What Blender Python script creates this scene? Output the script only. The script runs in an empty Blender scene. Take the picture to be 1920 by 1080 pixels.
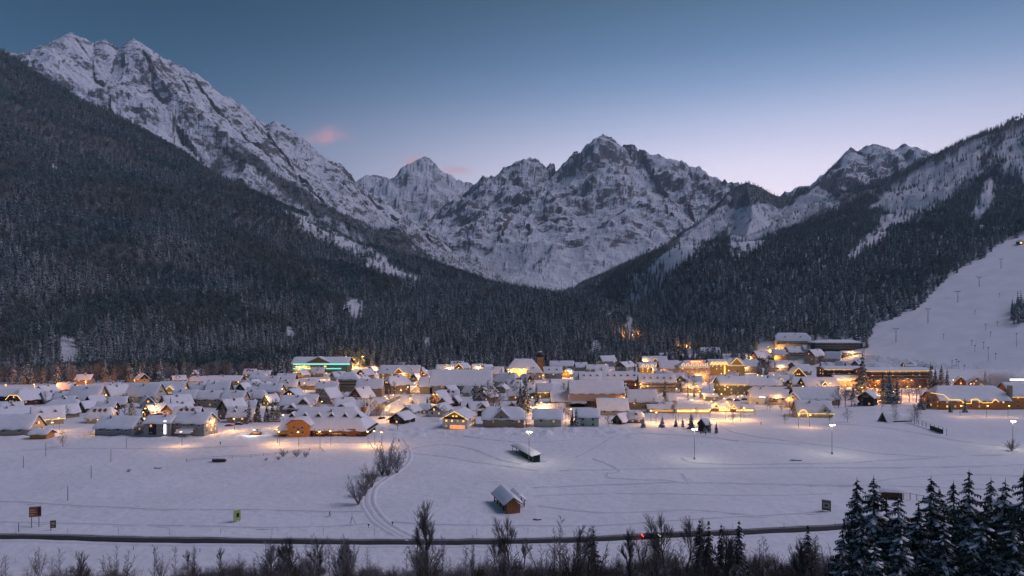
import bpy, math, random
import numpy as np
from mathutils import Vector, Matrix

# ---------------------------------------------------------------- camera, sky, sun, exposure
sc = bpy.context.scene
CAMZ, F = 57.0, 1280.0            # metres above the valley floor; focal length in photo pixels (1920 wide)
HOR = 600.0                       # horizon row in the photo
cam = bpy.data.objects.new('camera', bpy.data.cameras.new('camera'))
sc.collection.objects.link(cam)
cam.location = (0, 0, CAMZ)
cam.rotation_euler = (math.radians(90), 0, 0)
cam.data.sensor_width = 36
cam.data.lens = 36 * F / 1920
cam.data.shift_y = 60 / 1920
cam.data.clip_start = 1
cam.data.clip_end = 40000
sc.camera = cam

SUN_AZ, SUN_EL = math.radians(84), math.radians(48)      # azimuth from +Y towards +X
world = bpy.data.worlds.new('World'); sc.world = world; world.use_nodes = True
def build_world():
    nt = world.node_tree; nt.nodes.clear(); N = nt.nodes.new; L = nt.links.new
    out = N('ShaderNodeOutputWorld'); bg = N('ShaderNodeBackground'); L(bg.outputs[0], out.inputs[0])
    tc = N('ShaderNodeTexCoord'); nrm = N('ShaderNodeVectorMath'); nrm.operation = 'NORMALIZE'
    L(tc.outputs['Generated'], nrm.inputs[0])
    sep = N('ShaderNodeSeparateXYZ'); L(nrm.outputs[0], sep.inputs[0])
    def math_(op, a, b=None, c=None, clamp=False):
        n = N('ShaderNodeMath'); n.operation = op; n.use_clamp = clamp
        for i, v in enumerate((a, b, c)):
            if v is None: continue
            if isinstance(v, (int, float)): n.inputs[i].default_value = v
            else: L(v, n.inputs[i])
        return n.outputs[0]
    # elevation ramp of the dusk sky
    el = math_('ARCSINE', sep.outputs[2])
    t = math_('DIVIDE', el, math.radians(60), clamp=True)
    def ramp(stops):
        r = N('ShaderNodeValToRGB'); r.color_ramp.interpolation = 'B_SPLINE'
        e = r.color_ramp.elements
        while len(e) < len(stops): e.new(0.5)
        for i, (p, c) in enumerate(stops): e[i].position = p; e[i].color = (*[v * .5 for v in c], 1)
        L(t, r.inputs[0]); return r.outputs[0]
    side = ramp([(0, (.24, .31, .52)), (.16, (.135, .25, .45)), (.28, (.030, .106, .212)), (.42, (.004, .042, .078)), (1, (.008, .032, .070))])
    glow = ramp([(0, (1.45, 1.2, 1.35)), (.15, (1.42, 1.24, 1.42)), (.205, (1.20, 1.12, 1.38)), (.255, (.76, .82, 1.14)), (.30, (.40, .56, .88)), (.355, (.19, .33, .60)), (.42, (.14, .26, .40)), (1, (.02, .05, .10))])
    # how near a direction is to the afterglow, which stands behind the ridge on the right
    az = math.radians(22)
    dot = N('ShaderNodeVectorMath'); dot.operation = 'DOT_PRODUCT'; L(nrm.outputs[0], dot.inputs[0])
    dot.inputs[1].default_value = (math.sin(az), math.cos(az), 0)
    g0 = N('ShaderNodeMapRange'); g0.inputs['From Min'].default_value = .5; g0.inputs['From Max'].default_value = 1.0
    L(dot.outputs['Value'], g0.inputs['Value']); g = N('ShaderNodeMath'); g.operation = 'POWER'; g.inputs[1].default_value = 2.4; L(g0.outputs[0], g.inputs[0])
    mix = N('ShaderNodeMix'); mix.data_type = 'RGBA'; L(g.outputs[0], mix.inputs[0]); L(side, mix.inputs[6]); L(glow, mix.inputs[7])
    # small pink clouds
    noise = N('ShaderNodeTexNoise'); noise.inputs['Scale'].default_value = 26; noise.inputs['Detail'].default_value = 5
    mp = N('ShaderNodeMapping'); mp.inputs['Scale'].default_value = (1, 1, 1.5); L(nrm.outputs[0], mp.inputs[0]); L(mp.outputs[0], noise.inputs[0])
    tot = None
    for (px, py, sx, sy, a) in CLOUDS:
        d = Vector(((px - 960) / F, 1, (HOR - py) / F)); d.normalize()
        right = Vector((d.y, -d.x, 0)).normalized(); up = right.cross(d)
        def dp(v, s):
            n = N('ShaderNodeVectorMath'); n.operation = 'DOT_PRODUCT'; L(nrm.outputs[0], n.inputs[0]); n.inputs[1].default_value = v
            return math_('DIVIDE', math_('SUBTRACT', n.outputs['Value'], v.dot(d)), s / F)
        u, v = dp(right, sx), dp(up, sy)
        r2 = math_('ADD', math_('MULTIPLY', u, u), math_('MULTIPLY', v, v))
        front = math_('GREATER_THAN', sep.outputs[1], 0.0)
        b = math_('MULTIPLY', math_('MULTIPLY', math_('EXPONENT', math_('MULTIPLY', r2, -1)), a), front)
        tot = b if tot is None else math_('ADD', tot, b)
    m = N('ShaderNodeMapRange'); m.inputs['From Min'].default_value = .34; m.inputs['From Max'].default_value = .62; L(noise.outputs[0], m.inputs[0])
    cm = math_('MULTIPLY', tot, m.outputs[0], clamp=True)
    mix2 = N('ShaderNodeMix'); mix2.data_type = 'RGBA'; L(cm, mix2.inputs[0]); L(mix.outputs[2], mix2.inputs[6]); mix2.inputs[7].default_value = (.36, .20, .24, 1)
    L(mix2.outputs[2], bg.inputs[0]); bg.inputs[1].default_value = 2.0
CLOUDS = [(622, 254, 26, 13, .75), (590, 262, 26, 9, .5), (852, 319, 28, 7, .9), (775, 305, 16, 10, .8), (740, 322, 22, 8, .35), (1122, 262, 10, 5, .3)]
build_world()

sd = bpy.data.lights.new('sun', 'SUN'); sun = bpy.data.objects.new('sun', sd); sc.collection.objects.link(sun)
sd.energy = 1.5; sd.angle = math.radians(32); sd.color = (.93, .81, 1.04)
sdir = Vector((math.sin(SUN_AZ) * math.cos(SUN_EL), math.cos(SUN_AZ) * math.cos(SUN_EL), math.sin(SUN_EL)))
sun.rotation_euler = sdir.to_track_quat('Z', 'Y').to_euler()
vs = sc.view_settings
vs.view_transform = 'Standard'; vs.look = 'None'; vs.exposure = 0; vs.gamma = 1; vs.use_curve_mapping = False
sc.render.engine = 'CYCLES'
cy = sc.cycles
cy.use_denoising = True; cy.max_bounces = 5; cy.diffuse_bounces = 2; cy.glossy_bounces = 1; cy.transparent_max_bounces = 6
cy.sample_clamp_indirect = 3; cy.volume_bounces = 0; cy.caustics_reflective = False; cy.caustics_refractive = False

# ---------------------------------------------------------------- helpers
R = random.Random(7)
COL = sc.collection
def tagged(o, label=None, cat=None, group=None, kind=None):
    if label: o['label'] = label
    if cat: o['category'] = cat
    if group: o['group'] = group
    if kind: o['kind'] = kind
    return o
def empty(name, loc, rz=0, sc_=1):
    o = bpy.data.objects.new(name, None); COL.objects.link(o)
    o.location = loc; o.rotation_euler = (0, 0, rz); o.scale = (sc_,) * 3; o.empty_display_size = .5
    return o
def link(name, me, parent=None, loc=None, rz=0, scale=None):
    o = bpy.data.objects.new(name, me); COL.objects.link(o)
    if parent: o.parent = parent
    if loc is not None: o.location = loc
    if rz: o.rotation_euler = (0, 0, rz)
    if scale is not None: o.scale = scale if hasattr(scale, '__len__') else (scale,) * 3
    return o
class MB:
    """collects boxes, prisms, tubes and quads for one mesh"""
    def __init__(s): s.v = []; s.f = []; s.m = []; s.mats = []
    def mi(s, mat):
        if mat not in s.mats: s.mats.append(mat)
        return s.mats.index(mat)
    def poly(s, pts, faces, mat):
        b = len(s.v); k = s.mi(mat)
        s.v += [tuple(p) for p in pts]
        for f in faces: s.f.append(tuple(b + i for i in f)); s.m.append(k)
        return s
    def box(s, x0, x1, y0, y1, z0, z1, mat):
        return s.poly([(x0, y0, z0), (x1, y0, z0), (x1, y1, z0), (x0, y1, z0), (x0, y0, z1), (x1, y0, z1), (x1, y1, z1), (x0, y1, z1)],
                      [(0, 3, 2, 1), (4, 5, 6, 7), (0, 1, 5, 4), (1, 2, 6, 5), (2, 3, 7, 6), (3, 0, 4, 7)], mat)
    def tube(s, a, b, r0, r1, mat, n=4, cap=False):
        a = Vector(a); b = Vector(b); d = (b - a)
        if d.length < 1e-6: return s
        d.normalize(); u = d.orthogonal().normalized(); w = d.cross(u)
        pts = []
        for c, r in ((a, r0), (b, r1)):
            for i in range(n):
                t = 2 * math.pi * i / n; pts.append(c + u * (r * math.cos(t)) + w * (r * math.sin(t)))
        fs = [(i, (i + 1) % n, n + (i + 1) % n, n + i) for i in range(n)]
        if cap: fs += [tuple(range(n - 1, -1, -1)), tuple(range(n, 2 * n))]
        return s.poly(pts, fs, mat)
    def path(s, pts, r, mat, n=4):
        for a, b in zip(pts, pts[1:]): s.tube(a, b, r, r, mat, n, True)
        return s
    def mesh(s, name, smooth=False):
        me = bpy.data.meshes.new(name); me.from_pydata(s.v, [], s.f)
        for m in s.mats: me.materials.append(m)
        me.polygons.foreach_set('material_index', s.m)
        if smooth: me.polygons.foreach_set('use_smooth', [True] * len(s.f))
        me.update(); return me
    def build(s, name, parent=None, smooth=False, **k): return link(name, s.mesh(name, smooth), parent, **k)

# numpy gradient noise
_rng = np.random.RandomState(11); _perm = _rng.permutation(512); _perm = np.concatenate([_perm, _perm, _perm])
_ga = _rng.rand(512) * 2 * np.pi; _gx, _gy = np.cos(_ga), np.sin(_ga)
def pn(x, y):
    x = np.asarray(x, float); y = np.asarray(y, float)
    xi = np.floor(x).astype(int); yi = np.floor(y).astype(int); xf = x - xi; yf = y - yi
    u = xf * xf * xf * (xf * (xf * 6 - 15) + 10); v = yf * yf * yf * (yf * (yf * 6 - 15) + 10)
    def g(ix, iy, fx, fy):
        h = _perm[(_perm[ix & 511] + iy) & 511]; return _gx[h] * fx + _gy[h] * fy
    a = g(xi, yi, xf, yf); b = g(xi + 1, yi, xf - 1, yf); c = g(xi, yi + 1, xf, yf - 1); d = g(xi + 1, yi + 1, xf - 1, yf - 1)
    return ((a + u * (b - a)) + v * ((c + u * (d - c)) - (a + u * (b - a)))) * 1.5
def fbm(x, y, o=4, g=.5):
    s = 0; a = 1; n = 0
    for i in range(o): s = s + a * pn(x + 17.3 * i, y - 9.1 * i); n += a; a *= g; x = x * 2.03; y = y * 2.03
    return s / n
def ridged(x, y, o=5, g=.5):
    s = 0; a = 1; n = 0; w = 1
    for i in range(o):
        v = (1 - np.abs(pn(x + 31.7 * i, y + 5.9 * i))) ** 2 * w
        w = np.clip(v * 1.6, 0, 1); s = s + a * v; n += a; a *= g; x = x * 2.07; y = y * 2.07
    return s / n
def sstep(a, b, x):
    t = np.clip((x - a) / (b - a), 0, 1); return t * t * (3 - 2 * t)

# ---------------------------------------------------------------- materials
def mat_new(name):
    m = bpy.data.materials.new(name); m.use_nodes = True; nt = m.node_tree
    b = nt.nodes['Principled BSDF']; b.inputs['Roughness'].default_value = .85
    b.inputs['Specular IOR Level'].default_value = .2
    return m, nt, b
def simple(name, col, rough=.8, var=.18, scale=1.5, metal=0, bump=0):
    m, nt, b = mat_new(name); N = nt.nodes.new; L = nt.links.new
    b.inputs['Roughness'].default_value = rough; b.inputs['Metallic'].default_value = metal
    tc = N('ShaderNodeTexCoord'); n = N('ShaderNodeTexNoise'); n.inputs['Scale'].default_value = scale; n.inputs['Detail'].default_value = 4
    L(tc.outputs['Object'], n.inputs[0])
    r = N('ShaderNodeMapRange'); r.inputs['To Min'].default_value = 1 - var * 1.6; r.inputs['To Max'].default_value = 1 + var * 1.6; L(n.outputs[0], r.inputs[0])
    mx = N('ShaderNodeVectorMath'); mx.operation = 'SCALE'; mx.inputs[0].default_value = col; L(r.outputs[0], mx.inputs['Scale'])
    L(mx.outputs[0], b.inputs['Base Color'])
    if bump:
        bp = N('ShaderNodeBump'); bp.inputs['Strength'].default_value = bump; bp.inputs['Distance'].default_value = .1; L(n.outputs[0], bp.inputs['Height']); L(bp.outputs[0], b.inputs['Normal'])
    return m
def wood(name, col, scale=(2.2, 2.2, 14)):
    """boards: horizontal grain and joints as fine relief"""
    m, nt, b = mat_new(name); N = nt.nodes.new; L = nt.links.new
    tc = N('ShaderNodeTexCoord'); mp = N('ShaderNodeMapping'); mp.inputs['Scale'].default_value = scale; L(tc.outputs['Object'], mp.inputs[0])
    n = N('ShaderNodeTexNoise'); n.inputs['Scale'].default_value = 1; n.inputs['Detail'].default_value = 3; L(mp.outputs[0], n.inputs[0])
    r = N('ShaderNodeMapRange'); r.inputs['To Min'].default_value = .45; r.inputs['To Max'].default_value = 1.5; L(n.outputs[0], r.inputs[0])
    mx = N('ShaderNodeVectorMath'); mx.operation = 'SCALE'; mx.inputs[0].default_value = col; L(r.outputs[0], mx.inputs['Scale'])
    L(mx.outputs[0], b.inputs['Base Color']); return m
def glow(name, col, strength, sample=False):
    m, nt, b = mat_new(name)
    b.inputs['Base Color'].default_value = (.6, .5, .3, 1)
    b.inputs['Emission Color'].default_value = (*col, 1); b.inputs['Emission Strength'].default_value = strength
    m.cycles.emission_sampling = 'AUTO' if sample else 'NONE'
    return m
def snow_mat(name, col=(.80, .80, .84), bump=.8, scale=.35, dirt=0):
    m, nt, b = mat_new(name); N = nt.nodes.new; L = nt.links.new
    b.inputs['Roughness'].default_value = .75
    geo = N('ShaderNodeNewGeometry')
    n = N('ShaderNodeTexNoise'); n.inputs['Scale'].default_value = scale; n.inputs['Detail'].default_value = 6; n.inputs['Roughness'].default_value = .6
    L(geo.outputs['Position'], n.inputs[0])
    nb = N('ShaderNodeTexNoise'); nb.inputs['Scale'].default_value = .035; nb.inputs['Detail'].default_value = 5; L(geo.outputs['Position'], nb.inputs[0])
    av = N('ShaderNodeMath'); av.operation = 'MULTIPLY_ADD'; av.inputs[1].default_value = .5; L(n.outputs[0], av.inputs[0]); hb_ = N('ShaderNodeMath'); hb_.operation = 'MULTIPLY'; hb_.inputs[1].default_value = .5; L(nb.outputs[0], hb_.inputs[0]); L(hb_.outputs[0], av.inputs[2])
    r = N('ShaderNodeMapRange'); r.inputs['From Min'].default_value = .3; r.inputs['From Max'].default_value = .7; r.inputs['To Min'].default_value = .86; r.inputs['To Max'].default_value = 1.06; L(av.outputs[0], r.inputs[0])
    mx = N('ShaderNodeVectorMath'); mx.operation = 'SCALE'; mx.inputs[0].default_value = col; L(r.outputs[0], mx.inputs['Scale'])
    L(mx.outputs[0], b.inputs['Base Color'])
    bp = N('ShaderNodeBump'); bp.inputs['Strength'].default_value = bump; bp.inputs['Distance'].default_value = .6; L(n.outputs[0], bp.inputs['Height']); L(bp.outputs[0], b.inputs['Normal'])
    return m
M = {}
M['snow'] = snow_mat('snow')
M['roofsnow'] = snow_mat('roof_snow', (.82, .81, .84), .35, .5)
M['track'] = snow_mat('packed_snow', (.60, .60, .65), .6, 1.2)
M['dark'] = simple('dark_roof', (.045, .038, .035))
M['tile'] = simple('red_tile', (.20, .075, .05), scale=4)
for k, c in dict(cream=(.52, .46, .34), beige=(.40, .34, .26), grey=(.34, .33, .31), white=(.66, .64, .58), ochre=(.46, .31, .13), pink=(.50, .36, .29),
                 orange=(.56, .23, .065), yellow=(.58, .40, .14), olive=(.20, .20, .13), tan=(.34, .26, .17), green_pale=(.42, .48, .38), concrete=(.26, .26, .26)).items():
    M[k] = simple('plaster_' + k, c, var=.12, scale=.6, bump=.1)
for k, c in dict(brown=(.105, .055, .030), dbrown=(.045, .028, .020), redbrown=(.21, .065, .035), orangewood=(.34, .14, .05), greenwood=(.025, .12, .085), dgreen=(.018, .042, .034), greywood=(.16, .14, .12), blackwood=(.02, .02, .02)).items():
    M[k] = wood('wood_' + k, c)
M['glass'] = simple('window_glass', (.035, .04, .05), .15, .3); M['frame'] = simple('window_frame', (.45, .42, .36), .6)
M['glassdark'] = simple('dark_pane', (.02, .022, .026), .15, .3)
M['lit'] = glow('lit_window', (1.0, .50, .12), 1.7)
M['litred'] = glow('lit_red_window', (1.0, .30, .10), 1.1)
M['litdim'] = glow('dim_lit_window', (1.0, .50, .16), .5)
M['string'] = glow('warm_light_string', (1.0, .58, .09), 2.0)
M['strong'] = glow('floodlit_strip', (1.0, .58, .18), 2.2)
M['redsign'] = glow('red_sign', (1.0, .03, .015), 1.8)
M['whitelit'] = glow('white_light', (1.0, .93, 1.0), 2.6)
M['teal'] = glow('teal_light', (.12, .95, .80), 1.1)
M['lamp'] = glow('lamp_warm', (1.0, .60, .16), 9)
M['lampo'] = glow('lamp_orange', (1.0, .38, .06), 9)
M['lampw'] = glow('lamp_white', (1.0, .93, .62), 14)
M['red'] = glow('tail_light', (1.0, .05, .03), 5)
M['metal'] = simple('dark_metal', (.06, .06, .065), .5, metal=.5)
M['galv'] = simple('galvanised_metal', (.20, .21, .22), .45, metal=.6)
M['asphalt'] = simple('asphalt', (.045, .045, .045), .8, .25, .8, bump=.2)
M['slush'] = simple('slush', (.20, .20, .205), .7, .4, .6, bump=.3)
M['verge'] = simple('verge_grass', (.030, .032, .020), .95, .5, .9, bump=.4)
M['bark'] = simple('bark', (.075, .060, .050), .95, .3, 3)
M['barkw'] = simple('frosted_bark', (.17, .15, .15), .95, .3, 3)
M['twig'] = simple('twig', (.13, .108, .10), .95, .2, 3)
M['twigfrost'] = simple('frosted_twig', (.30, .28, .29), .95, .2, 3)
M['twigbrown'] = simple('brown_twig', (.19, .145, .115), .95, .2, 3)

def foliage(name, green, snow_lo, snow_hi, brightness=1.0, scale=.9):
    """needles or twigs with snow where the surface looks up, in patches"""
    m, nt, b = mat_new(name); N = nt.nodes.new; L = nt.links.new
    geo = N('ShaderNodeNewGeometry'); sep = N('ShaderNodeSeparateXYZ'); L(geo.outputs['Normal'], sep.inputs[0])
    n = N('ShaderNodeTexNoise'); n.inputs['Scale'].default_value = scale; n.inputs['Detail'].default_value = 3; L(geo.outputs['Position'], n.inputs[0])
    a = N('ShaderNodeMath'); a.operation = 'MULTIPLY_ADD'; a.inputs[1].default_value = 1.6; L(n.outputs[0], a.inputs[0]); L(sep.outputs[2], a.inputs[2])
    r = N('ShaderNodeMapRange'); r.interpolation_type = 'SMOOTHSTEP'; r.inputs['From Min'].default_value = snow_lo; r.inputs['From Max'].default_value = snow_hi; L(a.outputs[0], r.inputs[0])
    oi = N('ShaderNodeObjectInfo'); rr = N('ShaderNodeMapRange'); rr.inputs['To Min'].default_value = .55; rr.inputs['To Max'].default_value = 1.5; L(oi.outputs['Random'], rr.inputs[0])
    sc1 = N('ShaderNodeVectorMath'); sc1.operation = 'SCALE'; sc1.inputs[0].default_value = green; L(rr.outputs[0], sc1.inputs['Scale'])
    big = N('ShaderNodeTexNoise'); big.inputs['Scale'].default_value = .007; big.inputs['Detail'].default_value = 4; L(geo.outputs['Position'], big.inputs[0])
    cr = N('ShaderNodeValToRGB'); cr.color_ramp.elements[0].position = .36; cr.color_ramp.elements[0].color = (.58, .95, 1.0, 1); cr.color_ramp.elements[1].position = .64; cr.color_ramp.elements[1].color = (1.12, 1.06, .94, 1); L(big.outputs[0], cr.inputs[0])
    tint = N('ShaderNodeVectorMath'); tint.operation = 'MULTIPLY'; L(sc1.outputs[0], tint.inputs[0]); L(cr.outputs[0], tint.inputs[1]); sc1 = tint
    mx = N('ShaderNodeMix'); mx.data_type = 'RGBA'; L(r.outputs[0], mx.inputs[0]); L(sc1.outputs[0], mx.inputs[6]); s = .62 * brightness
    mx.inputs[7].default_value = (s, s, s * 1.04, 1)
    L(mx.outputs[2], b.inputs['Base Color']); return m
M['needle'] = foliage('spruce_needles', (.020, .034, .022), 1.15, 1.75)
M['needle_near'] = foliage('spruce_needles_near', (.019, .028, .020), 1.57, 1.88, .75, 1.3)
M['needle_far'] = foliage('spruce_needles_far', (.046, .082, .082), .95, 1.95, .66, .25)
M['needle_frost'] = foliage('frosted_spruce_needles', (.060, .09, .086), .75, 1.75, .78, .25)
M['frosted'] = foliage('frosted_twigs', (.150, .165, .165), .85, 1.95, .66, .25)
# ---------------------------------------------------------------- terrain: ridges in world space
def W3(px, py, Y):                # a photo pixel at a chosen depth -> a point of the place
    return ((px - 960) / F * Y, Y, CAMZ + (HOR - py) / F * Y)
RIDGES = {
 'A': (1.22, [(-420, -130, 1800, 1500), (-150, 0, 1900, 1600), (0, 90, 2000, 1650), (90, 148, 2060, 1650), (180, 212, 2120, 1650), (300, 288, 2200, 1600), (430, 372, 2280, 1600), (560, 440, 2350, 1500), (700, 492, 2400, 1500), (790, 527, 2350, 1400), (870, 545, 2100, 1200)]),
 'G': (1.0, [(520, 520, 1750, 900), (660, 520, 1720, 900), (780, 522, 1680, 860), (870, 524, 1600, 800), (950, 535, 1520, 720), (1020, 550, 1450, 620), (1070, 564, 1400, 560), (1110, 586, 1350, 480), (1150, 600, 1320, 400)]),
 'B': (1.25, [(-300, -60, 3000, 1900), (-120, 60, 3150, 1900), (0, 96, 3250, 1900), (40, 100, 3280, 1900), (78, 112, 3300, 1900), (100, 86, 3380, 1900), (112, 74, 3400, 1900), (133, 58, 3420, 2000), (152, 66, 3440, 1900), (175, 81, 3480, 1900), (197, 72, 3500, 1900), (213, 86, 3520, 1900), (230, 92, 3540, 1900), (240, 78, 3550, 1900), (250, 73, 3560, 1900), (270, 84, 3580, 1900), (300, 103, 3620, 1900), (322, 114, 3650, 1900), (345, 124, 3680, 1900), (353, 138, 3700, 1850), (368, 134, 3720, 1850), (383, 155, 3740, 1850), (391, 174, 3760, 1850), (417, 184, 3780, 1800), (441, 204, 3800, 1750), (453, 197, 3820, 1750), (468, 214, 3850, 1750), (500, 234, 3880, 1700), (517, 223, 3900, 1700), (541, 238, 3920, 1700), (567, 260, 3940, 1650), (587, 283, 3950, 1600), (607, 316, 3950, 1600), (640, 338, 3940, 1500), (665, 350, 3930, 1450), (700, 382, 3900, 1400), (740, 420, 3850, 1300), (780, 456, 3780, 1200), (820, 495, 3700, 1100), (860, 524, 3600, 1000)]),
 'C': (1.3, [(560, 372, 8200, 3300), (653, 344, 8100, 3300), (673, 347, 8050, 3300), (688, 327, 8000, 3300), (708, 328, 8000, 3300), (730, 335, 8000, 3300), (753, 331, 8000, 3300), (768, 317, 8000, 3300), (782, 304, 8000, 3300), (795, 293, 8000, 3400), (803, 294, 8000, 3400), (817, 306, 8000, 3300), (826, 322, 8000, 3300), (836, 336, 8000, 3300), (846, 342, 8000, 3200), (856, 339, 8000, 3200), (867, 346, 8000, 3200), (879, 341, 8000, 3200), (893, 347, 8000, 3200), (905, 360, 8000, 3200), (918, 371, 8000, 3200), (1000, 400, 8000, 3200)]),
 'D': (1.42, [(905, 385, 6700, 3000), (926, 362, 6650, 3100), (938, 336, 6600, 3100), (956, 313, 6550, 3200), (975, 303, 6500, 3200), (993, 296, 6500, 3200), (1008, 297, 6500, 3200), (1023, 310, 6500, 3200), (1032, 304, 6500, 3200), (1041, 309, 6500, 3200), (1067, 296, 6500, 3200), (1079, 283, 6500, 3300), (1090, 289, 6500, 3300), (1100, 280, 6500, 3300), (1112, 279, 6500, 3300), (1119, 260, 6500, 3400), (1130, 253, 6500, 3400), (1146, 257, 6500, 3400), (1163, 271, 6500, 3300), (1186, 271, 6450, 3300), (1206, 280, 6400, 3300), (1228, 282, 6350, 3200), (1246, 296, 6300, 3200), (1280, 310, 6200, 3100), (1310, 311, 6150, 3000), (1336, 334, 6050, 2900), (1363, 350, 6000, 2800), (1420, 385, 5900, 2600), (1500, 400, 5800, 2500)]),
 'E': (1.2, [(1480, 380, 5200, 1900), (1536, 334, 5200, 1900), (1557, 322, 5200, 2000), (1574, 293, 5200, 2000), (1595, 275, 5200, 2100), (1608, 284, 5200, 2100), (1625, 273, 5200, 2100), (1655, 272, 5200, 2100), (1675, 287, 5200, 2100), (1694, 269, 5200, 2100), (1716, 275, 5200, 2100), (1742, 287, 5200, 2100), (1800, 320, 5200, 2000)]),
 'F': (1.9, [(1062, 552, 2900, 700), (1120, 522, 3000, 800), (1200, 474, 3150, 1000), (1290, 436, 3300, 1250), (1340, 392, 3450, 1400), (1376, 346, 3600, 1500), (1399, 337, 3600, 1500), (1425, 346, 3600, 1500), (1455, 363, 3550, 1600), (1475, 367, 3550, 1700), (1510, 357, 3550, 1900), (1536, 336, 3550, 2000), (1570, 329, 3550, 2100), (1592, 334, 3500, 2200), (1613, 339, 3400, 2200), (1637, 353, 3300, 2300)]),
 'H': (1.85, [(1637, 352, 3350, 3000), (1677, 329, 3250, 3000), (1719, 303, 3150, 3000), (1750, 290, 3080, 3000), (1783, 273, 3000, 3000), (1826, 252, 2920, 3000), (1869, 235, 2850, 3000), (1895, 222, 2800, 3000), (1920, 211, 2750, 3000), (2000, 180, 2650, 2900), (2150, 150, 2500, 2800), (2350, 120, 2400, 2700)]),
 # spurs that come down the faces towards the valley
 'D1': (1.3, [(1130, 262, 6450, 1700), (1110, 330, 6000, 1500), (1075, 400, 5400, 1200), (1040, 470, 4800, 900), (1010, 520, 4300, 600)]),
 'D2': (1.3, [(1000, 302, 6480, 1500), (985, 350, 6100, 1200), (960, 420, 5500, 1000), (905, 475, 4900, 800), (880, 505, 4500, 600)]),
 'D3': (1.3, [(1228, 290, 6300, 1500), (1215, 360, 5800, 1300), (1180, 430, 5200, 1000), (1150, 490, 4600, 800), (1100, 530, 4200, 500)]),
 'B1': (1.2, [(250, 80, 3560, 1200), (330, 180, 3250, 900), (450, 265, 3100, 800), (560, 345, 3050, 700), (640, 402, 3000, 600), (740, 462, 2950, 500), (810, 512, 2900, 400)]),
 'F1': (1.3, [(1402, 345, 3560, 900), (1412, 400, 3250, 900), (1390, 460, 2900, 900), (1340, 520, 2500, 800), (1290, 565, 2100, 700), (1240, 590, 1700, 600)]),
 'F2': (1.1, [(1570, 331, 3520, 1500), (1560, 400, 3150, 1200), (1540, 470, 2700, 1000), (1500, 540, 2200, 800), (1470, 590, 1800, 600)]),
 'H1': (1.1, [(1750, 291, 3060, 1300), (1720, 360, 2700, 1200), (1690, 440, 2300, 900), (1650, 520, 1800, 700)]),
}
RN = list(RIDGES)
AMP = dict(A=1.0, G=.5, B=3.6, C=4.6, D=6.8, E=4.2, F=2.0, H=2.2, D1=6.5, D2=6.5, D3=6.5, B1=3.0, F1=2.0, F2=2.0, H1=2.2)
KIND = dict(A=0, G=0, B=1, C=2, D=2, E=2, F=3, H=3, D1=2, D2=2, D3=2, B1=1, F1=3, F2=3, H1=3)
def edgeY(x, y):
    """distance at which the valley floor ends, by bearing"""
    b = 960 + F * x / np.maximum(y, 1)
    return np.interp(b, [-300, 0, 250, 450, 600, 700, 900, 1100, 1250, 1500, 1640, 1900, 2300], [575, 585, 605, 655, 700, 735, 790, 830, 860, 820, 730, 700, 690])
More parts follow.
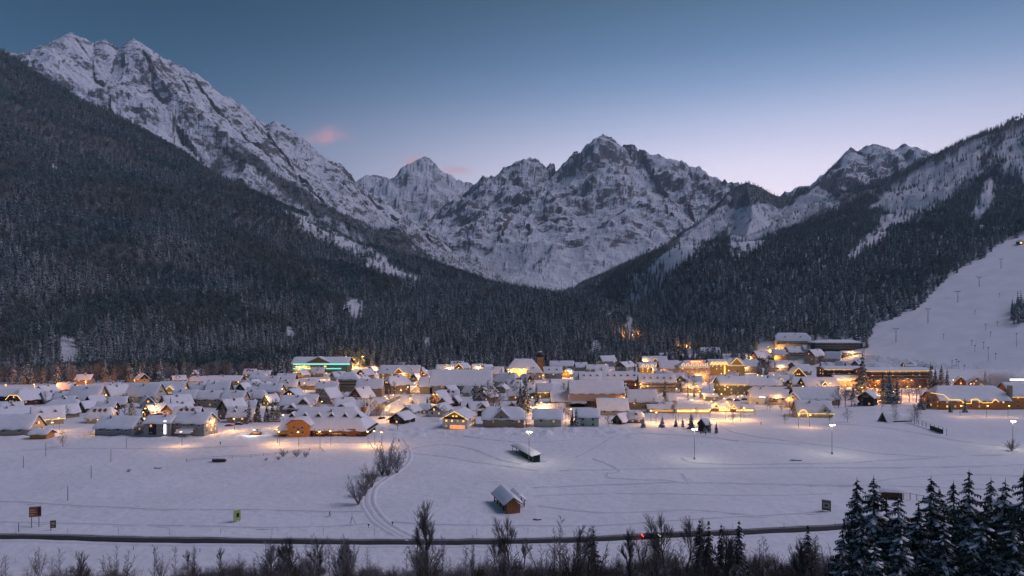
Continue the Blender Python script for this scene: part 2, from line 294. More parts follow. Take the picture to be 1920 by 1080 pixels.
def terrain(x, y, detail=True):
    x = np.asarray(x, float); y = np.asarray(y, float); shp = x.shape
    x = x.ravel(); y = y.ravel()
    far = y > 560
    h = np.zeros_like(x); idx = np.zeros(x.shape, int); drop = np.zeros_like(x); ss = np.zeros_like(x); tt = np.zeros_like(x); top = np.ones_like(x)
    wl = np.clip((y - 700) / 3000, .15, 1.6)
    wx = x + wl * 55 * fbm(x / 420, y / 420, 3); wy = y + wl * 55 * fbm(x / 420 + 50, y / 420 + 20, 3)
    for k, name in enumerate(RN):
        p, pts = RIDGES[name]
        wd = 11 if KIND[name] in (0, 3) else 0          # the trees on a wooded crest stand above the ground
        P = [(lambda w: (w[0], w[1], w[2] - wd))(W3(*q[:3])) + (q[3],) for q in pts]
        Tm = max(q[3] for q in P)
        xs = [q[0] for q in P]; ys = [q[1] for q in P]
        sel = np.nonzero(far & (x > min(xs) - Tm) & (x < max(xs) + Tm) & (y > min(ys) - Tm) & (y < max(ys) + Tm))[0]
        if len(sel) == 0: continue
        s0 = k * 977.0
        hb = np.full(len(sel), -1.0); db = np.zeros(len(sel)); sb = np.zeros(len(sel)); tb = np.zeros(len(sel)); zb = np.ones(len(sel))
        # distance is measured from the warped point, but the warp dies away at the crest so that the skyline stays put
        for a, b in zip(P, P[1:]):
            dx, dy = b[0] - a[0], b[1] - a[1]; L2 = dx * dx + dy * dy; L = math.sqrt(L2)
            def dist(X, Y):
                u = np.clip(((X - a[0]) * dx + (Y - a[1]) * dy) / L2, 0, 1)
                return u, np.hypot(X - a[0] - u * dx, Y - a[1] - u * dy)
            u, t = dist(x[sel], y[sel])
            m = np.nonzero(t < Tm)[0]
            if len(m):
                u2, t2 = dist(wx[sel[m]], wy[sel[m]]); w = sstep(0, 350, t[m])
                u_, t_ = u[m] * (1 - w) + u2 * w, t[m] * (1 - w) + t2 * w
                z = a[2] + (b[2] - a[2]) * u_; T = a[3] + (b[3] - a[3]) * u_
                hh = z * np.clip(1 - t_ / T, 0, 1) ** p
                c = hh > hb[m]; mm = m[c]
                hb[mm] = hh[c]; sb[mm] = s0 + L * u_[c]; tb[mm] = t_[c]; zb[mm] = z[c]
            s0 += L
        c = hb > h[sel]; q = sel[c]
        h[q] = hb[c]; idx[q] = k; drop[q] = zb[c] - hb[c]; ss[q] = sb[c]; tt[q] = tb[c]; top[q] = zb[c]
    # piste plane and the gentle rise behind the village
    pl = .289 * (y - 730) + .216 * (x - 536); pl = np.where(pl > 0, 1, 0) * np.minimum(pl, 236 + .05 * (pl - 236))
    pl = pl * sstep(150, 420, x) + 0
    h = np.where((pl > 0) & (x > 300), np.maximum(h - 75 * (1 - sstep(1150, 1700, y)), 0), h)
    isp = (pl > h)
    e = edgeY(x, y)
    foot = sstep(0, 140, y - e)
    h = np.where(isp, pl * sstep(-20, 60, y - e), h * foot)
    if detail:
        A = np.array([AMP[n] for n in RN])[idx]
        up = np.clip((h - 15) / 90, 0, 1) * np.clip(drop / 160 + .10, 0, 1) * (~isp) * np.where(A > 5, 1 - .58 * sstep(500, 1350, drop), 1)
        ws_ = 300 + 75 * A; lowf = ridged(x / ws_, y / ws_, 7, .56) - .55
        gul = ridged(ss / (70 + 40 * A) + .8 * fbm(x / 300, y / 300, 3), tt / (380 + 150 * A), 6, .55) - .5
        lam = 30 + 17 * A; fine = fbm(x / lam, y / lam, 5, .62)
        h = h + up * A * (30 * lowf + 19 * gul) + np.clip(drop / 60 + .35, 0, 1) * (h > 20) * (~isp) * np.minimum(A, 3.2) * 3.2 * fine
        crest = (h > 60) * (~isp) * np.clip(1 - drop / 120, 0, 1)
        h = h + crest * A * 1.6 * (ridged(ss / 75, tt / 75, 4, .6) - .5) * np.where(A > 1.5, 3.4, 1)
        # drifts of the snow on the valley floor, the banks by the village and the slope under the camera
        f = np.clip(1 - h / 10, 0, 1)
        h = h + f * (.55 * fbm(x / 34, y / 24, 5, .55) + .10 * fbm(x / 5, y / 4, 3) + .10 * ridged(x / 9, y / 3.2, 3))
        h = h + f * sstep(322, 338, y) * (1 - sstep(352, 375, y)) * np.clip(fbm(x / 7, y / 6, 3) * 2.0, 0, 2.0) * (x < 60)
        h = np.where(isp, h + .8 * fbm(x / 60, y / 45, 3), h)
    h = h + np.clip(150 - y, 0, 200) * .20
    return h.reshape(shp), idx.reshape(shp), isp.reshape(shp), drop.reshape(shp)
def ground(x, y):
    return float(terrain(np.array([x]), np.array([y]), False)[0][0])
_ys = np.concatenate([np.arange(60, 700, 1.0), np.arange(700, 1600, 2.0)])
def hit(px, py, lift=0.0):
    """where the line of sight through a pixel meets the ground, or a plane `lift` metres above it"""
    xs = (px - 960) / F * _ys; z = CAMZ + (HOR - py) / F * _ys
    h = terrain(xs, _ys, False)[0] + lift
    h[_ys < 150] = -99
    b = np.nonzero(z <= h)[0]
    if len(b) == 0: i = len(_ys) - 1
    else: i = b[0]
    Y = _ys[i]
    if i > 0 and len(b):
        g0 = z[i - 1] - h[i - 1]; g1 = z[i] - h[i]; Y = _ys[i - 1] + (_ys[i] - _ys[i - 1]) * (g0 / max(g0 - g1, 1e-6)) if h[i - 1] > -50 else Y
    return (px - 960) / F * Y, Y

# forest and clearing outlines, traced in the photo and laid on the terrain
z7 = lambda *q: [(1100 + a / 2.341, 220 + b / 2.341) for a, b in q]
SNOWP = [z7((520,430),(600,390),(640,400),(720,390),(800,370),(830,400),(870,390),(940,340),(1000,305),(1040,340),(1120,370),(1100,400),(1000,420),(930,450),(860,510),(780,560),(720,600),(640,635),(620,560),(630,480),(560,520),(470,600),(350,680),(270,700),(300,640),(400,540),(450,480)),
 z7((1560,190),(1620,120),(1700,105),(1740,160),(1700,230),(1650,300),(1560,370),(1460,420),(1380,470),(1280,540),(1180,630),(1150,620),(1200,550),(1260,480),(1350,400),(1420,370),(1300,370),(1240,430),(1220,410),(1280,350),(1380,290),(1470,210)),
 z7((1690,410),(1740,300),(1780,270),(1805,320),(1770,390),(1720,490)),
 z7((1760,150),(1840,90),(1960,20),(1960,320),(1890,220),(1830,190)),
 z7((80,870),(180,800),(235,785),(240,805),(150,860),(90,900)),
 z7((170,720),(210,690),(235,690),(200,720)),
 [(560,398),(634,420),(690,458),(745,500),(800,522),(775,532),(700,508),(650,478),(600,450),(520,395)]]
PISTE = [(2100, 380), (1925, 443), (1890, 452), (1862, 470), (1800, 508), (1758, 543), (1720, 578), (1690, 592), (1650, 598), (1640, 620), (1628, 650), (1620, 680), (1560, 720), (2100, 800)]
BAND = [(400,268),(467,286),(533,332),(600,380),(650,400),(700,426),(735,425),(800,476),(870,520),(800,532),(745,484),(700,454),(634,418),(560,388),(500,335),(440,297)]
CLEAR = [(105, 318, 7, 9), (668, 576, 20, 17), (545, 627, 10, 15), (128, 668, 19, 38), (20, 690, 50, 12), (806, 645, 9, 14), (1115, 655, 10, 16), (1180, 615, 9, 22)]
def inpoly(px, py, poly):
    c = np.zeros(px.shape, bool); j = len(poly) - 1
    for i in range(len(poly)):
        xi, yi = poly[i]; xj, yj = poly[j]
        if yi != yj:
            c ^= ((yi > py) != (yj > py)) & (px < (xj - xi) * (py - yi) / (yj - yi) + xi)
        j = i
    return c
def forest_density(x, y, z, idx, isp):
    px = 960 + F * x / y; py = HOR - F * (z - CAMZ) / y
    wx = 20 * fbm(x / 110, y / 110, 5, .6); wy = 14 * fbm(x / 110 + 9, y / 110 + 4, 5, .6)
    qx, qy = px + wx, py + wy
    k = np.array([KIND[n] for n in RN])[idx]
    d = np.where((k == 0) | (k == 3) | isp, 1.0, 0.0)
    dl = sstep(-.15, .45, fbm(x / 160, y / 160, 4) + (330 - (700 - py)) / 420)          # thin wood on the left range
    d = np.where(k == 1, .30 * dl * (py > 190), d)
    d = np.where((k == 1) & inpoly(qx, qy, BAND), 1.0, d)
    for p in SNOWP: d = np.where(inpoly(qx, qy, p) & ((k == 3) | (k == 1) | (k == 0)), .07 + .5 * (fbm(x / 45, y / 45, 3) > .28), d)
    d = np.where((k == 3) & inpoly(qx, qy, z7((1250,330),(1420,215),(1560,150),(1760,60),(1960,-60),(1960,230),(1880,260),(1800,200),(1640,330),(1500,430),(1380,480),(1280,470))), np.minimum(d, .10 + .75 * (fbm(x / 60 + 7, y / 60, 4) > .02)), d)
    d = np.where((k == 3) & (d > .5) & (py < 520) & (fbm(x / 85 + 3, y / 85, 4) > .42), .25, d)
    d = np.where(((k == 1) | (k == 0)) & inpoly(qx, qy, SNOWP[-1]), .06 + .5 * (fbm(x / 38, y / 38, 4) > .16), d)
    crest = np.interp(px, [1637, 1677, 1719, 1750, 1783, 1826, 1869, 1895, 1920, 2000], [352, 329, 303, 290, 273, 252, 235, 222, 211, 180])
    d = np.where((k == 3) & (px > 1640) & (qy < crest + 17) & (qy > crest - 60), 1.0, d)
    for (cx, cy_, rx, ry) in CLEAR: d = np.where(((qx - cx) / rx) ** 2 + ((qy - cy_) / ry) ** 2 < 1, .06, d)
    d = np.where(inpoly(px + wx * .8, py + wy * .8, PISTE), 0, d)
    d = np.where(isp & (px > 1625) & (((px - 1912) / 16) ** 2 + ((py - 592) / 22) ** 2 < 1), 1, d)
    d = np.where(y < edgeY(x, y) + 15, 0, d)
    d = np.where(inpoly(px, py, [(545, 688), (712, 688), (712, 745), (545, 745)]), 0, d)
    d = np.where(inpoly(px, py, [(1428, 643), (1622, 641), (1630, 725), (1380, 725)]), 0, d)
    return d, k

# ---------------------------------------------------------------- terrain meshes
def make_terrain():
    NT = 1020
    th = np.radians(np.linspace(-45, 45, NT))
    # rings lie closest where the ground climbs fastest as seen from the valley
    rf = np.concatenate([np.arange(60, 1000, 4.0), np.arange(1000, 9200, 12.0)])
    cth = np.radians(np.linspace(-36, 36, 60))
    X = rf[:, None] * np.tan(cth)[None]; Y = np.repeat(rf[:, None], 60, 1)
    h = terrain(X, Y, False)[0]; ang = (h - CAMZ) / Y
    vis = np.maximum.accumulate(ang, 0)
    w = np.abs(np.diff(vis, axis=0)).mean(1) * 9 + np.abs(np.diff(ang, axis=0)).mean(1) * 1.0 + np.diff(rf) / rf[:-1] * .035
    cdf = np.concatenate([[0], np.cumsum(w)]); cdf /= cdf[-1]
    NR = 830
    rr = np.interp(np.linspace(0, 1, NR), cdf, rf)
    rr = np.unique(np.concatenate([rr, np.linspace(6440, 6510, 12), np.linspace(7970, 8010, 8), np.linspace(5170, 5210, 6), np.arange(3200, 3990, 9.0)])); rr = rr[np.concatenate([[True], (np.diff(rr) > 1.5) | (rr[1:] < 1500)])]; NR = len(rr)
    X = rr[:, None] * np.tan(th)[None]; Y = np.repeat(rr[:, None], NT, 1)
    Z, idx, isp, drop = terrain(X, Y)
    dens, kind = forest_density(X, Y, Z, idx, isp)
    far = np.clip((Y - 3000) / 1500, 0, 1)
    flat = (Z < 3) & (Y < edgeY(X, Y) + 40)
    cls = np.where(flat, 0, np.where(isp, 1, 2 + kind))
    i = np.arange(NR - 1)[:, None] * NT + np.arange(NT - 1)[None]
    quads = np.stack([i, i + 1, i + 1 + NT, i + NT], -1).reshape(-1, 4)
    qc = cls[:-1, :-1].ravel()
    names = {0: 'snow_field', 1: 'ski_slope', 2: 'forested_hill', 3: 'snowy_mountain_range', 4: 'rocky_mountain', 5: 'wooded_mountain'}
    P = np.stack([X, Y, Z], -1).reshape(-1, 3)
    for c, nm in names.items():
        q = quads[qc == c]
        if not len(q): continue
        u, inv = np.unique(q.ravel(), return_inverse=True)
        me = bpy.data.meshes.new(nm); me.vertices.add(len(u)); me.vertices.foreach_set('co', P[u].astype(np.float32).ravel())
        me.loops.add(len(inv)); me.loops.foreach_set('vertex_index', inv.astype(np.int32).ravel())
        me.polygons.add(len(q)); me.polygons.foreach_set('loop_start', np.arange(0, len(inv), 4, dtype=np.int32)); me.polygons.foreach_set('loop_total', np.full(len(q), 4, np.int32))
        me.update(calc_edges=True)
        me.polygons.foreach_set('use_smooth', np.full(len(q), c not in (3, 4)))
        for an, arr in (('forest', dens),):
            at = me.attributes.new(an, 'FLOAT', 'POINT'); at.data.foreach_set('value', arr.ravel()[u].astype(np.float32))
        me.materials.append(M['snow'] if c == 0 else M['piste'] if c == 1 else M['hill'] if c in (2, 5) else M['alp2'] if c == 3 else M['alp'])
        o = link(nm, me); o['kind'] = 'structure'
    # the ground goes on under and behind the camera
    mb = MB(); mb.poly([(-900, -300, 40), (900, -300, 40), (60 * 1.0, 60, 17.9), (-60 * 1.0, 60, 17.9)], [(0, 1, 2, 3)], M['snow'])
    o = mb.build('hillside'); o['kind'] = 'structure'
def alp_mat(name, rock=(.10, .096, .105), rock2=(.175, .15, .145), lo=.53, hi=.69, forestcol=(.05, .052, .05)):
    m, nt, b = mat_new(name); N = nt.nodes.new; L = nt.links.new
    geo = N('ShaderNodeNewGeometry'); sep = N('ShaderNodeSeparateXYZ'); L(geo.outputs['Normal'], sep.inputs[0])
    def noise(s, d=6, st=None, rough=.6):
        n = N('ShaderNodeTexNoise'); n.inputs['Scale'].default_value = s; n.inputs['Detail'].default_value = d; n.inputs['Roughness'].default_value = rough
        if st:
            mp = N('ShaderNodeMapping'); mp.inputs['Scale'].default_value = st; mp.inputs['Rotation'].default_value = (.25, .45, .2); L(geo.outputs['Position'], mp.inputs[0]); L(mp.outputs[0], n.inputs[0])
        else: L(geo.outputs['Position'], n.inputs[0])
        return n.outputs[0]
    def ma(op, a, bb, c=None):
        n = N('ShaderNodeMath'); n.operation = op
        for i, v in enumerate((a, bb, c)):
            if v is None: continue
            if isinstance(v, (int, float)): n.inputs[i].default_value = v
            else: L(v, n.inputs[i])
        return n.outputs[0]
    n1 = noise(.010, 8, None, .68); n2 = noise(.016, 6, (1, 1, 2.2)); n3 = noise(.06, 6, None, .7)
    v = ma('MULTIPLY_ADD', n1, .60, sep.outputs[2]); v = ma('MULTIPLY_ADD', n2, .45, v); v = ma('MULTIPLY_ADD', n3, .62, v); v = ma('ADD', v, -.05); v = ma('ADD', v, -.80)
    r = N('ShaderNodeMapRange'); r.interpolation_type = 'SMOOTHSTEP'; r.inputs['From Min'].default_value = lo; r.inputs['From Max'].default_value = hi; L(v, r.inputs[0])
    rk = N('ShaderNodeMix'); rk.data_type = 'RGBA'; L(noise(.004, 3), rk.inputs[0]); rk.inputs[6].default_value = (*rock, 1); rk.inputs[7].default_value = (*rock2, 1)
    mx = N('ShaderNodeMix'); mx.data_type = 'RGBA'; L(r.outputs[0], mx.inputs[0]); L(rk.outputs[2], mx.inputs[6]); mx.inputs[7].default_value = (.74, .76, .80, 1)
    at = N('ShaderNodeAttribute'); at.attribute_name = 'forest'
    fm = ma('MULTIPLY', at.outputs['Fac'], .8)
    mf = N('ShaderNodeMix'); mf.data_type = 'RGBA'; L(fm, mf.inputs[0]); L(mx.outputs[2], mf.inputs[6]); mf.inputs[7].default_value = (*forestcol, 1)
    L(mf.outputs[2], b.inputs['Base Color'])
    bp = N('ShaderNodeBump'); bp.inputs['Strength'].default_value = .9; bp.inputs['Distance'].default_value = 22; L(ma('ADD', n1, ma('MULTIPLY', n3, .35)), bp.inputs['Height']); L(bp.outputs[0], b.inputs['Normal'])
    return m
M['alp'] = alp_mat('alpine_rock_and_snow')
M['alp2'] = alp_mat('alpine_slope', rock=(.13, .14, .145), rock2=(.18, .17, .16), lo=.42, hi=.62)
M['hill'] = alp_mat('wooded_slope', lo=.38, hi=.58)
M['piste'] = snow_mat('piste_snow', (.80, .80, .84), .25, .06)
make_terrain()
def make_haze():
    mb = MB(); m = bpy.data.materials.new('air'); m.use_nodes = True; nt = m.node_tree; nt.nodes.clear()
    out = nt.nodes.new('ShaderNodeOutputMaterial'); v = nt.nodes.new('ShaderNodeVolumePrincipled')
    v.inputs['Color'].default_value = (.66, .85, 1, 1); v.inputs['Density'].default_value = HAZE; v.inputs['Anisotropy'].default_value = .1
    nt.links.new(v.outputs[0], out.inputs['Volume'])
    mb.box(-9900, 9900, -700, 9700, -4, 2700, m)
    o = mb.build('haze'); o['kind'] = 'stuff'
HAZE = 4.6e-5
make_haze()

# ---------------------------------------------------------------- trees
def spruce_mesh(seed, h, r, tiers, nb, foliage_mat, dens=1.0, trunk=True, droop=.5, snow=None):
    """drooping boughs in whorls; each bough is a small fan of needle sprays"""
    rd = random.Random(seed); mb = MB()
    z0 = h * .06
    for i in range(tiers):
        f = i / (tiers - 1); z = z0 + (h - z0) * (f ** .92) ; rad = r * (1 - f) ** .85 * rd.uniform(.85, 1.1) + .12
        n = max(4, int(nb * (1 - .5 * f)))
        ph = rd.uniform(0, 6.28)
        for j in range(n):
            if rd.random() > dens: continue
            a = ph + 6.283 * j / n + rd.uniform(-.3, .3); L = rad * rd.uniform(.65, 1.2)
            ca, sa = math.cos(a), math.sin(a); w = L * rd.uniform(.26, .42) + .1
            dz = -L * droop * rd.uniform(.6, 1.3); up = h / tiers * rd.uniform(.5, 1.1)
            c = lambda t, s, zz: (ca * t - sa * s, sa * t + ca * s, z + zz)
            mb.poly([c(0, -w * .25, up * .5), c(0, w * .25, up * .5), c(L * .55, w, dz * .35 - w * .35), c(L * .5, 0, dz * .25 + up * .35), c(L * .55, -w, dz * .35 - w * .35), c(L, 0, dz), c(L * .8, w * .6, dz * .9 - w * .3), c(L * .8, -w * .6, dz * .9 - w * .3)],
                    [(1, 0, 3), (0, 4, 3), (1, 3, 2), (3, 4, 7), (3, 7, 5), (3, 5, 6), (3, 6, 2)], foliage_mat)
    mb.poly([(0, 0, h * 1.03), (.18, 0, h * .9), (-.1, .15, h * .9), (-.1, -.15, h * .9)], [(0, 1, 2), (0, 2, 3), (0, 3, 1)], foliage_mat)
    return mb
def trunk_mb(h, r, mat=None):
    mb = MB(); mb.tube((0, 0, -.5), (0, 0, h * .96), r, r * .12, mat or M['bark'], 5); return mb
def frosted_mesh(seed, h, r, n):
    """a leafless crown under frost: a cloud of short twig sprays round a few limbs"""
    rd = random.Random(seed); mb = MB(); mb.tube((0, 0, -.5), (0, 0, h * .6), .18, .1, M['bark'], 4)
    for i in range(n):
        a = rd.uniform(0, 6.28); f = rd.random() ** .6; z = h * (.25 + .75 * rd.random()); rr = r * math.sqrt(max(0, 1 - ((z / h - .58) / .46) ** 2)) * f
        x, y = rr * math.cos(a), rr * math.sin(a); L = rd.uniform(.9, 2.2); t = rd.uniform(0, 6.28); w = rd.uniform(.25, .6)
        mb.poly([(x, y, z - L), (x + w * math.cos(t), y + w * math.sin(t), z + L * .2), (x + rd.uniform(-.5, .5) + .8 * math.cos(a), y + rd.uniform(-.5, .5) + .8 * math.sin(a), z + L), (x - w * math.cos(t), y - w * math.sin(t), z + L * .1)], [(0, 1, 2), (0, 2, 3)], M['frosted'])
    return mb
def bare_mesh(seed, h, spread=.5, levels=5, mat=None, tw=None, stems=1, r0=.22, n0=3, twr=.022, lean=.12):
    """a leafless tree: limbs that fork down to twigs"""
    rd = random.Random(seed); mb = MB(); mat = mat or M['bark']; tw = tw or M['twig']
    wood_ = MB()
    def grow(p, d, L, r, lv):
        seg = 3 if lv < levels - 1 else 2
        q = p; dd = d.copy()
        for s in range(seg):
            dd = (dd + Vector((rd.uniform(-1, 1), rd.uniform(-1, 1), rd.uniform(-.4, .8))) * .13).normalized()
            e = q + dd * (L / seg); ra = r * (1 - .28 * s / seg); rb = r * (1 - .28 * (s + 1) / seg)
            (wood_ if lv < 2 else mb).tube(q, e, max(ra, twr), max(rb, twr), mat if lv < 2 else tw, 5 if lv == 0 else 3)
            q = e
            if lv < levels - 1 and (s > 0 or lv > 0) :
                for _ in range(2 if lv < levels - 3 else 3):
                    if rd.random() < .9:
                        ax = dd.orthogonal().normalized(); ax.rotate(Matrix.Rotation(rd.uniform(0, 6.28), 3, dd))
                        nd = (dd * rd.uniform(.55, .9) + ax * rd.uniform(.45, .85) * (spread * 1.7) + Vector((0, 0, .22))).normalized()
                        grow(q, nd, L * rd.uniform(.42, .66), r * rd.uniform(.35, .5), lv + 1)
        if lv < levels - 1: grow(q, dd, L * .6, rb * .8, lv + 1)
    for k in range(stems):
        a = 6.28 * k / stems + rd.uniform(-.4, .4)
        d = Vector((math.cos(a) * lean, math.sin(a) * lean, 1)) if stems == 1 else Vector((math.cos(a) * spread * rd.uniform(.4, 1.3), math.sin(a) * spread * rd.uniform(.4, 1.3), 1))
        grow(Vector((0, 0, -.3)), d.normalized(), h * (.42 if stems == 1 else .38) * rd.uniform(.85, 1.1), r0 * rd.uniform(.8, 1.1), 0)
    zmax = max(v[2] for v in mb.v); k = h / zmax
    for b_ in (mb, wood_): b_.v = [(x * k, y * k, z * k) for x, y, z in b_.v]
    return wood_, mb

def slender_mesh(seed, h, r0=.10, width=.16, nbr=20, mat=None, tw=None, twr=.012, twigs=6, lets=3, up=.9, base=.22):
    """a young leafless tree with one leader, side branches all the way up and fine twigs"""
    rd = random.Random(seed); wd = MB(); mb = MB(); mat = mat or M['bark']; tw = tw or M['twig']
    P = [Vector((0, 0, -.4))]; n = 9
    for i in range(n): P.append(P[-1] + Vector((rd.uniform(-1, 1) * h * .012, rd.uniform(-1, 1) * h * .012, (h + .4) / n)))
    for i in range(n): wd.tube(P[i], P[i + 1], max(r0 * (1 - i / n), twr), max(r0 * (1 - (i + 1) / n), twr), mat, 5)
    def twig(p, d, L, r, lv):
        q = p; dd = d.copy(); S = 3 if lv == 0 else 2
        for s in range(S):
            dd = (dd + Vector((rd.uniform(-1, 1), rd.uniform(-1, 1), rd.uniform(-.3, .7))) * .2).normalized(); e = q + dd * L / S
            mb.tube(q, e, max(r * (1 - .3 * s / S), twr), max(r * (1 - .3 * (s + 1) / S), twr), tw, 3); q = e
            if lv < 2:
                for _ in range(max(1, (twigs if lv == 0 else lets) // S)):
                    ax = dd.orthogonal().normalized(); ax.rotate(Matrix.Rotation(rd.uniform(0, 6.28), 3, dd))
                    twig(q - dd * L / S * rd.random(), (dd * .8 + ax * rd.uniform(.5, 1.0) + Vector((0, 0, .15))).normalized(), L * rd.uniform(.3, .55), r * .5, lv + 1)
    for i in range(nbr):
        t = base + (1 - base) * ((i + rd.random()) / nbr); k = min(n - 1, int(t * n)); p = P[k].lerp(P[k + 1], t * n - k); a = rd.uniform(0, 6.28)
        L = h * width * (1.25 - t) * rd.uniform(.6, 1.25) * 1.5; twig(p, Vector((math.cos(a), math.sin(a), up * rd.uniform(.6, 1.4))).normalized(), L, r0 * .3, 0)
    return wd.mesh('trunk'), mb.mesh('crown')
# ---------------------------------------------------------------- the woods on the slopes: one mass each, trees set out one by one from prototypes
PROTO = bpy.data.collections.new('tree_kinds')          # never linked to the scene
def proto(i, me):
    o = bpy.data.objects.new('kind_%02d' % i, me); PROTO.objects.link(o); return o
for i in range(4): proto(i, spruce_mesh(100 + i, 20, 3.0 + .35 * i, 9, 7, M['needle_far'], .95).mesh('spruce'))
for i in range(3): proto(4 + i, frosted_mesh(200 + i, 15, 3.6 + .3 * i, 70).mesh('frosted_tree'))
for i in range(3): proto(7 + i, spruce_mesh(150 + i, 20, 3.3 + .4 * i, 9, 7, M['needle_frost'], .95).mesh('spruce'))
def scatter(name, pts, scale, rot, kind, label):
    me = bpy.data.meshes.new(name); n = len(pts)
    me.vertices.add(n); me.vertices.foreach_set('co', pts.astype(np.float32).ravel())
    for an, ty, arr in (('tsize', 'FLOAT', scale.astype(np.float32)), ('trot', 'FLOAT', rot.astype(np.float32)), ('tkind', 'INT', kind.astype(np.int32))):
        at = me.attributes.new(an, ty, 'POINT'); at.data.foreach_set('value', arr)
    me.update(); o = link(name, me); o['kind'] = 'stuff'; o['label'] = label
    ng = bpy.data.node_groups.new('scatter', 'GeometryNodeTree'); N = ng.nodes.new; L = ng.links.new
    ng.interface.new_socket('Geometry', in_out='INPUT', socket_type='NodeSocketGeometry'); ng.interface.new_socket('Geometry', in_out='OUTPUT', socket_type='NodeSocketGeometry')
    gi = N('NodeGroupInput'); go = N('NodeGroupOutput'); ip = N('GeometryNodeInstanceOnPoints'); ci = N('GeometryNodeCollectionInfo')
    ci.inputs['Collection'].default_value = PROTO; ci.inputs['Separate Children'].default_value = True; ci.inputs['Reset Children'].default_value = True
    def attr(nm, ty):
        a = N('GeometryNodeInputNamedAttribute'); a.data_type = ty; a.inputs['Name'].default_value = nm; return a.outputs['Attribute']
    L(gi.outputs[0], ip.inputs['Points']); L(ci.outputs[0], ip.inputs['Instance']); ip.inputs['Pick Instance'].default_value = True
    L(attr('tkind', 'INT'), ip.inputs['Instance Index'])
    cx = N('ShaderNodeCombineXYZ'); L(attr('trot', 'FLOAT'), cx.inputs[2]); L(cx.outputs[0], ip.inputs['Rotation'])
    cs = N('ShaderNodeCombineXYZ')
    for k in range(3): L(attr('tsize', 'FLOAT'), cs.inputs[k])
    L(cs.outputs[0], ip.inputs['Scale']); L(ip.outputs[0], go.inputs[0])
    md = o.modifiers.new('scatter', 'NODES'); md.node_group = ng
    return o
FRONT = []
def make_forest():
    rg = np.random.RandomState(5); allp = []
    for (y0, y1, step) in ((570, 1500, 7.4), (1500, 2600, 9.2), (2600, 4300, 13.0)):
        gy = np.arange(y0, y1, step); xm = y1 * .86
        gx = np.arange(-xm, xm, step)
        X, Y = np.meshgrid(gx, gy); X = X.ravel() + rg.uniform(-.55, .55, X.size) * step; Y = Y.ravel() + rg.uniform(-.55, .55, Y.size) * step
        k = np.abs(X) < Y * .86; X, Y = X[k], Y[k]
        Z, idx, isp, _ = terrain(X, Y)
        d, kd = forest_density(X, Y, Z, idx, isp)
        # hidden ground far behind the crest is left out
        k = rg.rand(len(X)) < d
        allp.append(np.stack([X[k], Y[k], Z[k], kd[k].astype(float)], 1))
    P = np.concatenate(allp)
    # drop trees no line of sight can reach (behind crests), using the skyline of nearer ground
    b = np.round((P[:, 0] / P[:, 1]) * 300).astype(int); order = np.lexsort((P[:, 1], b)); P = P[order]; b = b[order]
    ang = (P[:, 2] + 22 - CAMZ) / P[:, 1]; angb = (P[:, 2] + 4 - CAMZ) / P[:, 1]; keep = np.ones(len(P), bool); cur = -9; last = None
    for i in range(len(P)):
        if b[i] != last: last = b[i]; cur = -9
        if ang[i] < cur - .012: keep[i] = False
        if angb[i] > cur: cur = angb[i]
    P = P[keep]
    mixn = fbm(P[:, 0] / 190, P[:, 1] / 190, 4) + .25 * rg.randn(len(P)) * .6
    # conifers on the right-hand mountain, leafless frosted wood mixed in on the left
    con = np.where(P[:, 3] == 0, mixn > .02, mixn > -.22); con |= (P[:, 3] == 1)
    con |= (P[:, 0] > -260) & (P[:, 0] < 250) & (P[:, 1] < 1700) & (rg.rand(len(P)) < .8)
    kind = np.where(con, rg.randint(0, 4, len(P)), 4 + rg.randint(0, 3, len(P)))
    snowy = con & (rg.rand(len(P)) < .30 * sstep(330, 60, P[:, 2])); kind = np.where(snowy, 7 + rg.randint(0, 3, len(P)), kind)
    size = np.where(con, rg.uniform(.65, 1.25, len(P)), rg.uniform(.7, 1.15, len(P))) * np.where(P[:, 1] > 2600, .9, 1)
    rot = rg.uniform(0, 6.28, len(P))
    # the nearest trees, along the foot of the slope, are objects of their own (built further down)
    e = edgeY(P[:, 0], P[:, 1]); near = (P[:, 1] - e < 60) & (np.abs(P[:, 0]) < P[:, 1] * .76)
    nid = np.nonzero(near)[0]; nid = nid[np.argsort(P[nid, 1] - e[nid])][:230]
    m = np.zeros(len(P), bool); m[nid] = True
    for i in nid: FRONT.append((P[i, 0], P[i, 1], P[i, 2], int(kind[i]), float(size[i]), float(rot[i])))
    rest = ~m; l = P[:, 0] < np.interp(P[:, 1], [600, 1500, 4300], [200, 150, 350])
    for nm, s, lab in (('forest', rest & l, 'snow dusted mixed forest covering the slopes left of the valley'), ('conifer_forest', rest & ~l, 'dark conifer forest covering the mountain flank right of the valley')):
        scatter(nm, P[s][:, :3] - np.array([0, 0, .4]), size[s], rot[s], kind[s], lab)
    print('forest trees', len(P))
make_forest()
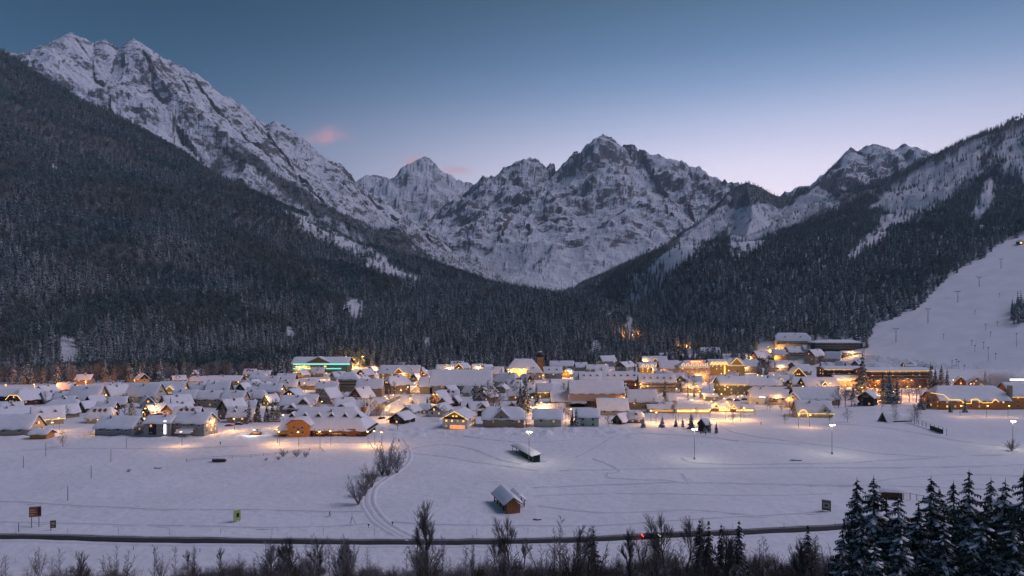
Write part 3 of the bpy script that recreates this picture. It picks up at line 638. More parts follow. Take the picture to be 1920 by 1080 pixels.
# ---------------------------------------------------------------- buildings
def window_mesh(mat, w=1.25, h=1.35, shutters=False):
    mb = MB(); mb.box(-w / 2, w / 2, -.07, .04, -h / 2, h / 2, M['frame']); mb.box(-w / 2 + .14, w / 2 - .14, -.10, -.07, -h / 2 + .14, h / 2 - .14, mat)
    mb.box(-.04, .04, -.13, -.10, -h / 2 + .1, h / 2 - .1, M['frame']); mb.box(-w / 2 - .1, w / 2 + .1, -.2, .0, -h / 2 - .12, -h / 2, M['snow'])
    return mb.mesh('window')
WIN = {k: window_mesh(M[v]) for k, v in dict(d='glassdark', g='glass', l='lit', m='litdim', r='litred').items()}
FOOT = []                                       # footprints, to keep trees and lamps out of walls
def strip_path(mb, pts, r, mat):
    for a, b in zip(pts, pts[1:]): mb.tube(a, b, r, r, mat, 4, True)
def make_house(x0, x1, yr, ye, yb, yaw, wall, gable, flags, label, name='house', cat='house', group=None):
    fl = {}
    for t in flags.split():
        k = t.rstrip('0123456789.-'); fl[k] = float(t[len(k):]) if len(t) > len(k) else 1.0
    hx, d = hit((x0 + x1) / 2, yb)
    a = math.radians(yaw); c, s = abs(math.cos(a)), abs(math.sin(a))
    E = max(3.2, (x1 - x0) / F * d - 1.2)
    k = fl.get('k', 1.25 if 15 < yaw % 180 < 165 else 1.5)
    D = E / (k * c + s); Dm = fl.get('D', 13.5)
    W = k * D
    if D > Dm and c > .3: D = Dm; W = (E - D * s) / c
    if 'D' in fl and c > .3: D = fl['D']; W = max(2.5, (E - D * s) / c)
    if 'W' in fl: W = fl['W']; D = max(3, (E - W * c) / max(s, .2)) if s > .5 else D
    half = (W * s + D * c) / 2; dc = d + half
    E *= dc / d * .985; W *= 1 + half / d * .9 if c > .5 else 1; D *= 1 + half / d * .9 if c <= .5 else 1
    X = ((x0 + x1) / 2 - 960) / F * dc
    z0 = ground(X, dc)
    zb = CAMZ - (yb - HOR) * d / F
    he = min(14.5, max(fl.get('e', 2.4), (yb - ye) * d / F))
    hr = CAMZ - (yr - HOR) * dc / F - zb
    lo, hi_ = .28, 1.15
    if 'p' in fl: lo = hi_ = fl['p']
    rise = min(max(hr - he, lo * D / 2), hi_ * D / 2)
    base = empty(name, (X, dc, min(z0, zb)), a)
    tagged(base, label, cat, group)
    FOOT.append((X, dc, W / 2, D / 2, a))
    ov = fl.get('o', .8 if W > 6 else .4)
    wm = M[wall]; gm = M[gable] if gable else wm
    f0 = 0 if 'h' in fl else (.5 if 'hh' in fl else 9)
    # walls
    mb = MB(); zf = -3.0
    mb.box(-W / 2, W / 2, -D / 2, D / 2, zf, he, wm)
    mb.build('wall', base)
    if f0 > 0:
        for sx in (-1, 1):
            g = MB(); x = sx * W / 2; xo = x + sx * .06; y = D / 2
            if f0 >= 9: pts = [(-y, he), (y, he), (0, he + rise)]
            else: pts = [(-y, he), (y, he), (y * (1 - f0), he + rise * f0), (-y * (1 - f0), he + rise * f0)]
            n = len(pts); V = [(x - sx * .3, p, q) for p, q in pts] + [(xo, p, q) for p, q in pts]
            fs = [tuple(range(n, 2 * n)), tuple(range(n))[::-1]] + [(i, (i + 1) % n, n + (i + 1) % n, n + i) for i in range(n)]
            g.poly(V, fs, gm); g.build('gable', base)
    # roof slab with snow on it
    f0_ = min(f0, 1)
    def xe(f, o): return W / 2 + o - (max(0, f - f0) * D / 2 if f0 < 9 else 0)
    def zr(t): return he + rise * (1 - abs(t)) - (0 if abs(t) <= 1 else 0)
    ry = D / 2 + ov; kk = ry / (D / 2)
    rows = sorted(set([-1, 0, 1] + ([-(1 - f0_), 1 - f0_] if 0 < f0 < 1 else [])))
    r = MB(); V = []; nr = len(rows)
    for dz in (.0, -.28):
        for t in rows:
            y = t * ry; z = he + rise * (1 - abs(y) / (D / 2)) + .12 + dz; x = xe(1 - abs(t), ov); V += [(-x, y, z), (x, y, z)]
    fs = []
    for i in range(nr - 1):
        a0 = 2 * i; fs += [(a0, a0 + 1, a0 + 3, a0 + 2)]; b0 = 2 * nr + 2 * i; fs += [(b0 + 2, b0 + 3, b0 + 1, b0)]
        fs += [(a0, a0 + 2, b0 + 2, b0), (a0 + 3, a0 + 1, b0 + 1, b0 + 3)]
    fs += [(0, 2 * nr, 2 * nr + 1, 1), (2 * nr - 2, 2 * nr - 1, 4 * nr - 1, 4 * nr - 2)]
    if f0 < 9:
        for i in range(nr // 2):
            j = nr - 1 - i
            if 1 - abs(rows[i]) >= f0_ - .01 and i + 1 <= j - 1 or (i + 1 == j - 0):
                pass
        lo_i = rows.index(-(1 - f0_)) if f0 else 0; hi_i = nr - 1 - lo_i; mid = nr // 2
        fs += [(2 * lo_i, 2 * mid, 2 * hi_i), (2 * lo_i + 1, 2 * hi_i + 1, 2 * mid + 1)]
    r.poly(V, fs, M['dark']); roof = r.build('roof', base)
    th = fl.get('t', .75) * (1 if W > 6 else .6)
    nx = int(min(26, max(6, W / 1.8))); ts = [-1, -.97, -.9, -.75, -.5, -.25, -.06, .06, .25, .5, .75, .9, .97, 1]
    us = [-1, -.985] + [-.95 + 1.9 * i / nx for i in range(nx + 1)] + [.985, 1]
    sn = MB(); V = []; sd_ = X * .37 + dc * .11
    wob = [1 + .05 * math.sin(sd_ + 3.1 * i) for i in range(len(us))]
    for t in ts:
        f = 1 - abs(t)
        for i, u in enumerate(us):
            e = max(0, 1 - abs(u) ** 24) ** .5 * max(0, 1 - abs(t) ** 16) ** .5
            y = t * (ry + .12 + (.22 * math.sin(i * 1.7 + sd_) if abs(t) > .96 else 0)); x = u * (xe(f, ov) + .1)
            lump = .5 + .5 * math.sin(i * .9 + sd_) * math.sin(t * 5 + i * .35 + sd_)
            z = he + rise * (1 - abs(y) / (D / 2)) + .13 + (th * (.78 + .4 * lump)) * e
            if abs(t) < .1: z -= .06 * D * .3 * (0.2)
            V.append((x, y, z))
    n = len(us); m_ = len(ts); fs = [(j * n + i, j * n + i + 1, (j + 1) * n + i + 1, (j + 1) * n + i) for j in range(m_ - 1) for i in range(n - 1)]
    if f0 < 9:
        for j in range(m_ // 2 - 1):
            if 1 - abs(ts[j]) >= f0_ - .06:
                q = m_ - 1 - j
                fs += [(j * n, (j + 1) * n, (q - 1) * n, q * n), (j * n + n - 1, q * n + n - 1, (q - 1) * n + n - 1, (j + 1) * n + n - 1)]
        fs += [((m_ // 2 - 1) * n, (m_ // 2) * n, (m_ // 2) * n)] if False else []
    sn.poly(V, fs, M['roofsnow']); so = sn.build('snow_cover', roof, smooth=True)
    if 'bare' in fl:                            # patches where the tiles show through the snow
        for k_ in range(3):
            p = MB(); u0 = (-.62 + .45 * k_) * W / 2; t0, t1 = .30, .72
            pr = [(u0 + .32 * W / 2 * q, tt) for q, tt in ((0, t0 + .1), (.6, t0), (1, t0 + .12), (.9, t1), (.35, t1 - .08), (.05, t1 - .2))]
            p.poly([(u, -t * D / 2, he + rise * (1 - t) + .13 + th * 1.25) for u, t in pr], [tuple(range(6))], M['tile']); p.build('bare_tiles', roof)
    # chimneys
    for i in range(int(fl.get('c', 0))):
        cx = W * (-.22 + .42 * ((i * .7 + (sd_ * 1.3) % 1) % 1)); cyy = D * (.10 if i % 2 else -.14); zt = he + rise * (1 - abs(cyy) / (D / 2)); q = fl.get('cs', .40)
        hh = fl.get('ct', 1.9)
        m = MB(); m.box(cx - q, cx + q, cyy - q, cyy + q, zt - .6, zt + hh, M['redbrown'] if 'cr' in fl else M['concrete'] if i % 2 == 0 else M['brown']); chn = m.build('chimney', base)
        m = MB(); m.box(cx - q - .1, cx + q + .1, cyy - q - .1, cyy + q + .1, zt + hh + .005, zt + hh + .4, M['roofsnow']); m.build('snow_cap', chn)
    # dormers on the slope that faces the camera
    sy = -1 if math.cos(a) >= 0 else 1
    nd = int(fl.get('d', 0)); dw = fl.get('dw', min(2.0, W / (nd * 2.2 + .5) if nd else 2.0))
    for i in range(nd):
        cx = (-.5 + (i + .5) / nd) * W * .92; yf = sy * D * fl.get('dy', .33); zs = he + rise * (1 - abs(yf) / (D / 2)) + .1; dh = dw * .55; back = sy * -D * .24
        m = MB(); y2 = yf + back; zt = zs + th * .5
        m.poly([(cx - dw / 2, yf, zs - .3), (cx + dw / 2, yf, zs - .3), (cx + dw / 2, yf, zt + dh * .3), (cx, yf, zt + dh * 1.3), (cx - dw / 2, yf, zt + dh * .3), (cx - dw / 2, y2, zs - .3), (cx + dw / 2, y2, zs - .3), (cx + dw / 2, y2, zt + dh * .3), (cx, y2, zt + dh * 1.3), (cx - dw / 2, y2, zt + dh * .3)],
               [(0, 1, 2, 3, 4), (1, 6, 7, 2), (0, 4, 9, 5), (5, 9, 8, 7, 6)], M['litdim'] if 'dl' in fl else M['dgreen'] if 'dg' in fl else M['redbrown'] if 'dr' in fl else M['dbrown'])
        dm = m.build('dormer', roof if False else base)
        m = MB(); o2 = .35; za = zt + dh * .3 - .2; zb_ = zt + dh * 1.3 + .12; ya = yf + sy * .45
        pts = []
        for yy in (ya, y2):
            for (xx, zz) in ((-dw / 2 - o2, za - .1), (0, zb_), (dw / 2 + o2, za - .1)): pts.append((cx + xx, yy, zz))
            for (xx, zz) in ((-dw / 2 - o2, za + .32), (0, zb_ + .5), (dw / 2 + o2, za + .32)): pts.append((cx + xx, yy, zz))
        m.poly(pts, [(0, 1, 4, 3), (1, 2, 5, 4), (3, 4, 10, 9), (4, 5, 11, 10), (0, 3, 9, 6), (2, 8, 11, 5)], M['roofsnow']); m.build('snow_cap', dm)
    # a cross gable standing out of the front slope
    if 'x' in fl:
        cx = fl.get('xp', 0) * W / 2; gw = fl.get('x') if fl['x'] > 1 else 5.0; yf = sy * (D / 2 + .4); hg = he + rise * .15; rg = gw * fl.get('xr', .5)
        m = MB(); y2 = sy * .05
        m.poly([(cx - gw / 2, yf, -1), (cx + gw / 2, yf, -1), (cx + gw / 2, yf, hg), (cx, yf, hg + rg), (cx - gw / 2, yf, hg), (cx - gw / 2, y2, -1), (cx + gw / 2, y2, -1), (cx + gw / 2, y2, hg), (cx, y2, hg + rg), (cx - gw / 2, y2, hg)],
               [(0, 1, 2, 3, 4), (1, 6, 7, 2), (0, 4, 9, 5), (5, 9, 8, 7, 6)], gm if not 'xw' in fl else wm)
        xg = m.build('front_gable', base)
        m = MB(); pts = []; o2 = .5; ya = yf + sy * .7
        for yy in (ya, y2):
            for e2 in (.1, .75):
                for (xx, zz) in ((-gw / 2 - o2, hg - .45), (0, hg + rg), (gw / 2 + o2, hg - .45)): pts.append((cx + xx, yy, zz + e2))
        m.poly(pts, [(0, 1, 4, 3), (1, 2, 5, 4), (3, 4, 10, 9), (4, 5, 11, 10), (0, 3, 9, 6), (2, 8, 11, 5)], M['roofsnow']); m.build('snow_cover', xg, smooth=False)
        if 'xs' in fl:
            m = MB(); strip_path(m, [(cx - gw / 2 - o2, ya + sy * .1, hg - .4), (cx, ya + sy * .1, hg + rg + .05), (cx + gw / 2 + o2, ya + sy * .1, hg - .4)], .16, M['string']); m.build('light_string', xg)
        else:
            w = link('window', WIN['l' if 'xl' in fl else 'd'], xg, loc=(cx, yf + sy * .04, hg + .1), rz=0 if sy < 0 else math.pi)
    # windows on the walls that look towards the camera
    rd = random.Random(int(abs(X * 13 + dc * 7)))
    litf = fl.get('l', .13)
    view = Vector((X, dc)).normalized()
    for (nx_, ny_, L_, off, isg) in ((0, -1, W, D / 2, 0), (0, 1, W, D / 2, 0), (-1, 0, D, W / 2, 1), (1, 0, D, W / 2, 1)):
        wn = Vector((nx_ * math.cos(a) - ny_ * math.sin(a), nx_ * math.sin(a) + ny_ * math.cos(a)))
        if wn.dot(view) > -.28: continue
        n = int(min(9, max(1, L_ / (3.3 if dc < 520 else 4.6)))); fr = int(min(4, max(1, (he + .4) / 2.7)))
        if dc > 560: fr = min(fr, 2)
        if 'nw' in fl: n = int(min(n, fl['nw']))
        if fl.get('nw', 1) == 0: continue
        for q in range(fr):
            zz = he - 1.35 - 2.7 * q
            if zz < 1.0 and he > 2.6: continue
            for i in range(n):
                if rd.random() < .12: continue
                u = (-.5 + (i + .5) / n) * L_ * .92
                kd = 'l' if rd.random() < litf else ('m' if rd.random() < litf * 1.6 else ('d' if rd.random() < .75 else 'g'))
                p = (u, ny_ * (off + .02), zz) if not isg else (nx_ * (off + .02), u, zz)
                link('window', WIN[kd], base, loc=p, rz=math.atan2(ny_, nx_) + math.pi / 2)
        if isg and rise > 2.4 and f0 > .4 and 'ng' not in fl:
            for u in ((-.9, .9) if D > 9 else (0,)):
                link('window', WIN['l' if rd.random() < litf * 1.5 else 'd'], base, loc=(nx_ * (off + .08), u, he + rise * .28), rz=math.atan2(ny_, nx_) + math.pi / 2)
        if isg and 'b' in fl:
            m = MB(); x = nx_ * off; xa, xb = sorted((x + nx_ * .05, x + nx_ * 1.3)); zz = he - .1
            m.box(xa, xb, -D * .42, D * .42, zz - .15, zz + .02, M['brown']); xc, xd = sorted((x + nx_ * 1.22, x + nx_ * 1.34))
            m.box(xc, xd, -D * .42, D * .42, zz + .06, zz + .95, M['brown']); m.build('balcony', base)
        if not isg and 'bb' in fl:
            for q in range(int(fl['bb'])):
                m = MB(); y = ny_ * off; ya, yb_ = sorted((y + ny_ * .05, y + ny_ * 1.2)); zz = he - 2.2 - 2.7 * q
                m.box(-W * .46, W * .46, ya, yb_, zz - .15, zz, M['concrete']); yc, yd = sorted((y + ny_ * 1.12, y + ny_ * 1.24))
                m.box(-W * .46, W * .46, yc, yd, zz + .04, zz + .9, M['dgreen'] if 'gb' in fl else M['brown']); m.build('balcony', base)
                m = MB(); m.box(-W * .45, W * .45, yc - .15, yd + .15, zz + .905, zz + 1.1, M['roofsnow']); m.build('snow_ledge', base)
        # light strings
        q = .15 * fl.get('sr', 1)
        if isg and 'sg' in fl:
            xx = nx_ * (off + ov + .15); m = MB()
            if f0 >= 9: strip_path(m, [(xx, -ry, he - ov * rise / (D / 2) - .1), (xx, 0, he + rise + .15), (xx, ry, he - ov * rise / (D / 2) - .1)], q, M['string'])
            else: strip_path(m, [(xx, -ry, he - .3), (xx, -ry * (1 - f0_), he + rise * f0_ - .1), (xx, ry * (1 - f0_), he + rise * f0_ - .1), (xx, ry, he - .3)], q, M['string'])
            m.build('light_string', base)
        if not isg and 'se' in fl:
            yy = ny_ * (off + ov + .12); zz = he - ov * rise / (D / 2) - .15; m = MB(); strip_path(m, [(-W / 2 - ov, yy, zz), (W / 2 + ov, yy, zz)], q, M['string']); m.build('light_string', base)
        if not isg and 'sl' in fl:                  # a floodlit band under the eaves
            yy = ny_ * (off + .08); m = MB(); y_a, y_b = sorted((yy, yy + ny_ * .05)); m.box(-W * .47, W * .47, y_a, y_b, he - .9, he - .25, M['strong']); m.build('lit_band', base)
        if not isg and 'sw' in fl:                  # a row of glowing arches at roof level
            for i in range(int(fl['sw'])):
                u = (-.5 + (i + .5) / fl['sw']) * W * .9; z1 = he + rise * .15; yy = ny_ * (off + ov + .3); m = MB()
                strip_path(m, [(u - 1.2, yy, z1), (u - 1.2, yy, z1 + 1.6), (u - .6, yy, z1 + 2.4), (u + .6, yy, z1 + 2.4), (u + 1.2, yy, z1 + 1.6), (u + 1.2, yy, z1)], .22, M['string']); m.build('lit_arch', base)
    return base, W, D, he, rise, dc, X

H = [
# ---- front left corner
(-28,72,778,803,818,3,'beige',None,'nw3 D12 c0','long low beige house with a plain snow roof, lowest at the left edge'),
(-16,60,764,779,792,42,'tan','orangewood','sg c1 l.3 k1.5','chalet at the left edge with a glowing light chain along its gable'),
(58,121,762,785,800,38,'beige','orangewood','sg se l.3 d2 k1.4','chalet whose gable and eave both carry a bright yellow light chain'),
(25,82,730,750,762,70,'brown','brown','hh sg b l.2','chalet with a hipped gable outlined by a trapezoid of yellow light'),
(-22,46,729,742,752,0,'dbrown','dbrown','nw2','wide dark house under deep snow at the left edge, behind the lit chalets'),
(76,112,730,748,758,60,'grey','dbrown','c1','grey house turned gable first, right of the chalet with the trapezoid lights'),
(104,137,728,746,757,10,'beige','dbrown','c1','small house wedged between the grey gable house and a wide white roof at left'),
(136,195,724,747,759,0,'beige',None,'c1 l.1','wide low beige house below the forest with an orange street lamp behind its roof'),
(194,242,722,741,754,62,'tan','brown','c1 b','house with a large brown timber gable, left of the big blank white roof'),
(241,308,714,742,756,-8,'cream',None,'c2 nw3','big blank white roof just left of the gold lit chalet'),
(90,154,750,767,776,8,'tan',None,'hh c0 nw3','house with a rounded hipped roof behind the chalet with two light chains'),
(110,148,757,774,785,55,'tan','brown','','narrow tan gable house beside the double chain chalet'),
(150,178,749,764,775,68,'brown','brown','','brown timber barn gable, left one of a close pair'),
(162,196,741,756,768,66,'dbrown','dgreen','b','dark timber chalet behind the brown barn gable'),
(167,215,762,782,794,4,'cream',None,'hh bare l.3','cream house with red tiles showing through the snow of its roof'),
(186,268,781,802,819,-6,'concrete','white','c1 nw4 D11 l.05','grey bungalow with a long plain roof beside the field, left of the modern pair'),
(204,240,743,757,766,12,'beige','brown','c0','small snowed house left of the dark spruce'),
(258,294,741,757,766,-55,'beige','tan','l.4 c1','beige house with a lamp at its gable right of the dark spruce'),
(270,314,758,774,783,60,'brown','brown','c1','brown gable house behind the modern pair of houses'),
(278,330,769,793,819,0,'concrete',None,'c1 nw2 D10 p.5','left half of the modern pair, with dark tall windows'),
(328,404,763,793,819,-10,'concrete','white','c2 D11 p.75 nw4 l.15','right half of the modern pair, a tall grey house with a white gable'),
(300,362,741,760,772,48,'ochre','ochre','c2 k1.3','ochre house with a snowy roof behind the modern pair'),
(300,350,716,734,744,4,'yellow',None,'x6 xs se l.8','gold lit chalet with a glowing pointed gable in the left of the village'),
(352,389,712,732,741,-6,'cream','brown','c1','white roofed house next to the gold lit chalet on its right'),
(326,372,732,746,764,0,'beige',None,'c1 l.0','first house of the stepped beige terrace behind the ochre house'),
(372,418,733,747,764,0,'beige',None,'c1','second house of the stepped beige terrace'),
(418,464,733,748,765,-4,'beige',None,'c1 l.05','right end house of the stepped beige terrace'),
(388,434,716,732,742,5,'grey','brown','c1','grey walled house in the middle rows, above the beige terrace'),
(390,456,705,714,722,0,'beige','brown','c2','low wide roof in the rearmost row at left centre, below the forest'),
(356,392,706,714,722,0,'cream','brown','hh c1','short hipped roof at the left end of the rearmost row'),
(444,470,717,731,744,84,'greenwood','dgreen','nw1','dark green gable facing the field, in the middle of the white roofs'),
(466,489,710,722,730,75,'orange','orangewood','l.9','small orange house with one big bright window among the rear roofs'),
(487,525,706,719,727,0,'beige','dbrown','c1','wide roof right of the small orange house'),
(486,532,720,733,750,-3,'pink','beige','c1 nw3','tall pale house with a blank wall below the small orange house'),
(463,496,726,738,748,6,'pink',None,'c0','low pinkish house left of the tall pale one'),
(410,462,748,768,787,58,'tan','brown','c2 cr l.08 b','tan chalet with a brown gable and a red chimney, left of the spruce row'),
(492,524,740,753,762,62,'greenwood','greywood','','grey green gable house behind the spruce row'),
(520,556,701,712,721,2,'beige','brown','c1','snow roof left of the teal lit hall, in the rearmost row'),
(524,560,712,724,733,0,'beige','dbrown','c1 d1','roof with one dark dormer below the teal lit hall'),
(556,600,712,722,731,-6,'ochre',None,'c1','ochre house with a wide snow roof below the teal lit hall'),
(533,570,729,742,751,80,'grey','dgreen','','house with a dark triangular gable above the two storey inn with a porch'),
(529,598,742,759,772,0,'pink','brown','x6 xp0.35 c1 l.05','pinkish house with a brown cross gable above the orange hotel'),
(534,584,760,767,775,0,'tan','brown','x5 xp-0.4 p.3 D7 nw2','low annexe with a small gable, right behind the orange hotel'),
(598,640,726,745,758,66,'tan','beige','nw2','tan house with a broad plain gable, left of the red brown gable'),
(594,636,718,728,738,0,'ochre',None,'c1','ochre house with a long snow roof behind the broad plain gable'),
(598,619,760,771,777,0,'beige',None,'nw0 D5','small hut roof with a lamp under it, behind the orange hotel'),
(636,676,699,710,734,0,'ochre','brown','h bb3 c0 l.12','four storey brown hotel block with rows of balconies'),
(668,702,692,703,713,66,'pink','brown','l.15','brown gabled house right behind the four storey block'),
(670,720,711,727,744,0,'tan',None,'c2 l.1','tan house with two tall chimneys in the centre of the left village'),
(716,770,705,722,740,46,'tan','dbrown','hh c1 l.35 k1.5','corner house on the lit street with a dark hipped gable'),
(655,702,726,745,758,64,'white','redbrown','c1 l.05','white house with a red brown gable point'),
(618,672,746,761,776,28,'grey',None,'hh c1','grey house with a rounded snow roof behind the lit attic gable'),
(650,687,752,762,774,0,'orange',None,'nw1 D7','small house with an orange brick side wall next to the bare trees'),
(626,676,755,772,779,80,'brown','brown','ng','brown gable with a single lit attic window behind the hotel dormers'),
(712,790,685,700,714,-4,'yellow','orangewood','x7 xs d3 l.8','yellow lit hotel with a bright portal at the top of the lit street'),
(784,802,686,700,712,75,'orange','orangewood','l.3','narrow orange gable at the right end of the yellow lit hotel'),
(770,789,697,708,716,70,'grey','dbrown','','small dark gable at the foot of the yellow lit hotel'),
(787,814,698,724,739,0,'beige',None,'D15 nw0 p.8','lower left wing of the long barn'),
(752,800,741,757,764,0,'grey',None,'c1 x4 xp0','snowed in house left of the two green gables, with a flat dark chimney'),
(751,790,760,772,784,72,'white','greenwood','nw2 k1.5','white house with a green gable, left one of the two'),
(803,848,758,771,782,74,'white','greenwood','nw2 k1.6','white house with a green gable, right one of the two'),
(733,757,759,772,780,0,'pink',None,'l.9 D7','little pink house with red lit windows beside the street bend'),
(786,808,757,770,776,0,'beige',None,'D8 nw1','low link roof between the two green gabled houses'),
(730,779,773,789,795,68,'dbrown','blackwood','nw1','dark open shed at the end of the path by the field'),
(830,893,768,785,806,78,'white','yellow','sg b l.7 k1.3','white chalet with a yellow lit gable and a red glowing ground floor'),
(806,844,733,748,758,60,'brown','brown','','brown gabled house in front of the long barn'),
(820,850,745,756,765,72,'orange','orangewood','','orange timber gable in front of the long barn'),
(844,866,741,752,762,72,'brown','brown','','small brown gable just right of the orange timber gable'),
(830,860,723,733,742,50,'grey','brown','c0','small roof buried in snow at the foot of the barn wall'),
(866,892,724,735,744,-40,'grey','brown','c0','small snowed roof among frosted trees right of the barn foot'),
(873,919,754,768,781,20,'white','dbrown','x5 xp0.2','white house with a dark brown cross gable, right of the lit white chalet'),
(890,919,753,768,780,60,'redbrown','brown','','red brown gable house between the cross gable and the long grey house'),
# ---- rear centre
(818,852,684,692,700,0,'beige','brown','c1 l.4','rear roof above the barn, left of the lit arch'),
(852,884,681,690,698,60,'cream','orangewood','sg l.5','small house above the barn with a lit arched gable'),
(884,912,683,691,700,5,'beige','brown','c2','rear roof above the right half of the barn'),
(898,930,684,694,702,58,'cream','tan','l.4','house with a pale lit gable at the right end above the barn'),
(905,945,688,700,708,0,'grey','brown','c1','broad snow roof left of the church'),
(925,979,699,716,727,-32,'beige','tan','c1 ct5 l.06 hh','beige house with a very tall chimney below the church'),
(987,1018,689,698,712,0,'pink',None,'h c1 nw3 l.1','pale square house with a hipped roof right in front of the church'),
(1018,1054,688,699,710,4,'grey','brown','d2 l.05','long snow roof directly right of the church tower'),
(1030,1076,677,686,694,0,'beige','brown','c2','roof in the last row right of the church tower'),
(1076,1102,680,688,696,10,'beige','brown','c1','small roof left of the lone dark spruce in the last row'),
(1052,1078,692,700,708,64,'ochre','brown','l.3','brown gable with lit windows behind the long hotel row'),
(1005,1039,718,733,747,0,'yellow',None,'D9 se l.3 nw3','left wing of the community hall with a yellow light strip'),
(1031,1069,719,753,764,0,'yellow',None,'D30 p.38 se nw0','middle roof of the community hall, a long slope above a bright eave'),
(1066,1098,740,754,764,0,'yellow',None,'D9 se sl nw0','low front wing of the community hall over a bright window band'),
(1066,1168,713,736,764,0,'pink',None,'D15 nw0','large hall with a long pinkish blank wall in the centre of the village'),
(1166,1178,719,728,762,0,'cream',None,'h D7 nw1','slim stair tower at the right end of the large hall'),
(904,984,764,785,802,0,'tan',None,'hh x8 xp-0.1 dg c2 D13 nw6','wide grey beige house with a dark green triangle in its roof, facing the field'),
(934,980,752,764,771,0,'redbrown','redbrown','x5 xp0.15 p.6','house with a red brown cross gable peeping over the wide grey beige house'),
(998,1056,768,785,801,-5,'cream','brown','D11 nw2','cream house with two small windows, third from the right in the front row'),
(1006,1059,758,768,774,0,'beige','brown','D9 nw1','snow roof behind the cream house with two small windows'),
(1078,1125,767,782,800,-4,'green_pale','brown','D11 nw2','pale green house with a snowy spruce at its left corner'),
(1118,1176,747,768,779,0,'grey','dbrown','D13 nw3 p.9','broad steep roofed house behind the front row, right of the community hall'),
(1146,1184,764,790,796,52,'dbrown','brown','p1.15 k1.6 e2','dark timber house with its roof reaching almost to the snow'),
(1176,1208,762,784,794,-10,'tan',None,'d1 dr hh','right end house of the front row, with one small red dormer'),
(1174,1232,731,752,768,-4,'ochre',None,'nw3 l.1','ochre walled house with a big white roof right of the large hall'),
# ---- long hotel row
(1085,1128,698,711,731,0,'beige','brown','d3 bb2 D13 l.05','left third of the long dormered apartment row'),
(1128,1198,698,711,731,0,'redbrown','brown','d5 bb2 D13 l.05','middle third of the long dormered apartment row, with red brown bays'),
(1196,1266,702,716,736,-3,'beige','brown','d5 bb2 D13 l.08','right third of the long dormered apartment row'),
(1098,1140,684,692,700,0,'grey','brown','c1','snow roof behind the left third of the dormered row'),
(1150,1196,678,688,696,55,'grey','brown','c1 d1','roof on the small rise right of the lone dark spruce'),
(1120,1156,667,677,688,20,'grey','greywood','','grey barn under a tall snow cap in the last row'),
# ---- lit centre right
(1196,1236,680,689,700,0,'yellow',None,'sw4 l.7','hotel wing with glowing arches left of the dark roofed house'),
(1203,1250,668,677,684,0,'tan','brown','c2 x5 xs','rear house with a small glowing dormer arch at the top of the town'),
(1234,1272,676,690,708,0,'pink','redbrown','nw3 l.1 D14','red brown connecting wing left of the hotel with the red roof sign'),
(1268,1328,676,688,716,0,'pink',None,'h sw6 sl D16 l.35 nw7','big pink hotel with glowing attic arches under the red roof sign'),
(1326,1362,674,684,704,0,'ochre','orangewood','sw4 l.5 D14','left half of the gold lit hotel, with zigzag gables of light'),
(1360,1393,672,684,704,0,'ochre',None,'hh se x12 xs l.6 D14','right half of the gold lit hotel, under a wide glowing arch'),
(1342,1400,706,720,740,3,'olive',None,'se D14 c1 l.25 nw6','long olive building with a yellow light strip and a black chimney'),
(1398,1452,710,722,740,0,'olive','brown','D13 l.5 nw5','right wing of the long olive building, with pairs of lit windows'),
(1402,1476,726,745,760,-8,'white','grey','hh D14 l.1 c1 nw4','white house with a huge rounded roof and a dark red entrance canopy'),
(1440,1478,704,715,724,0,'tan',None,'x4 xs l.3','low roof with a tiny glowing gable next to the olive building'),
(1474,1510,689,706,718,82,'orange','orangewood','sg b l.8','chalet whose big triangular gable glows orange and yellow'),
(1248,1290,700,711,722,0,'grey','brown','hh','snowed roofs around a wooden gable in front of the red brown wing'),
(1212,1244,702,711,718,0,'grey','brown','d1','low snow roof in front of the glowing arches wing'),
(1262,1296,704,715,730,66,'tan','brown','','brown gable at the right end of the dormered row'),
(1318,1344,738,744,752,0,'grey','brown','D7 nw2 p.4','flat snowed garage roof by the car park'),
(1248,1268,737,751,762,0,'cream',None,'nw0 D10','small steep roof left of the market roofs'),
(1310,1350,651,662,672,4,'grey','brown','D12','large white roof in the last row below the dark forest'),
(1330,1349,659,668,678,80,'redbrown','redbrown','','red brown gable just below the large white roof of the last row'),
(1284,1312,655,663,671,0,'grey','brown','c1','low roof left of the large white roof, under an orange lamp'),
(1350,1382,664,672,680,0,'grey','brown','d2','snow roof behind the gold lit hotel, left'),
(1380,1410,663,672,680,14,'beige','brown','c1','snow roof behind the gold lit hotel, right'),
(1404,1448,657,670,680,30,'dbrown','brown','c1','dark timber house below the hillside hotel'),
(1418,1450,672,683,690,60,'tan','brown','l.2','tan gable house below the dark timber house'),
(1390,1424,674,686,700,5,'grey','brown','hh','roof between the gold lit hotel and the two spruces'),
(1440,1474,676,688,698,0,'beige','brown','l.1','house behind the glowing triangular gable, left of it'),
(1470,1500,678,690,698,64,'beige','brown','c1','small snow roofs above the glowing triangular gable'),
(1486,1520,683,695,704,10,'grey','brown','','snow roof right above the glowing triangular gable'),
(1278,1312,664,671,678,0,'grey','brown','c2','rear roof behind the red roof sign'),
(1232,1262,662,670,677,0,'grey','brown','hh','half hidden roof among trees at the top of the town'),
# ---- hillside
(1452,1517,624,638,656,-12,'cream','dbrown','hh d2 bb2 D20 l.08 c1 o1.5','big cream hillside hotel with a wide hipped roof'),
(1470,1510,650,660,676,10,'cream','brown','bb2 l.12 c1','cream annexe directly below the big hillside hotel'),
(1448,1472,655,664,678,0,'ochre',None,'l.5 nw3','lit terrace house at the left foot of the hillside hotel'),
(1504,1552,655,667,684,40,'tan','redbrown','c1','house with a red brown gable below the dark green hotel'),
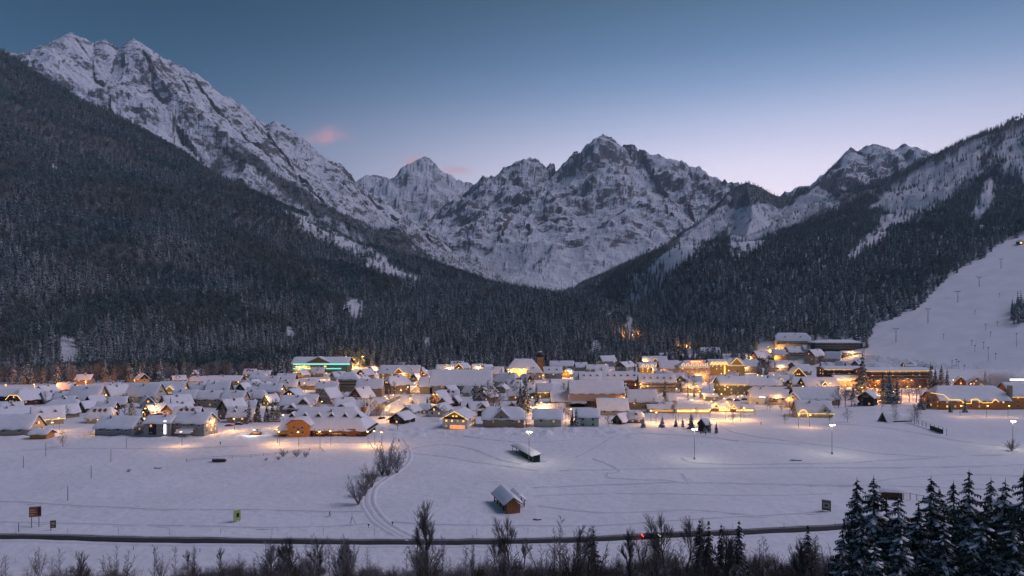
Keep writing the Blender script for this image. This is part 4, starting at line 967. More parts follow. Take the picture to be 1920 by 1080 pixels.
(1545,1580,659,672,680,-35,'beige','brown','','steep white roof sliding to the right, below the dark green hotel'),
(1504,1528,648,655,668,0,'beige','brown','nw2','narrow roof squeezed between the hillside hotel and the dark green hotel'),
(1518,1612,632,640,664,-6,'dgreen','dgreen','p.3 D20 bb3 gb l.0 h c1','dark green hotel with tiers of snowy balconies at the foot of the piste'),
(1576,1612,655,662,668,0,'concrete',None,'l.6 p.3 nw3','low lit terrace building at the foot of the dark green hotel'),
# ---- right
(1480,1540,707,721,730,0,'beige','dbrown','hh c0','wide roof with a dark round headed gable right of the white rounded roof house'),
(1500,1569,708,723,733,4,'beige','dbrown','x4 xp0.1 xs','long roof with a small glowing triangle in it'),
(1484,1568,726,748,760,0,'tan','brown','D14','long low farmhouse with a large smooth snow roof'),
(1470,1504,736,750,766,66,'pink','pink','l.05','pink gable house left of the long low farmhouse'),
(1488,1520,747,764,778,20,'pink','brown','','steep roof behind the house with the glowing arch'),
(1488,1558,752,773,784,-8,'cream','cream','x5 xp0.55 c1 se l.2','cream house with a glowing arch at its left end, out on the field'),
(1537,1612,683,692,722,0,'brown','orangewood','se p.2 D16 bb2 l.35 nw8','left wing of the long brown hotel with a slanting yellow roof line'),
(1608,1740,684,693,728,4,'brown','orangewood','se p.2 D18 bb3 l.4 nw9','long brown hotel at the foot of the piste under a slanting yellow roof line'),
(1560,1612,704,712,726,0,'pink',None,'D9 nw4 l.2','low building with an orange lit yard in front of the long brown hotel'),
(1604,1650,733,746,762,50,'dbrown','brown','nw2','dark timber chalet behind the gazebo'),
(1786,1814,706,716,726,64,'redbrown','brown','l.4','red brown gable house with lamps, left of a pair near the right edge'),
(1812,1848,707,717,726,64,'orange','brown','l.4','orange brown gable house, right of a pair near the right edge'),
(1744,1876,724,750,768,0,'orange',None,'hh D19 l.35 nw8 p.85','long stone hotel near the right edge with a stepped line of yellow light'),
(1878,1965,720,742,767,0,'orange',None,'D18 l.4 nw6 p.85 se','stone hotel cut by the right edge of the photo under a bright white strip'),
]
built = {}
for row in H:
    lb = row[9]; nm, ct = 'house', 'house'
    lw = lb.split()
    for w, (a_, b_) in dict(hotel=('hotel', 'hotel'), barn=('barn', 'barn'), shed=('open_shed', 'shed'), hut=('hut', 'hut'), hall=('hall', 'hall'), chalet=('chalet', 'chalet')).items():
        if w in lw[:7] or (w == 'hall' and 'community' in lb): nm, ct = a_, b_
    built[lb] = make_house(*row, name=nm, cat=ct)

# ---------------------------------------------------------------- the long barn, the church, the teal lit hall, the orange hotel
def bar(base, name, p, q, r, mat, n=4):
    m = MB(); m.tube(p, q, r, r, mat, n, True); return m.build(name, base)
built['barn'] = make_house(808, 924, 695, 722, 739, 0, 'beige', 'tan', 'D26 p.85 nw3 ng', 'very long barn with one huge white roof slope in the middle of the village', 'barn', 'barn')
nave = make_house(951, 1012, 673, 690, 706, 0, 'yellow', None, 'h D16 p1.1 l.9 nw6 ng', 'church nave with floodlit walls under a pink lit snow roof', 'church', 'church')
def church_tower():
    hx, d = hit(1013, 703); X = (1013 - 960) / F * (d + 6); Y = d + 8; z = ground(X, Y)
    b = empty('church_tower', (X, Y, z)); tagged(b, 'orange lit church tower with a dark onion dome and needle spire', 'church tower')
    w = 3.3; s = (Y / F)
    zt = CAMZ - (671 - 600) * s - z; ztop = CAMZ - (648 - 600) * s - z
    m = MB(); m.box(-w, w, -w, w, -2, zt, M['orange']); m.build('wall', b)
    m = MB(); m.box(-w - .35, w + .35, -w - .35, w + .35, zt + .003, zt + .5, M['cream']); m.build('cornice', b)
    for sx in (-1, 1): link('window', window_mesh(M['glassdark'], 1.0, 2.2), b, loc=(sx * 1.3, -w - .02, zt - 3))
    m = MB(); m.tube((0, -w - .05, zt - 6), (0, -w - .25, zt - 6), 1.1, 1.1, M['cream'], 14, True); ck = m.build('clock_face', b)
    m = MB(); m.box(-.07, .07, -w - .32, -w - .26, zt - 6, zt - 5.2, M['dark']); m.box(0, .6, -w - .39, -w - .33, zt - 6.07, zt - 5.93, M['dark']); m.build('clock_hand', ck)
    # onion profile turned round the axis
    Hh = ztop - zt - .5; prof = [(3.6, 0), (3.9, .10), (3.3, .22), (2.0, .32), (1.5, .38), (1.7, .45), (1.2, .52), (.5, .62), (.25, .8), (.05, 1.0)]
    m = MB(); n = 12; V = []
    for r_, f in prof:
        for i in range(n): V.append((r_ * math.cos(6.283 * i / n), r_ * math.sin(6.283 * i / n), zt + .5 + Hh * f))
    fs = [(j * n + i, j * n + (i + 1) % n, (j + 1) * n + (i + 1) % n, (j + 1) * n + i) for j in range(len(prof) - 1) for i in range(n)]
    m.poly(V, fs, M['dark']); dm = m.build('onion_dome', b, smooth=True)
    m = MB(); V = []
    for r_, f in ((1.75, .445), (1.5, .50), (.9, .54)):
        for i in range(n): V.append((r_ * 1.06 * math.cos(6.283 * i / n), r_ * 1.06 * math.sin(6.283 * i / n), zt + .55 + Hh * f))
    m.poly(V, [(j * n + i, j * n + (i + 1) % n, (j + 1) * n + (i + 1) % n, (j + 1) * n + i) for j in range(2) for i in range(n)], M['roofsnow']); m.build('snow_ring', dm)
    m = MB(); m.box(-.08, .08, -.08, .08, ztop - .1, ztop + 1.6, M['metal']); m.box(-.5, .5, -.07, .07, ztop + .9, ztop + 1.05, M['metal']); m.build('cross', b)
church_tower()
def teal_hall():
    o = make_house(554, 657, 666, 681, 699, 0, 'olive', 'orangewood', 'D24 x25 xr.22 xp-.05 nw0 o1.8 p.5', 'wide hall with two teal light bands below a shallow brown gable, by the forest', 'sports_hall', 'hall')
    b, W, D, he, rise, dc, X = o
    for (za, zb_, x0, x1) in ((he - 1.5, he - .2, -.48, .56), (he - 6.2, he - 5.2, -.48, .40)):
        m = MB(); m.box(W * x0, W * x1, -D / 2 - 2.3, -D / 2 - 1.9, za, zb_, M['teal']); m.build('light_band', b)
    for i in range(7): link('window', WIN['l' if i in (1, 4) else 'g'], b, loc=(-W * .42 + i * W * .13, -D / 2 - .5, he - 3.4), scale=(2.6, 1, 1.5))
teal_hall()
def orange_hotel():
    o = make_house(531, 700, 773, 803, 819, -2, 'brown', 'orangewood', 'h D20 d6 dw2.6 dy.27 c2 p.9 nw0 o1.4', 'orange timber hotel with a row of dark dormers and a lit terrace by the field', 'hotel', 'hotel')
    b, W, D, he, rise, dc, X = o
    s = (dc - D / 2) / F; x_of = lambda px: (px - 615.5) * s
    # projecting orange block with a clipped gable
    xa, xb = x_of(554), x_of(594); y = -D / 2 - 3; hb = (819 - 800) * s + 1.5
    m = MB(); m.poly([(xa, y, -2), (xb, y, -2), (xb, y, hb), (xb - 3, y, hb + 1.8), (xa + 3, y, hb + 1.8), (xa, y, hb), (xa, 0, -2), (xb, 0, -2), (xb, 0, hb), (xb - 3, 0, hb + 1.8), (xa + 3, 0, hb + 1.8), (xa, 0, hb)],
                     [(0, 1, 2, 3, 4, 5), (1, 7, 8, 2), (0, 5, 11, 6)], M['orange']); blk = m.build('front_block', b)
    m = MB(); V = []
    prof = [(xa - 1.1, hb - .9, 0), (xa - .9, hb - .5, .6), (xa + 2.6, hb + 2.0, .8), (xb - 2.6, hb + 2.0, .8), (xb + .9, hb - .5, .6), (xb + 1.1, hb - .9, 0)]
    for yy, e in ((y - 1.1, 0), (y - .9, 1), (-2, 1)):
        for px_, pz, t in prof: V.append((px_, yy, pz + .2 + t * e))
    m.poly(V, [(j * 6 + i, j * 6 + i + 1, (j + 1) * 6 + i + 1, (j + 1) * 6 + i) for j in range(2) for i in range(5)], M['roofsnow']); m.build('snow_cover', blk, smooth=True)
    for u, v in ((.2, .35), (.52, .62), (.72, .38), (.3, .75), (.7, .75)): link('window', WIN['d'], blk, loc=(xa + (xb - xa) * u, y - .02, hb * v))
    # arcade of timber posts and lit bays along the terrace
    for i in range(9):
        px_ = 603 + i * 9.0; m = MB(); xx = x_of(px_); m.box(xx - .18, xx + .18, -D / 2 - 1.3, -D / 2 - 1.0, -1.5, he - .4, M['orangewood']); m.build('post', b)
        m = MB(); m.box(xx + .5, xx + 3.6, -D / 2 - .1, -D / 2 + .02, 1.2, he - 1.0, M['litdim'] if i in (0, 3, 4, 6) else M['orangewood']); m.build('window', b)
    m = MB(); m.box(x_of(600), x_of(686), -D / 2 - 1.6, -D / 2 - 1.35, 1.9, 2.9, M['orangewood']); m.build('balcony', b)
    m = MB(); m.box(x_of(664), x_of(680), -D / 2 - 1.3, -D / 2 - .3, -.5, he - .2, M['orangewood']); m.build('corner_bay', b)
    m = MB(); m.box(x_of(531), x_of(552), -D / 2 - 1.0, -D / 2 - .7, 1.2, 3.2, M['yellow']); m.build('lit_porch', b)
    return o
orange_hotel()
# extra lit parts of single buildings
def add_part(label, name, fn):
    o = built[label]; m = MB(); fn(m, *o[1:]); return m.build(name, o[0])
lb = 'right half of the modern pair, a tall grey house with a white gable'
add_part(lb, 'porch_roof', lambda m, W, D, he, ri, dc, X: m.poly([(-W * .28, -D / 2 - 3.6, 2.2), (W * .22, -D / 2 - 3.6, 2.2), (W * .24, -D / 2 - .01, 4.6), (-W * .2, -D / 2 - .01, 4.6), (-W * .28, -D / 2 - 3.6, 1.8), (W * .22, -D / 2 - 3.6, 1.8)], [(0, 1, 2, 3), (4, 5, 1, 0)], M['roofsnow']))
lb = 'left half of the modern pair, with dark tall windows'
add_part(lb, 'lit_panel', lambda m, W, D, he, ri, dc, X: m.box(W * .28, W * .36, -D / 2 - .3, -D / 2 - .05, 1.4, 8.0, M['whitelit']))
add_part(lb, 'tall_window', lambda m, W, D, he, ri, dc, X: m.box(-W * .32, -W * .02, -D / 2 - .12, -D / 2 - .01, 1.0, he - .6, M['glassdark']))
lb = 'big pink hotel with glowing attic arches under the red roof sign'
add_part(lb, 'roof_sign', lambda m, W, D, he, ri, dc, X: (m.box(-W * .12, W * .30, -D * .36, -D * .34, he + 3.6, he + 5.8, M['redsign']), m.box(-W * .10, W * .24, -D * .362, -D * .361, he + 4.2, he + 5.1, M['strong']), m.box(-W * .12, -W * .11, -D * .34, -D * .32, he, he + 3.7, M['metal']), m.box(W * .29, W * .30, -D * .34, -D * .32, he, he + 3.7, M['metal'])))
lb = 'left half of the gold lit hotel, with zigzag gables of light'
def zig(m, W, D, he, ri, dc, X):
    pts = []; n = 5
    for i in range(n):
        u = -W / 2 + W * i / n; pts += [(u, -D / 2 - 1.2, he - .3), (u + W / n / 2, -D / 2 - 1.2, he + 3.0)]
    pts.append((W / 2, -D / 2 - 1.2, he - .3)); strip_path(m, pts, .24, M['string'])
add_part(lb, 'light_string', zig)
add_part(lb, 'lit_column', lambda m, W, D, he, ri, dc, X: (m.box(W * .28, W * .34, -D / 2 - 1.0, -D / 2 - .6, 0, he - 1, M['string'])))
lb = 'long stone hotel near the right edge with a stepped line of yellow light'
def stepline(m, W, D, he, ri, dc, X):
    s = (dc - D / 2) / F; pts = []
    for px_, py_ in ((1745, 736.5), (1769, 740), (1781, 749.5), (1800, 749.5), (1809, 756.5), (1821, 756.5), (1819, 749), (1832, 748), (1843, 755.5), (1860, 755), (1866, 748), (1873, 754)):
        pts.append(((px_ - 960) / F * (dc - D / 2 - 1.3) - X, -D / 2 - 1.3, CAMZ - (py_ - 600) * (dc - D / 2 - 1.3) / F - built[lb][0].location.z))
    pts = [p if i == 0 or p[0] >= pts[i - 1][0] else (pts[i - 1][0] + .2, p[1], p[2]) for i, p in enumerate(pts)]
    strip_path(m, pts, .17, M['string'])
add_part(lb, 'light_string', stepline)
lb = 'stone hotel cut by the right edge of the photo under a bright white strip'
add_part(lb, 'white_light_strip', lambda m, W, D, he, ri, dc, X: m.box(-W * .28, W * .5, D * .1, D * .1 + .4, he + ri + 1.0, he + ri + 2.2, M['whitelit']))
add_part(lb, 'stone_pillar', lambda m, W, D, he, ri, dc, X: m.box(-W / 2 - 2.6, -W / 2 - .6, -D / 2 - .8, -D / 2 + 1.6, -1, he + 6.5, M['tan']))
lb = 'cream house with a glowing arch at its left end, out on the field'
def arch(m, W, D, he, ri, dc, X):
    pts = [(-W * .5 + 2.6 - 2.6 * math.cos(t), -D / 2 - 1.1, .6 + 4.2 * math.sin(t)) for t in [math.pi * i / 8 for i in range(9)]]
    strip_path(m, pts, .2, M['string'])
add_part(lb, 'lit_arch', arch)
lb = 'white chalet with a yellow lit gable and a red glowing ground floor'
def redf(m, W, D, he, ri, dc, X): m.box(-W / 2 - .14, -W / 2 - .03, -D * .4, D * .2, .4, 2.3, M['litred'])
add_part(lb, 'lit_ground_floor', redf)
lb = 'large hall with a long pinkish blank wall in the centre of the village'
add_part(lb, 'dark_window_band', lambda m, W, D, he, ri, dc, X: m.box(-W * .23, -W * .04, -D / 2 - .12, -D / 2 - .01, .6, 4.2, M['glassdark']))
lb = 'white house with a huge rounded roof and a dark red entrance canopy'
add_part(lb, 'canopy', lambda m, W, D, he, ri, dc, X: m.box(-W * .02, W * .18, -D / 2 - 2.6, -D / 2 - .02, 2.4, 3.0, M['redbrown']))
add_part(lb, 'white_lamp', lambda m, W, D, he, ri, dc, X: m.box(-W * .30, -W * .14, -D / 2 - 2.2, -D / 2 - 1.8, he - .2, he + .3, M['whitelit']))
M['signred'] = simple('sign_red', (.33, .10, .05), .6, .2)
# ---------------------------------------------------------------- market stalls, sheds, gazebo, church yard
def stall(x0, x1, yr, ye, yb, label, wall='tan', lit='strong', kind=('market_hall', 'market stall'), extra=''):
    o = make_house(x0, x1, yr, ye, yb, 0, wall, 'orangewood', 'D7 p.5 nw0 ng t.6 ' + extra, label, *kind)
    b, W, D, he, ri, dc, X = o
    if lit:
        m = MB(); m.box(-W * .46, W * .46, -D / 2 - .12, -D / 2 - .01, .7, max(1.5, he - .5), M[lit]); m.build('lit_counter', b)
    return o
stall(1212, 1264, 758, 766, 774, 'long market roof with a dim brown front, left end of the lit market', lit='litdim')
stall(1262, 1332, 756, 766, 775, 'long snowed market hall behind the brightest patch of lit snow', lit='lit')
stall(1330, 1368, 753, 765, 772, 'market hall with a bright little gable, third from the left of the lit market', lit='strong', extra='x4 xs xp-0.6')
stall(1366, 1412, 757, 766, 773, 'rightmost market hall glowing behind a low fence', lit='strong', extra='x3 xs xp-0.8')
stall(1232, 1262, 755, 762, 768, 'small orange wood booth roof behind the left market roof', lit='litdim')
make_house(61, 97, 806, 815, 823, 0, 'orange', None, 'D6 nw0 p.5', 'little orange red shed under a thick snow cap at the edge of the field', 'shed', 'shed')
def gazebo():
    hx, d = hit(1607, 763); X, Y = (1607 - 960) / F * d, d + 3; b = empty('gazebo', (X, Y, ground(X, Y))); tagged(b, 'small white gazebo with a pointed snow roof', 'gazebo')
    n = 6
    for i in range(n):
        t = 6.283 * i / n; m = MB(); m.tube((2.3 * math.cos(t), 2.3 * math.sin(t), -.5), (2.3 * math.cos(t), 2.3 * math.sin(t), 3.0), .12, .12, M['brown'], 4); m.build('post', b)
    m = MB(); V = [(3.1 * math.cos(6.283 * i / n), 3.1 * math.sin(6.283 * i / n), 2.95) for i in range(n)] + [(3.0 * math.cos(6.283 * i / n), 3.0 * math.sin(6.283 * i / n), 3.4) for i in range(n)] + [(0, 0, 5.6)]
    m.poly(V, [(i, (i + 1) % n, n + (i + 1) % n, n + i) for i in range(n)] + [(n + i, n + (i + 1) % n, 2 * n) for i in range(n)] + [tuple(range(n))[::-1]], M['roofsnow']); m.build('roof', b, smooth=True)
gazebo()
# ---------------------------------------------------------------- the many smaller houses between the ones that stand out
def fillers():
    rd = random.Random(19); seen = {}
    cols = [(0, 130, 'at the far left'), (130, 260, 'left of the gold lit chalet'), (260, 420, 'near the gold lit chalet'), (420, 560, 'left of the teal lit hall'), (560, 700, 'added for glow below the teal lit hall'), (700, 800, 'by the lit street'), (800, 950, 'near the long barn'), (950, 1100, 'near the church'), (1100, 1250, 'right of the church'), (1250, 1400, 'near the pink hotel'), (1400, 1560, 'added for glow below the hillside hotels'), (1560, 1760, 'by the long brown hotel')]
    rows = [(684, 700, 'rearmost rows', 8), (700, 722, 'rear rows', 9), (722, 745, 'middle rows', 11), (745, 772, 'front rows', 13), (772, 798, 'front edge', 15)]
    n = 0
    for tries in range(2600):
        px = rd.uniform(-10, 1740); r = rd.choice(rows[:4] if px > 820 else rows); yb = rd.uniform(r[0], r[1])
        if yb < 712 and px < 330 or yb < 700 and px < 560 or yb > 745 and 1180 < px < 1420 or yb > 762 and px > 1180 or yb > 735 and px > 1580 or 770 < yb and 720 < px < 830: continue
        if 690 < px < 800 and 712 < yb < 780: continue
        w = rd.uniform(11, 17) * F * .0 + rd.uniform(11.5, 17) * (yb - HOR) / CAMZ; x, d = hit(px, yb)
        yaw = rd.choice([0, 0, 5, -8, 60, 72, 40, -45]); k = w * d / F / 2
        if any(in_foot_(x + a * k, d + b + 5, 1.6) for a in (-1, -.5, 0, .5, 1) for b in (-4.5, 0, 5, 9)): continue
        hp = r[3]; s = F / d; ye = yb - rd.uniform(3.2, 4.6) * s; yr = ye - rd.uniform(3.6, 5.0) * s
        wall = rd.choice(['beige', 'cream', 'grey', 'tan', 'white', 'pink', 'ochre']); gb = rd.choice(['brown', 'dbrown', 'redbrown', 'brown', 'dgreen'])
        reg = [c[2] for c in cols if c[0] <= px < c[1]] or ['at the far left']
        wn = {'grey': 'grey', 'tan': 'tan'}.get(wall, wall); gn = {'brown': 'brown', 'dbrown': 'dark brown', 'redbrown': 'red brown', 'dgreen': 'dark green'}[gb]
        ft = rd.choice([('d2', ''), ('hh', ' hipped'), ('d1', ' dormered'), ('b', ''), ('bare', ''), ('c2', '')])
        lb = 'small %s%s house, %s gable, %s %s' % (wn, ft[1], gn, r[2], reg[0])
        if seen.get(lb): continue
        seen[lb] = 1; make_house(px - w / 2, px + w / 2, yr, ye, yb, yaw, wall, gb, ft[0] + ('' if ft[0] == 'c2' else ' c1') + ' l.16' + (' D8' if abs(yaw) < 10 else ''), lb); n += 1
        if n >= 95: break
    print('fillers', n)
def in_foot_(x, y, pad):
    for (X, Y, a, b, r) in FOOT:
        dx, dy = x - X, y - Y; u = dx * math.cos(r) + dy * math.sin(r); v = -dx * math.sin(r) + dy * math.cos(r)
        if abs(u) < a + pad and abs(v) < b + pad: return True
    return False
fillers()
def at(px, py, lift=0): x, y = hit(px, py); return Vector((x, y, ground(x, y) + lift))

def field_barn():
    """double hayrack with two snowed saddle roofs set at an angle"""
    p = at(950, 951); b = empty('field_barn', p, math.radians(106)); tagged(b, 'old wooden hay barn in the open field, its two roofs loaded with snow', 'barn')
    W, D = 14.0, 4.0; he = 2.6; ri = 2.2
    m = MB()
    for i in range(5):
        x = -W / 2 + W * i / 4
        for y in (-D / 2, D / 2): m.box(x - .16, x + .16, y - .16, y + .16, -.6, he, M['redbrown'])
    m.build('frame', b)
    for i in range(4):
        m = MB(); m.box(-W / 2, W / 2, -D / 2 - .05, -D / 2 + .05, .7 + i * .75, .86 + i * .75, M['redbrown']); m.build('rail', b)
        m = MB(); m.box(-W / 2, W / 2, D / 2 - .05, D / 2 + .05, .7 + i * .75, .86 + i * .75, M['redbrown']); m.build('rail', b)
    for i in range(8):
        m = MB(); x0 = -W / 2 + .2 + i * .55; m.box(-W / 2 - .22, -W / 2 - .17, -D / 2 + i * D / 8 + .02, -D / 2 + (i + 1) * D / 8 - .02, 0, he + ri * (1 - abs((i + .5) / 4 - 1)) * .9, M['orangewood']); m.build('plank', b)
    def rf(cx, cy_, L_, Dd, z0, rise, rz, nm='roof'):
        q = MB(); nx = 10; ts = [-1, -.95, -.6, -.2, 0, .2, .6, .95, 1]; V = []
        for t in ts:
            for i in range(nx + 1):
                u = -1 + 2 * i / nx; e = (1 - abs(t) ** 14) ** .5 * (0 if i in (0, nx) else 1)
                x, y = u * L_ / 2, t * Dd / 2; X_ = cx + x * math.cos(rz) - y * math.sin(rz); Y_ = cy_ + x * math.sin(rz) + y * math.cos(rz)
                V.append((X_, Y_, z0 + rise * (1 - abs(t)) + .1 + .75 * e * (1 + .12 * math.sin(3 * u + t * 4))))
        q.poly(V, [(j * (nx + 1) + i, j * (nx + 1) + i + 1, (j + 1) * (nx + 1) + i + 1, (j + 1) * (nx + 1) + i) for j in range(len(ts) - 1) for i in range(nx)], M['roofsnow'])
        o1 = MB(); V = []
        for zz in (0, -.2):
            for t in (-1, 0, 1):
                for u in (-1, 1):
                    x, y = u * L_ / 2, t * Dd / 2; V.append((cx + x * math.cos(rz) - y * math.sin(rz), cy_ + x * math.sin(rz) + y * math.cos(rz), z0 + rise * (1 - abs(t)) + .08 + zz))
        o1.poly(V, [(0, 1, 3, 2), (2, 3, 5, 4), (7, 6, 8, 9), (9, 8, 10, 11), (0, 2, 8, 6), (2, 4, 10, 8), (3, 1, 7, 9), (5, 3, 9, 11), (1, 0, 6, 7), (4, 5, 11, 10)], M['brown'])
        r_ = o1.build(nm, b); q.build('snow_cover', r_, smooth=True)
    rf(0, 0, W + 1.6, D + 2.0, he, ri, 0)
    rf(1.8, -D / 2 - 1.6, 8.5, 3.8, he - .4, 1.5, 0)
    m = MB()
    for x in (-1.4, 1.8, 5.4): m.box(x - .14, x + .14, -D / 2 - 3.3, -D / 2 - 3.05, -.5, he - .5, M['redbrown'])
    m.build('annex_posts', b)
    m = MB(); m.tube((-1.4, -D / 2 - 3.2, .3), (1.8, -D / 2 - 3.2, he - .6), .09, .09, M['redbrown']); m.tube((1.8, -D / 2 - 3.2, he - .6), (5.4, -D / 2 - 3.2, .4), .09, .09, M['redbrown']); m.build('brace', b)
field_barn()
def grandstand():
    a, c = at(962, 846), at(1000, 868); L_ = (c - a).length; rz = math.atan2(c.y - a.y, c.x - a.x); b = empty('field_shelter', a, rz); tagged(b, 'long dark open shelter with a slanting snow roof beside a lamp mast in the field', 'shelter')
    m = MB(); m.box(0, L_, 2.6, 2.8, -.4, 3.2, M['dgreen']); m.build('back_wall', b)
    m = MB(); m.box(L_ * .45, L_, -.1, .05, -.4, 2.5, M['dgreen']); m.build('front_wall', b)
    for i in range(6): m = MB(); x = L_ * i / 5; m.box(x - .1, x + .1, -.35, -.15, -.4, 2.7, M['galv']); m.build('post', b)
    m = MB(); m.box(L_ - .06, L_ + .08, .05, 2.8, -.4, 3.0, M['dgreen']); m.build('side_wall', b)
    m = MB(); V = []
    for y_, z_, e in ((-.9, 2.7, 0), (-.6, 2.75, .5), (1.2, 3.1, .65), (3.1, 3.5, .5), (3.3, 3.5, 0)):
        for i in range(9): u = i / 8; V.append((-.6 + u * (L_ + 1.2), y_, z_ + e * (0 if i in (0, 8) else 1) * (1 + .1 * math.sin(i))))
    m.poly(V, [(j * 9 + i, j * 9 + i + 1, (j + 1) * 9 + i + 1, (j + 1) * 9 + i) for j in range(4) for i in range(8)], M['roofsnow']); m.build('snow_cover', b, smooth=True)
    m = MB(); m.poly([(-.6, -.9, 2.68), (L_ + .6, -.9, 2.68), (L_ + .6, 3.3, 3.45), (-.6, 3.3, 3.45), (-.6, -.9, 2.5), (L_ + .6, -.9, 2.5), (L_ + .6, 3.3, 3.27), (-.6, 3.3, 3.27)], [(0, 1, 2, 3), (7, 6, 5, 4), (0, 4, 5, 1), (3, 2, 6, 7), (0, 3, 7, 4), (1, 5, 6, 2)], M['dark']); m.build('roof', b)
grandstand()
def tent_shelter():
    a, c = at(1656, 790), at(1702, 794); L_ = (c - a).length; rz = math.atan2(c.y - a.y, c.x - a.x)
    rz += math.radians(52); L_ = 17; b = empty('ski_shelter', a, rz); tagged(b, 'pointed green shelter with its ridge under snow, out on the right of the field', 'shelter')
    m = MB(); m.poly([(0, -3.2, -.3), (0, 3.2, -.3), (0, 0, 5.4), (.3, -3.2, -.3), (.3, 3.2, -.3), (.3, 0, 5.4)], [(0, 2, 1), (3, 4, 5), (0, 3, 5, 2), (1, 2, 5, 4)], M['dgreen']); m.build('gable', b)
    m = MB(); V = []
    for t in (-1, -.9, -.4, 0, .4, .9, 1):
        for i in range(8): u = i / 7; V.append((-.6 + u * (L_ + .6), t * 3.8, (5.5 * (1 - .25 * u) * (1 - abs(t)) + .7 * (1 - abs(t) ** 8) * (i > 0)) * (1 - .2 * u) + .2 * math.sin(i * 2 + t) * (1 - abs(t)) - .1))
    m.poly(V, [(j * 8 + i, j * 8 + i + 1, (j + 1) * 8 + i + 1, (j + 1) * 8 + i) for j in range(6) for i in range(7)], M['roofsnow']); m.build('snow_cover', b, smooth=True)
    m = MB(); m.box(3, L_ - 2, -4.1, -3.9, -.3, .6, M['brown']); m.build('plinth', b)
    a, c = at(1708, 792), at(1768, 813); L_ = (c - a).length; rz = math.atan2(c.y - a.y, c.x - a.x)
    b = empty('railing_tunnel', a, rz); tagged(b, 'long low run of green posts and netting half buried in snow', 'fence', None)
    for i in range(9): m = MB(); x = L_ * i / 8; m.box(x - .09, x + .09, -.09, .09, -.4, 3.0, M['dgreen']); m.build('post', b)
    for z in (1.0, 2.0, 2.9): m = MB(); m.tube((0, 0, z), (L_, 0, z), .05, .05, M['dgreen']); m.build('rail', b)
    m = MB(); m.box(L_ * .62, L_, -.06, .06, -.3, 1.9, M['dgreen']); m.build('panel', b)
    m = MB(); m.poly([(0, -.5, 3.0), (L_, -.5, 3.0), (L_, .6, 3.1), (0, .6, 3.1), (0, 0, 3.45), (L_, 0, 3.4)], [(0, 1, 5, 4), (4, 5, 2, 3)], M['roofsnow']); m.build('snow_cover', b, smooth=True)
tent_shelter()
def dugout():
    a, c = at(1655, 935), at(1745, 940); L_ = (c - a).length; rz = math.atan2(c.y - a.y, c.x - a.x); b = empty('snowed_hut', a, rz); tagged(b, 'low hut with a long snow roof and railing, behind the tall spruces at right', 'hut')
    m = MB(); m.box(0, L_ * .42, 0, 4, -.4, 2.3, M['brown']); m.build('wall', b)
    m = MB(); V = []
    for y_, z_ in ((-.8, 2.3), (-.5, 2.8), (2, 3.7), (4.4, 2.8), (4.8, 2.3)):
        for i in range(7): V.append((-1.2 + (L_ * .42 + 2) * i / 6, y_, z_ - (.4 if i in (0, 6) else 0)))
    m.poly(V, [(j * 7 + i, j * 7 + i + 1, (j + 1) * 7 + i + 1, (j + 1) * 7 + i) for j in range(4) for i in range(6)], M['roofsnow']); m.build('snow_cover', b, smooth=True)
    for i in range(5): m = MB(); x = L_ * (.45 + .55 * i / 4); m.box(x - .07, x + .07, .4, .55, -.3, 2.4 - .25 * i, M['brown']); m.build('post', b)
    m = MB(); m.tube((L_ * .42, .5, 2.3), (L_, .5, 1.2), .07, .07, M['brown']); m.build('rail', b)
dugout()

# ---------------------------------------------------------------- roads, paths, tracks
def ribbon(name, pts, prof, mats, kind='structure', close=False, sub=6, label=None):
    """prof: (offset, height) across; mats: one per strip"""
    P = []
    for i in range(len(pts) - 1):
        p0, p1, p2, p3 = pts[max(i - 1, 0)], pts[i], pts[i + 1], pts[min(i + 2, len(pts) - 1)]
        for k in range(sub):
            t = k / sub; P.append(.5 * ((2 * p1) + (p2 - p0) * t + (2 * p0 - 5 * p1 + 4 * p2 - p3) * t * t + (3 * p1 - p0 - 3 * p2 + p3) * t ** 3))
    P.append(pts[-1]); m = MB(); V = []; n = len(prof)
    xs = []; ys = []
    for i, p in enumerate(P):
        d = (P[min(i + 1, len(P) - 1)] - P[max(i - 1, 0)]); d.z = 0; d.normalize(); nn = Vector((-d.y, d.x, 0))
        for o_, h_ in prof: q = p + nn * o_; xs.append(q.x); ys.append(q.y); V.append([q.x, q.y, h_])
    g = terrain(np.array(xs), np.array(ys))[0]
    V = [(v[0], v[1], v[2] + z) for v, z in zip(V, g)]
    for i in range(len(P) - 1):
        for j in range(n - 1): m.poly([], [], mats[j])
    m.v = V
    for i in range(len(P) - 1):
        for j in range(n - 1): m.f.append((i * n + j, (i + 1) * n + j, (i + 1) * n + j + 1, i * n + j + 1)); m.m.append(m.mi(mats[j]))
    o = m.build(name, smooth=True)
    if kind: o['kind'] = kind
    if label: o['label'] = label
    return o
rp = [at(x, y) for x, y in ((-260, 1003), (0, 1008), (240, 1013), (480, 1017), (720, 1018), (960, 1017), (1180, 1010), (1330, 1003), (1480, 995), (1620, 986), (1800, 972), (2100, 950))]
ribbon('road', rp, [(-3.6, .02), (-2.9, .42), (-2.5, .38), (-2.1, .22), (-1.5, .215), (-.9, .225), (-.2, .215), (.3, .235), (.8, .215), (1.5, .225), (2.1, .24), (2.8, .26), (3.1, .5), (3.6, .46), (4.5, .02)], [M['snow'], M['snow'], M['verge'], M['asphalt'], M['verge'], M['asphalt'], M['asphalt'], M['asphalt'], M['asphalt'], M['slush'], M['slush'], M['snow'], M['snow'], M['snow']], sub=14)
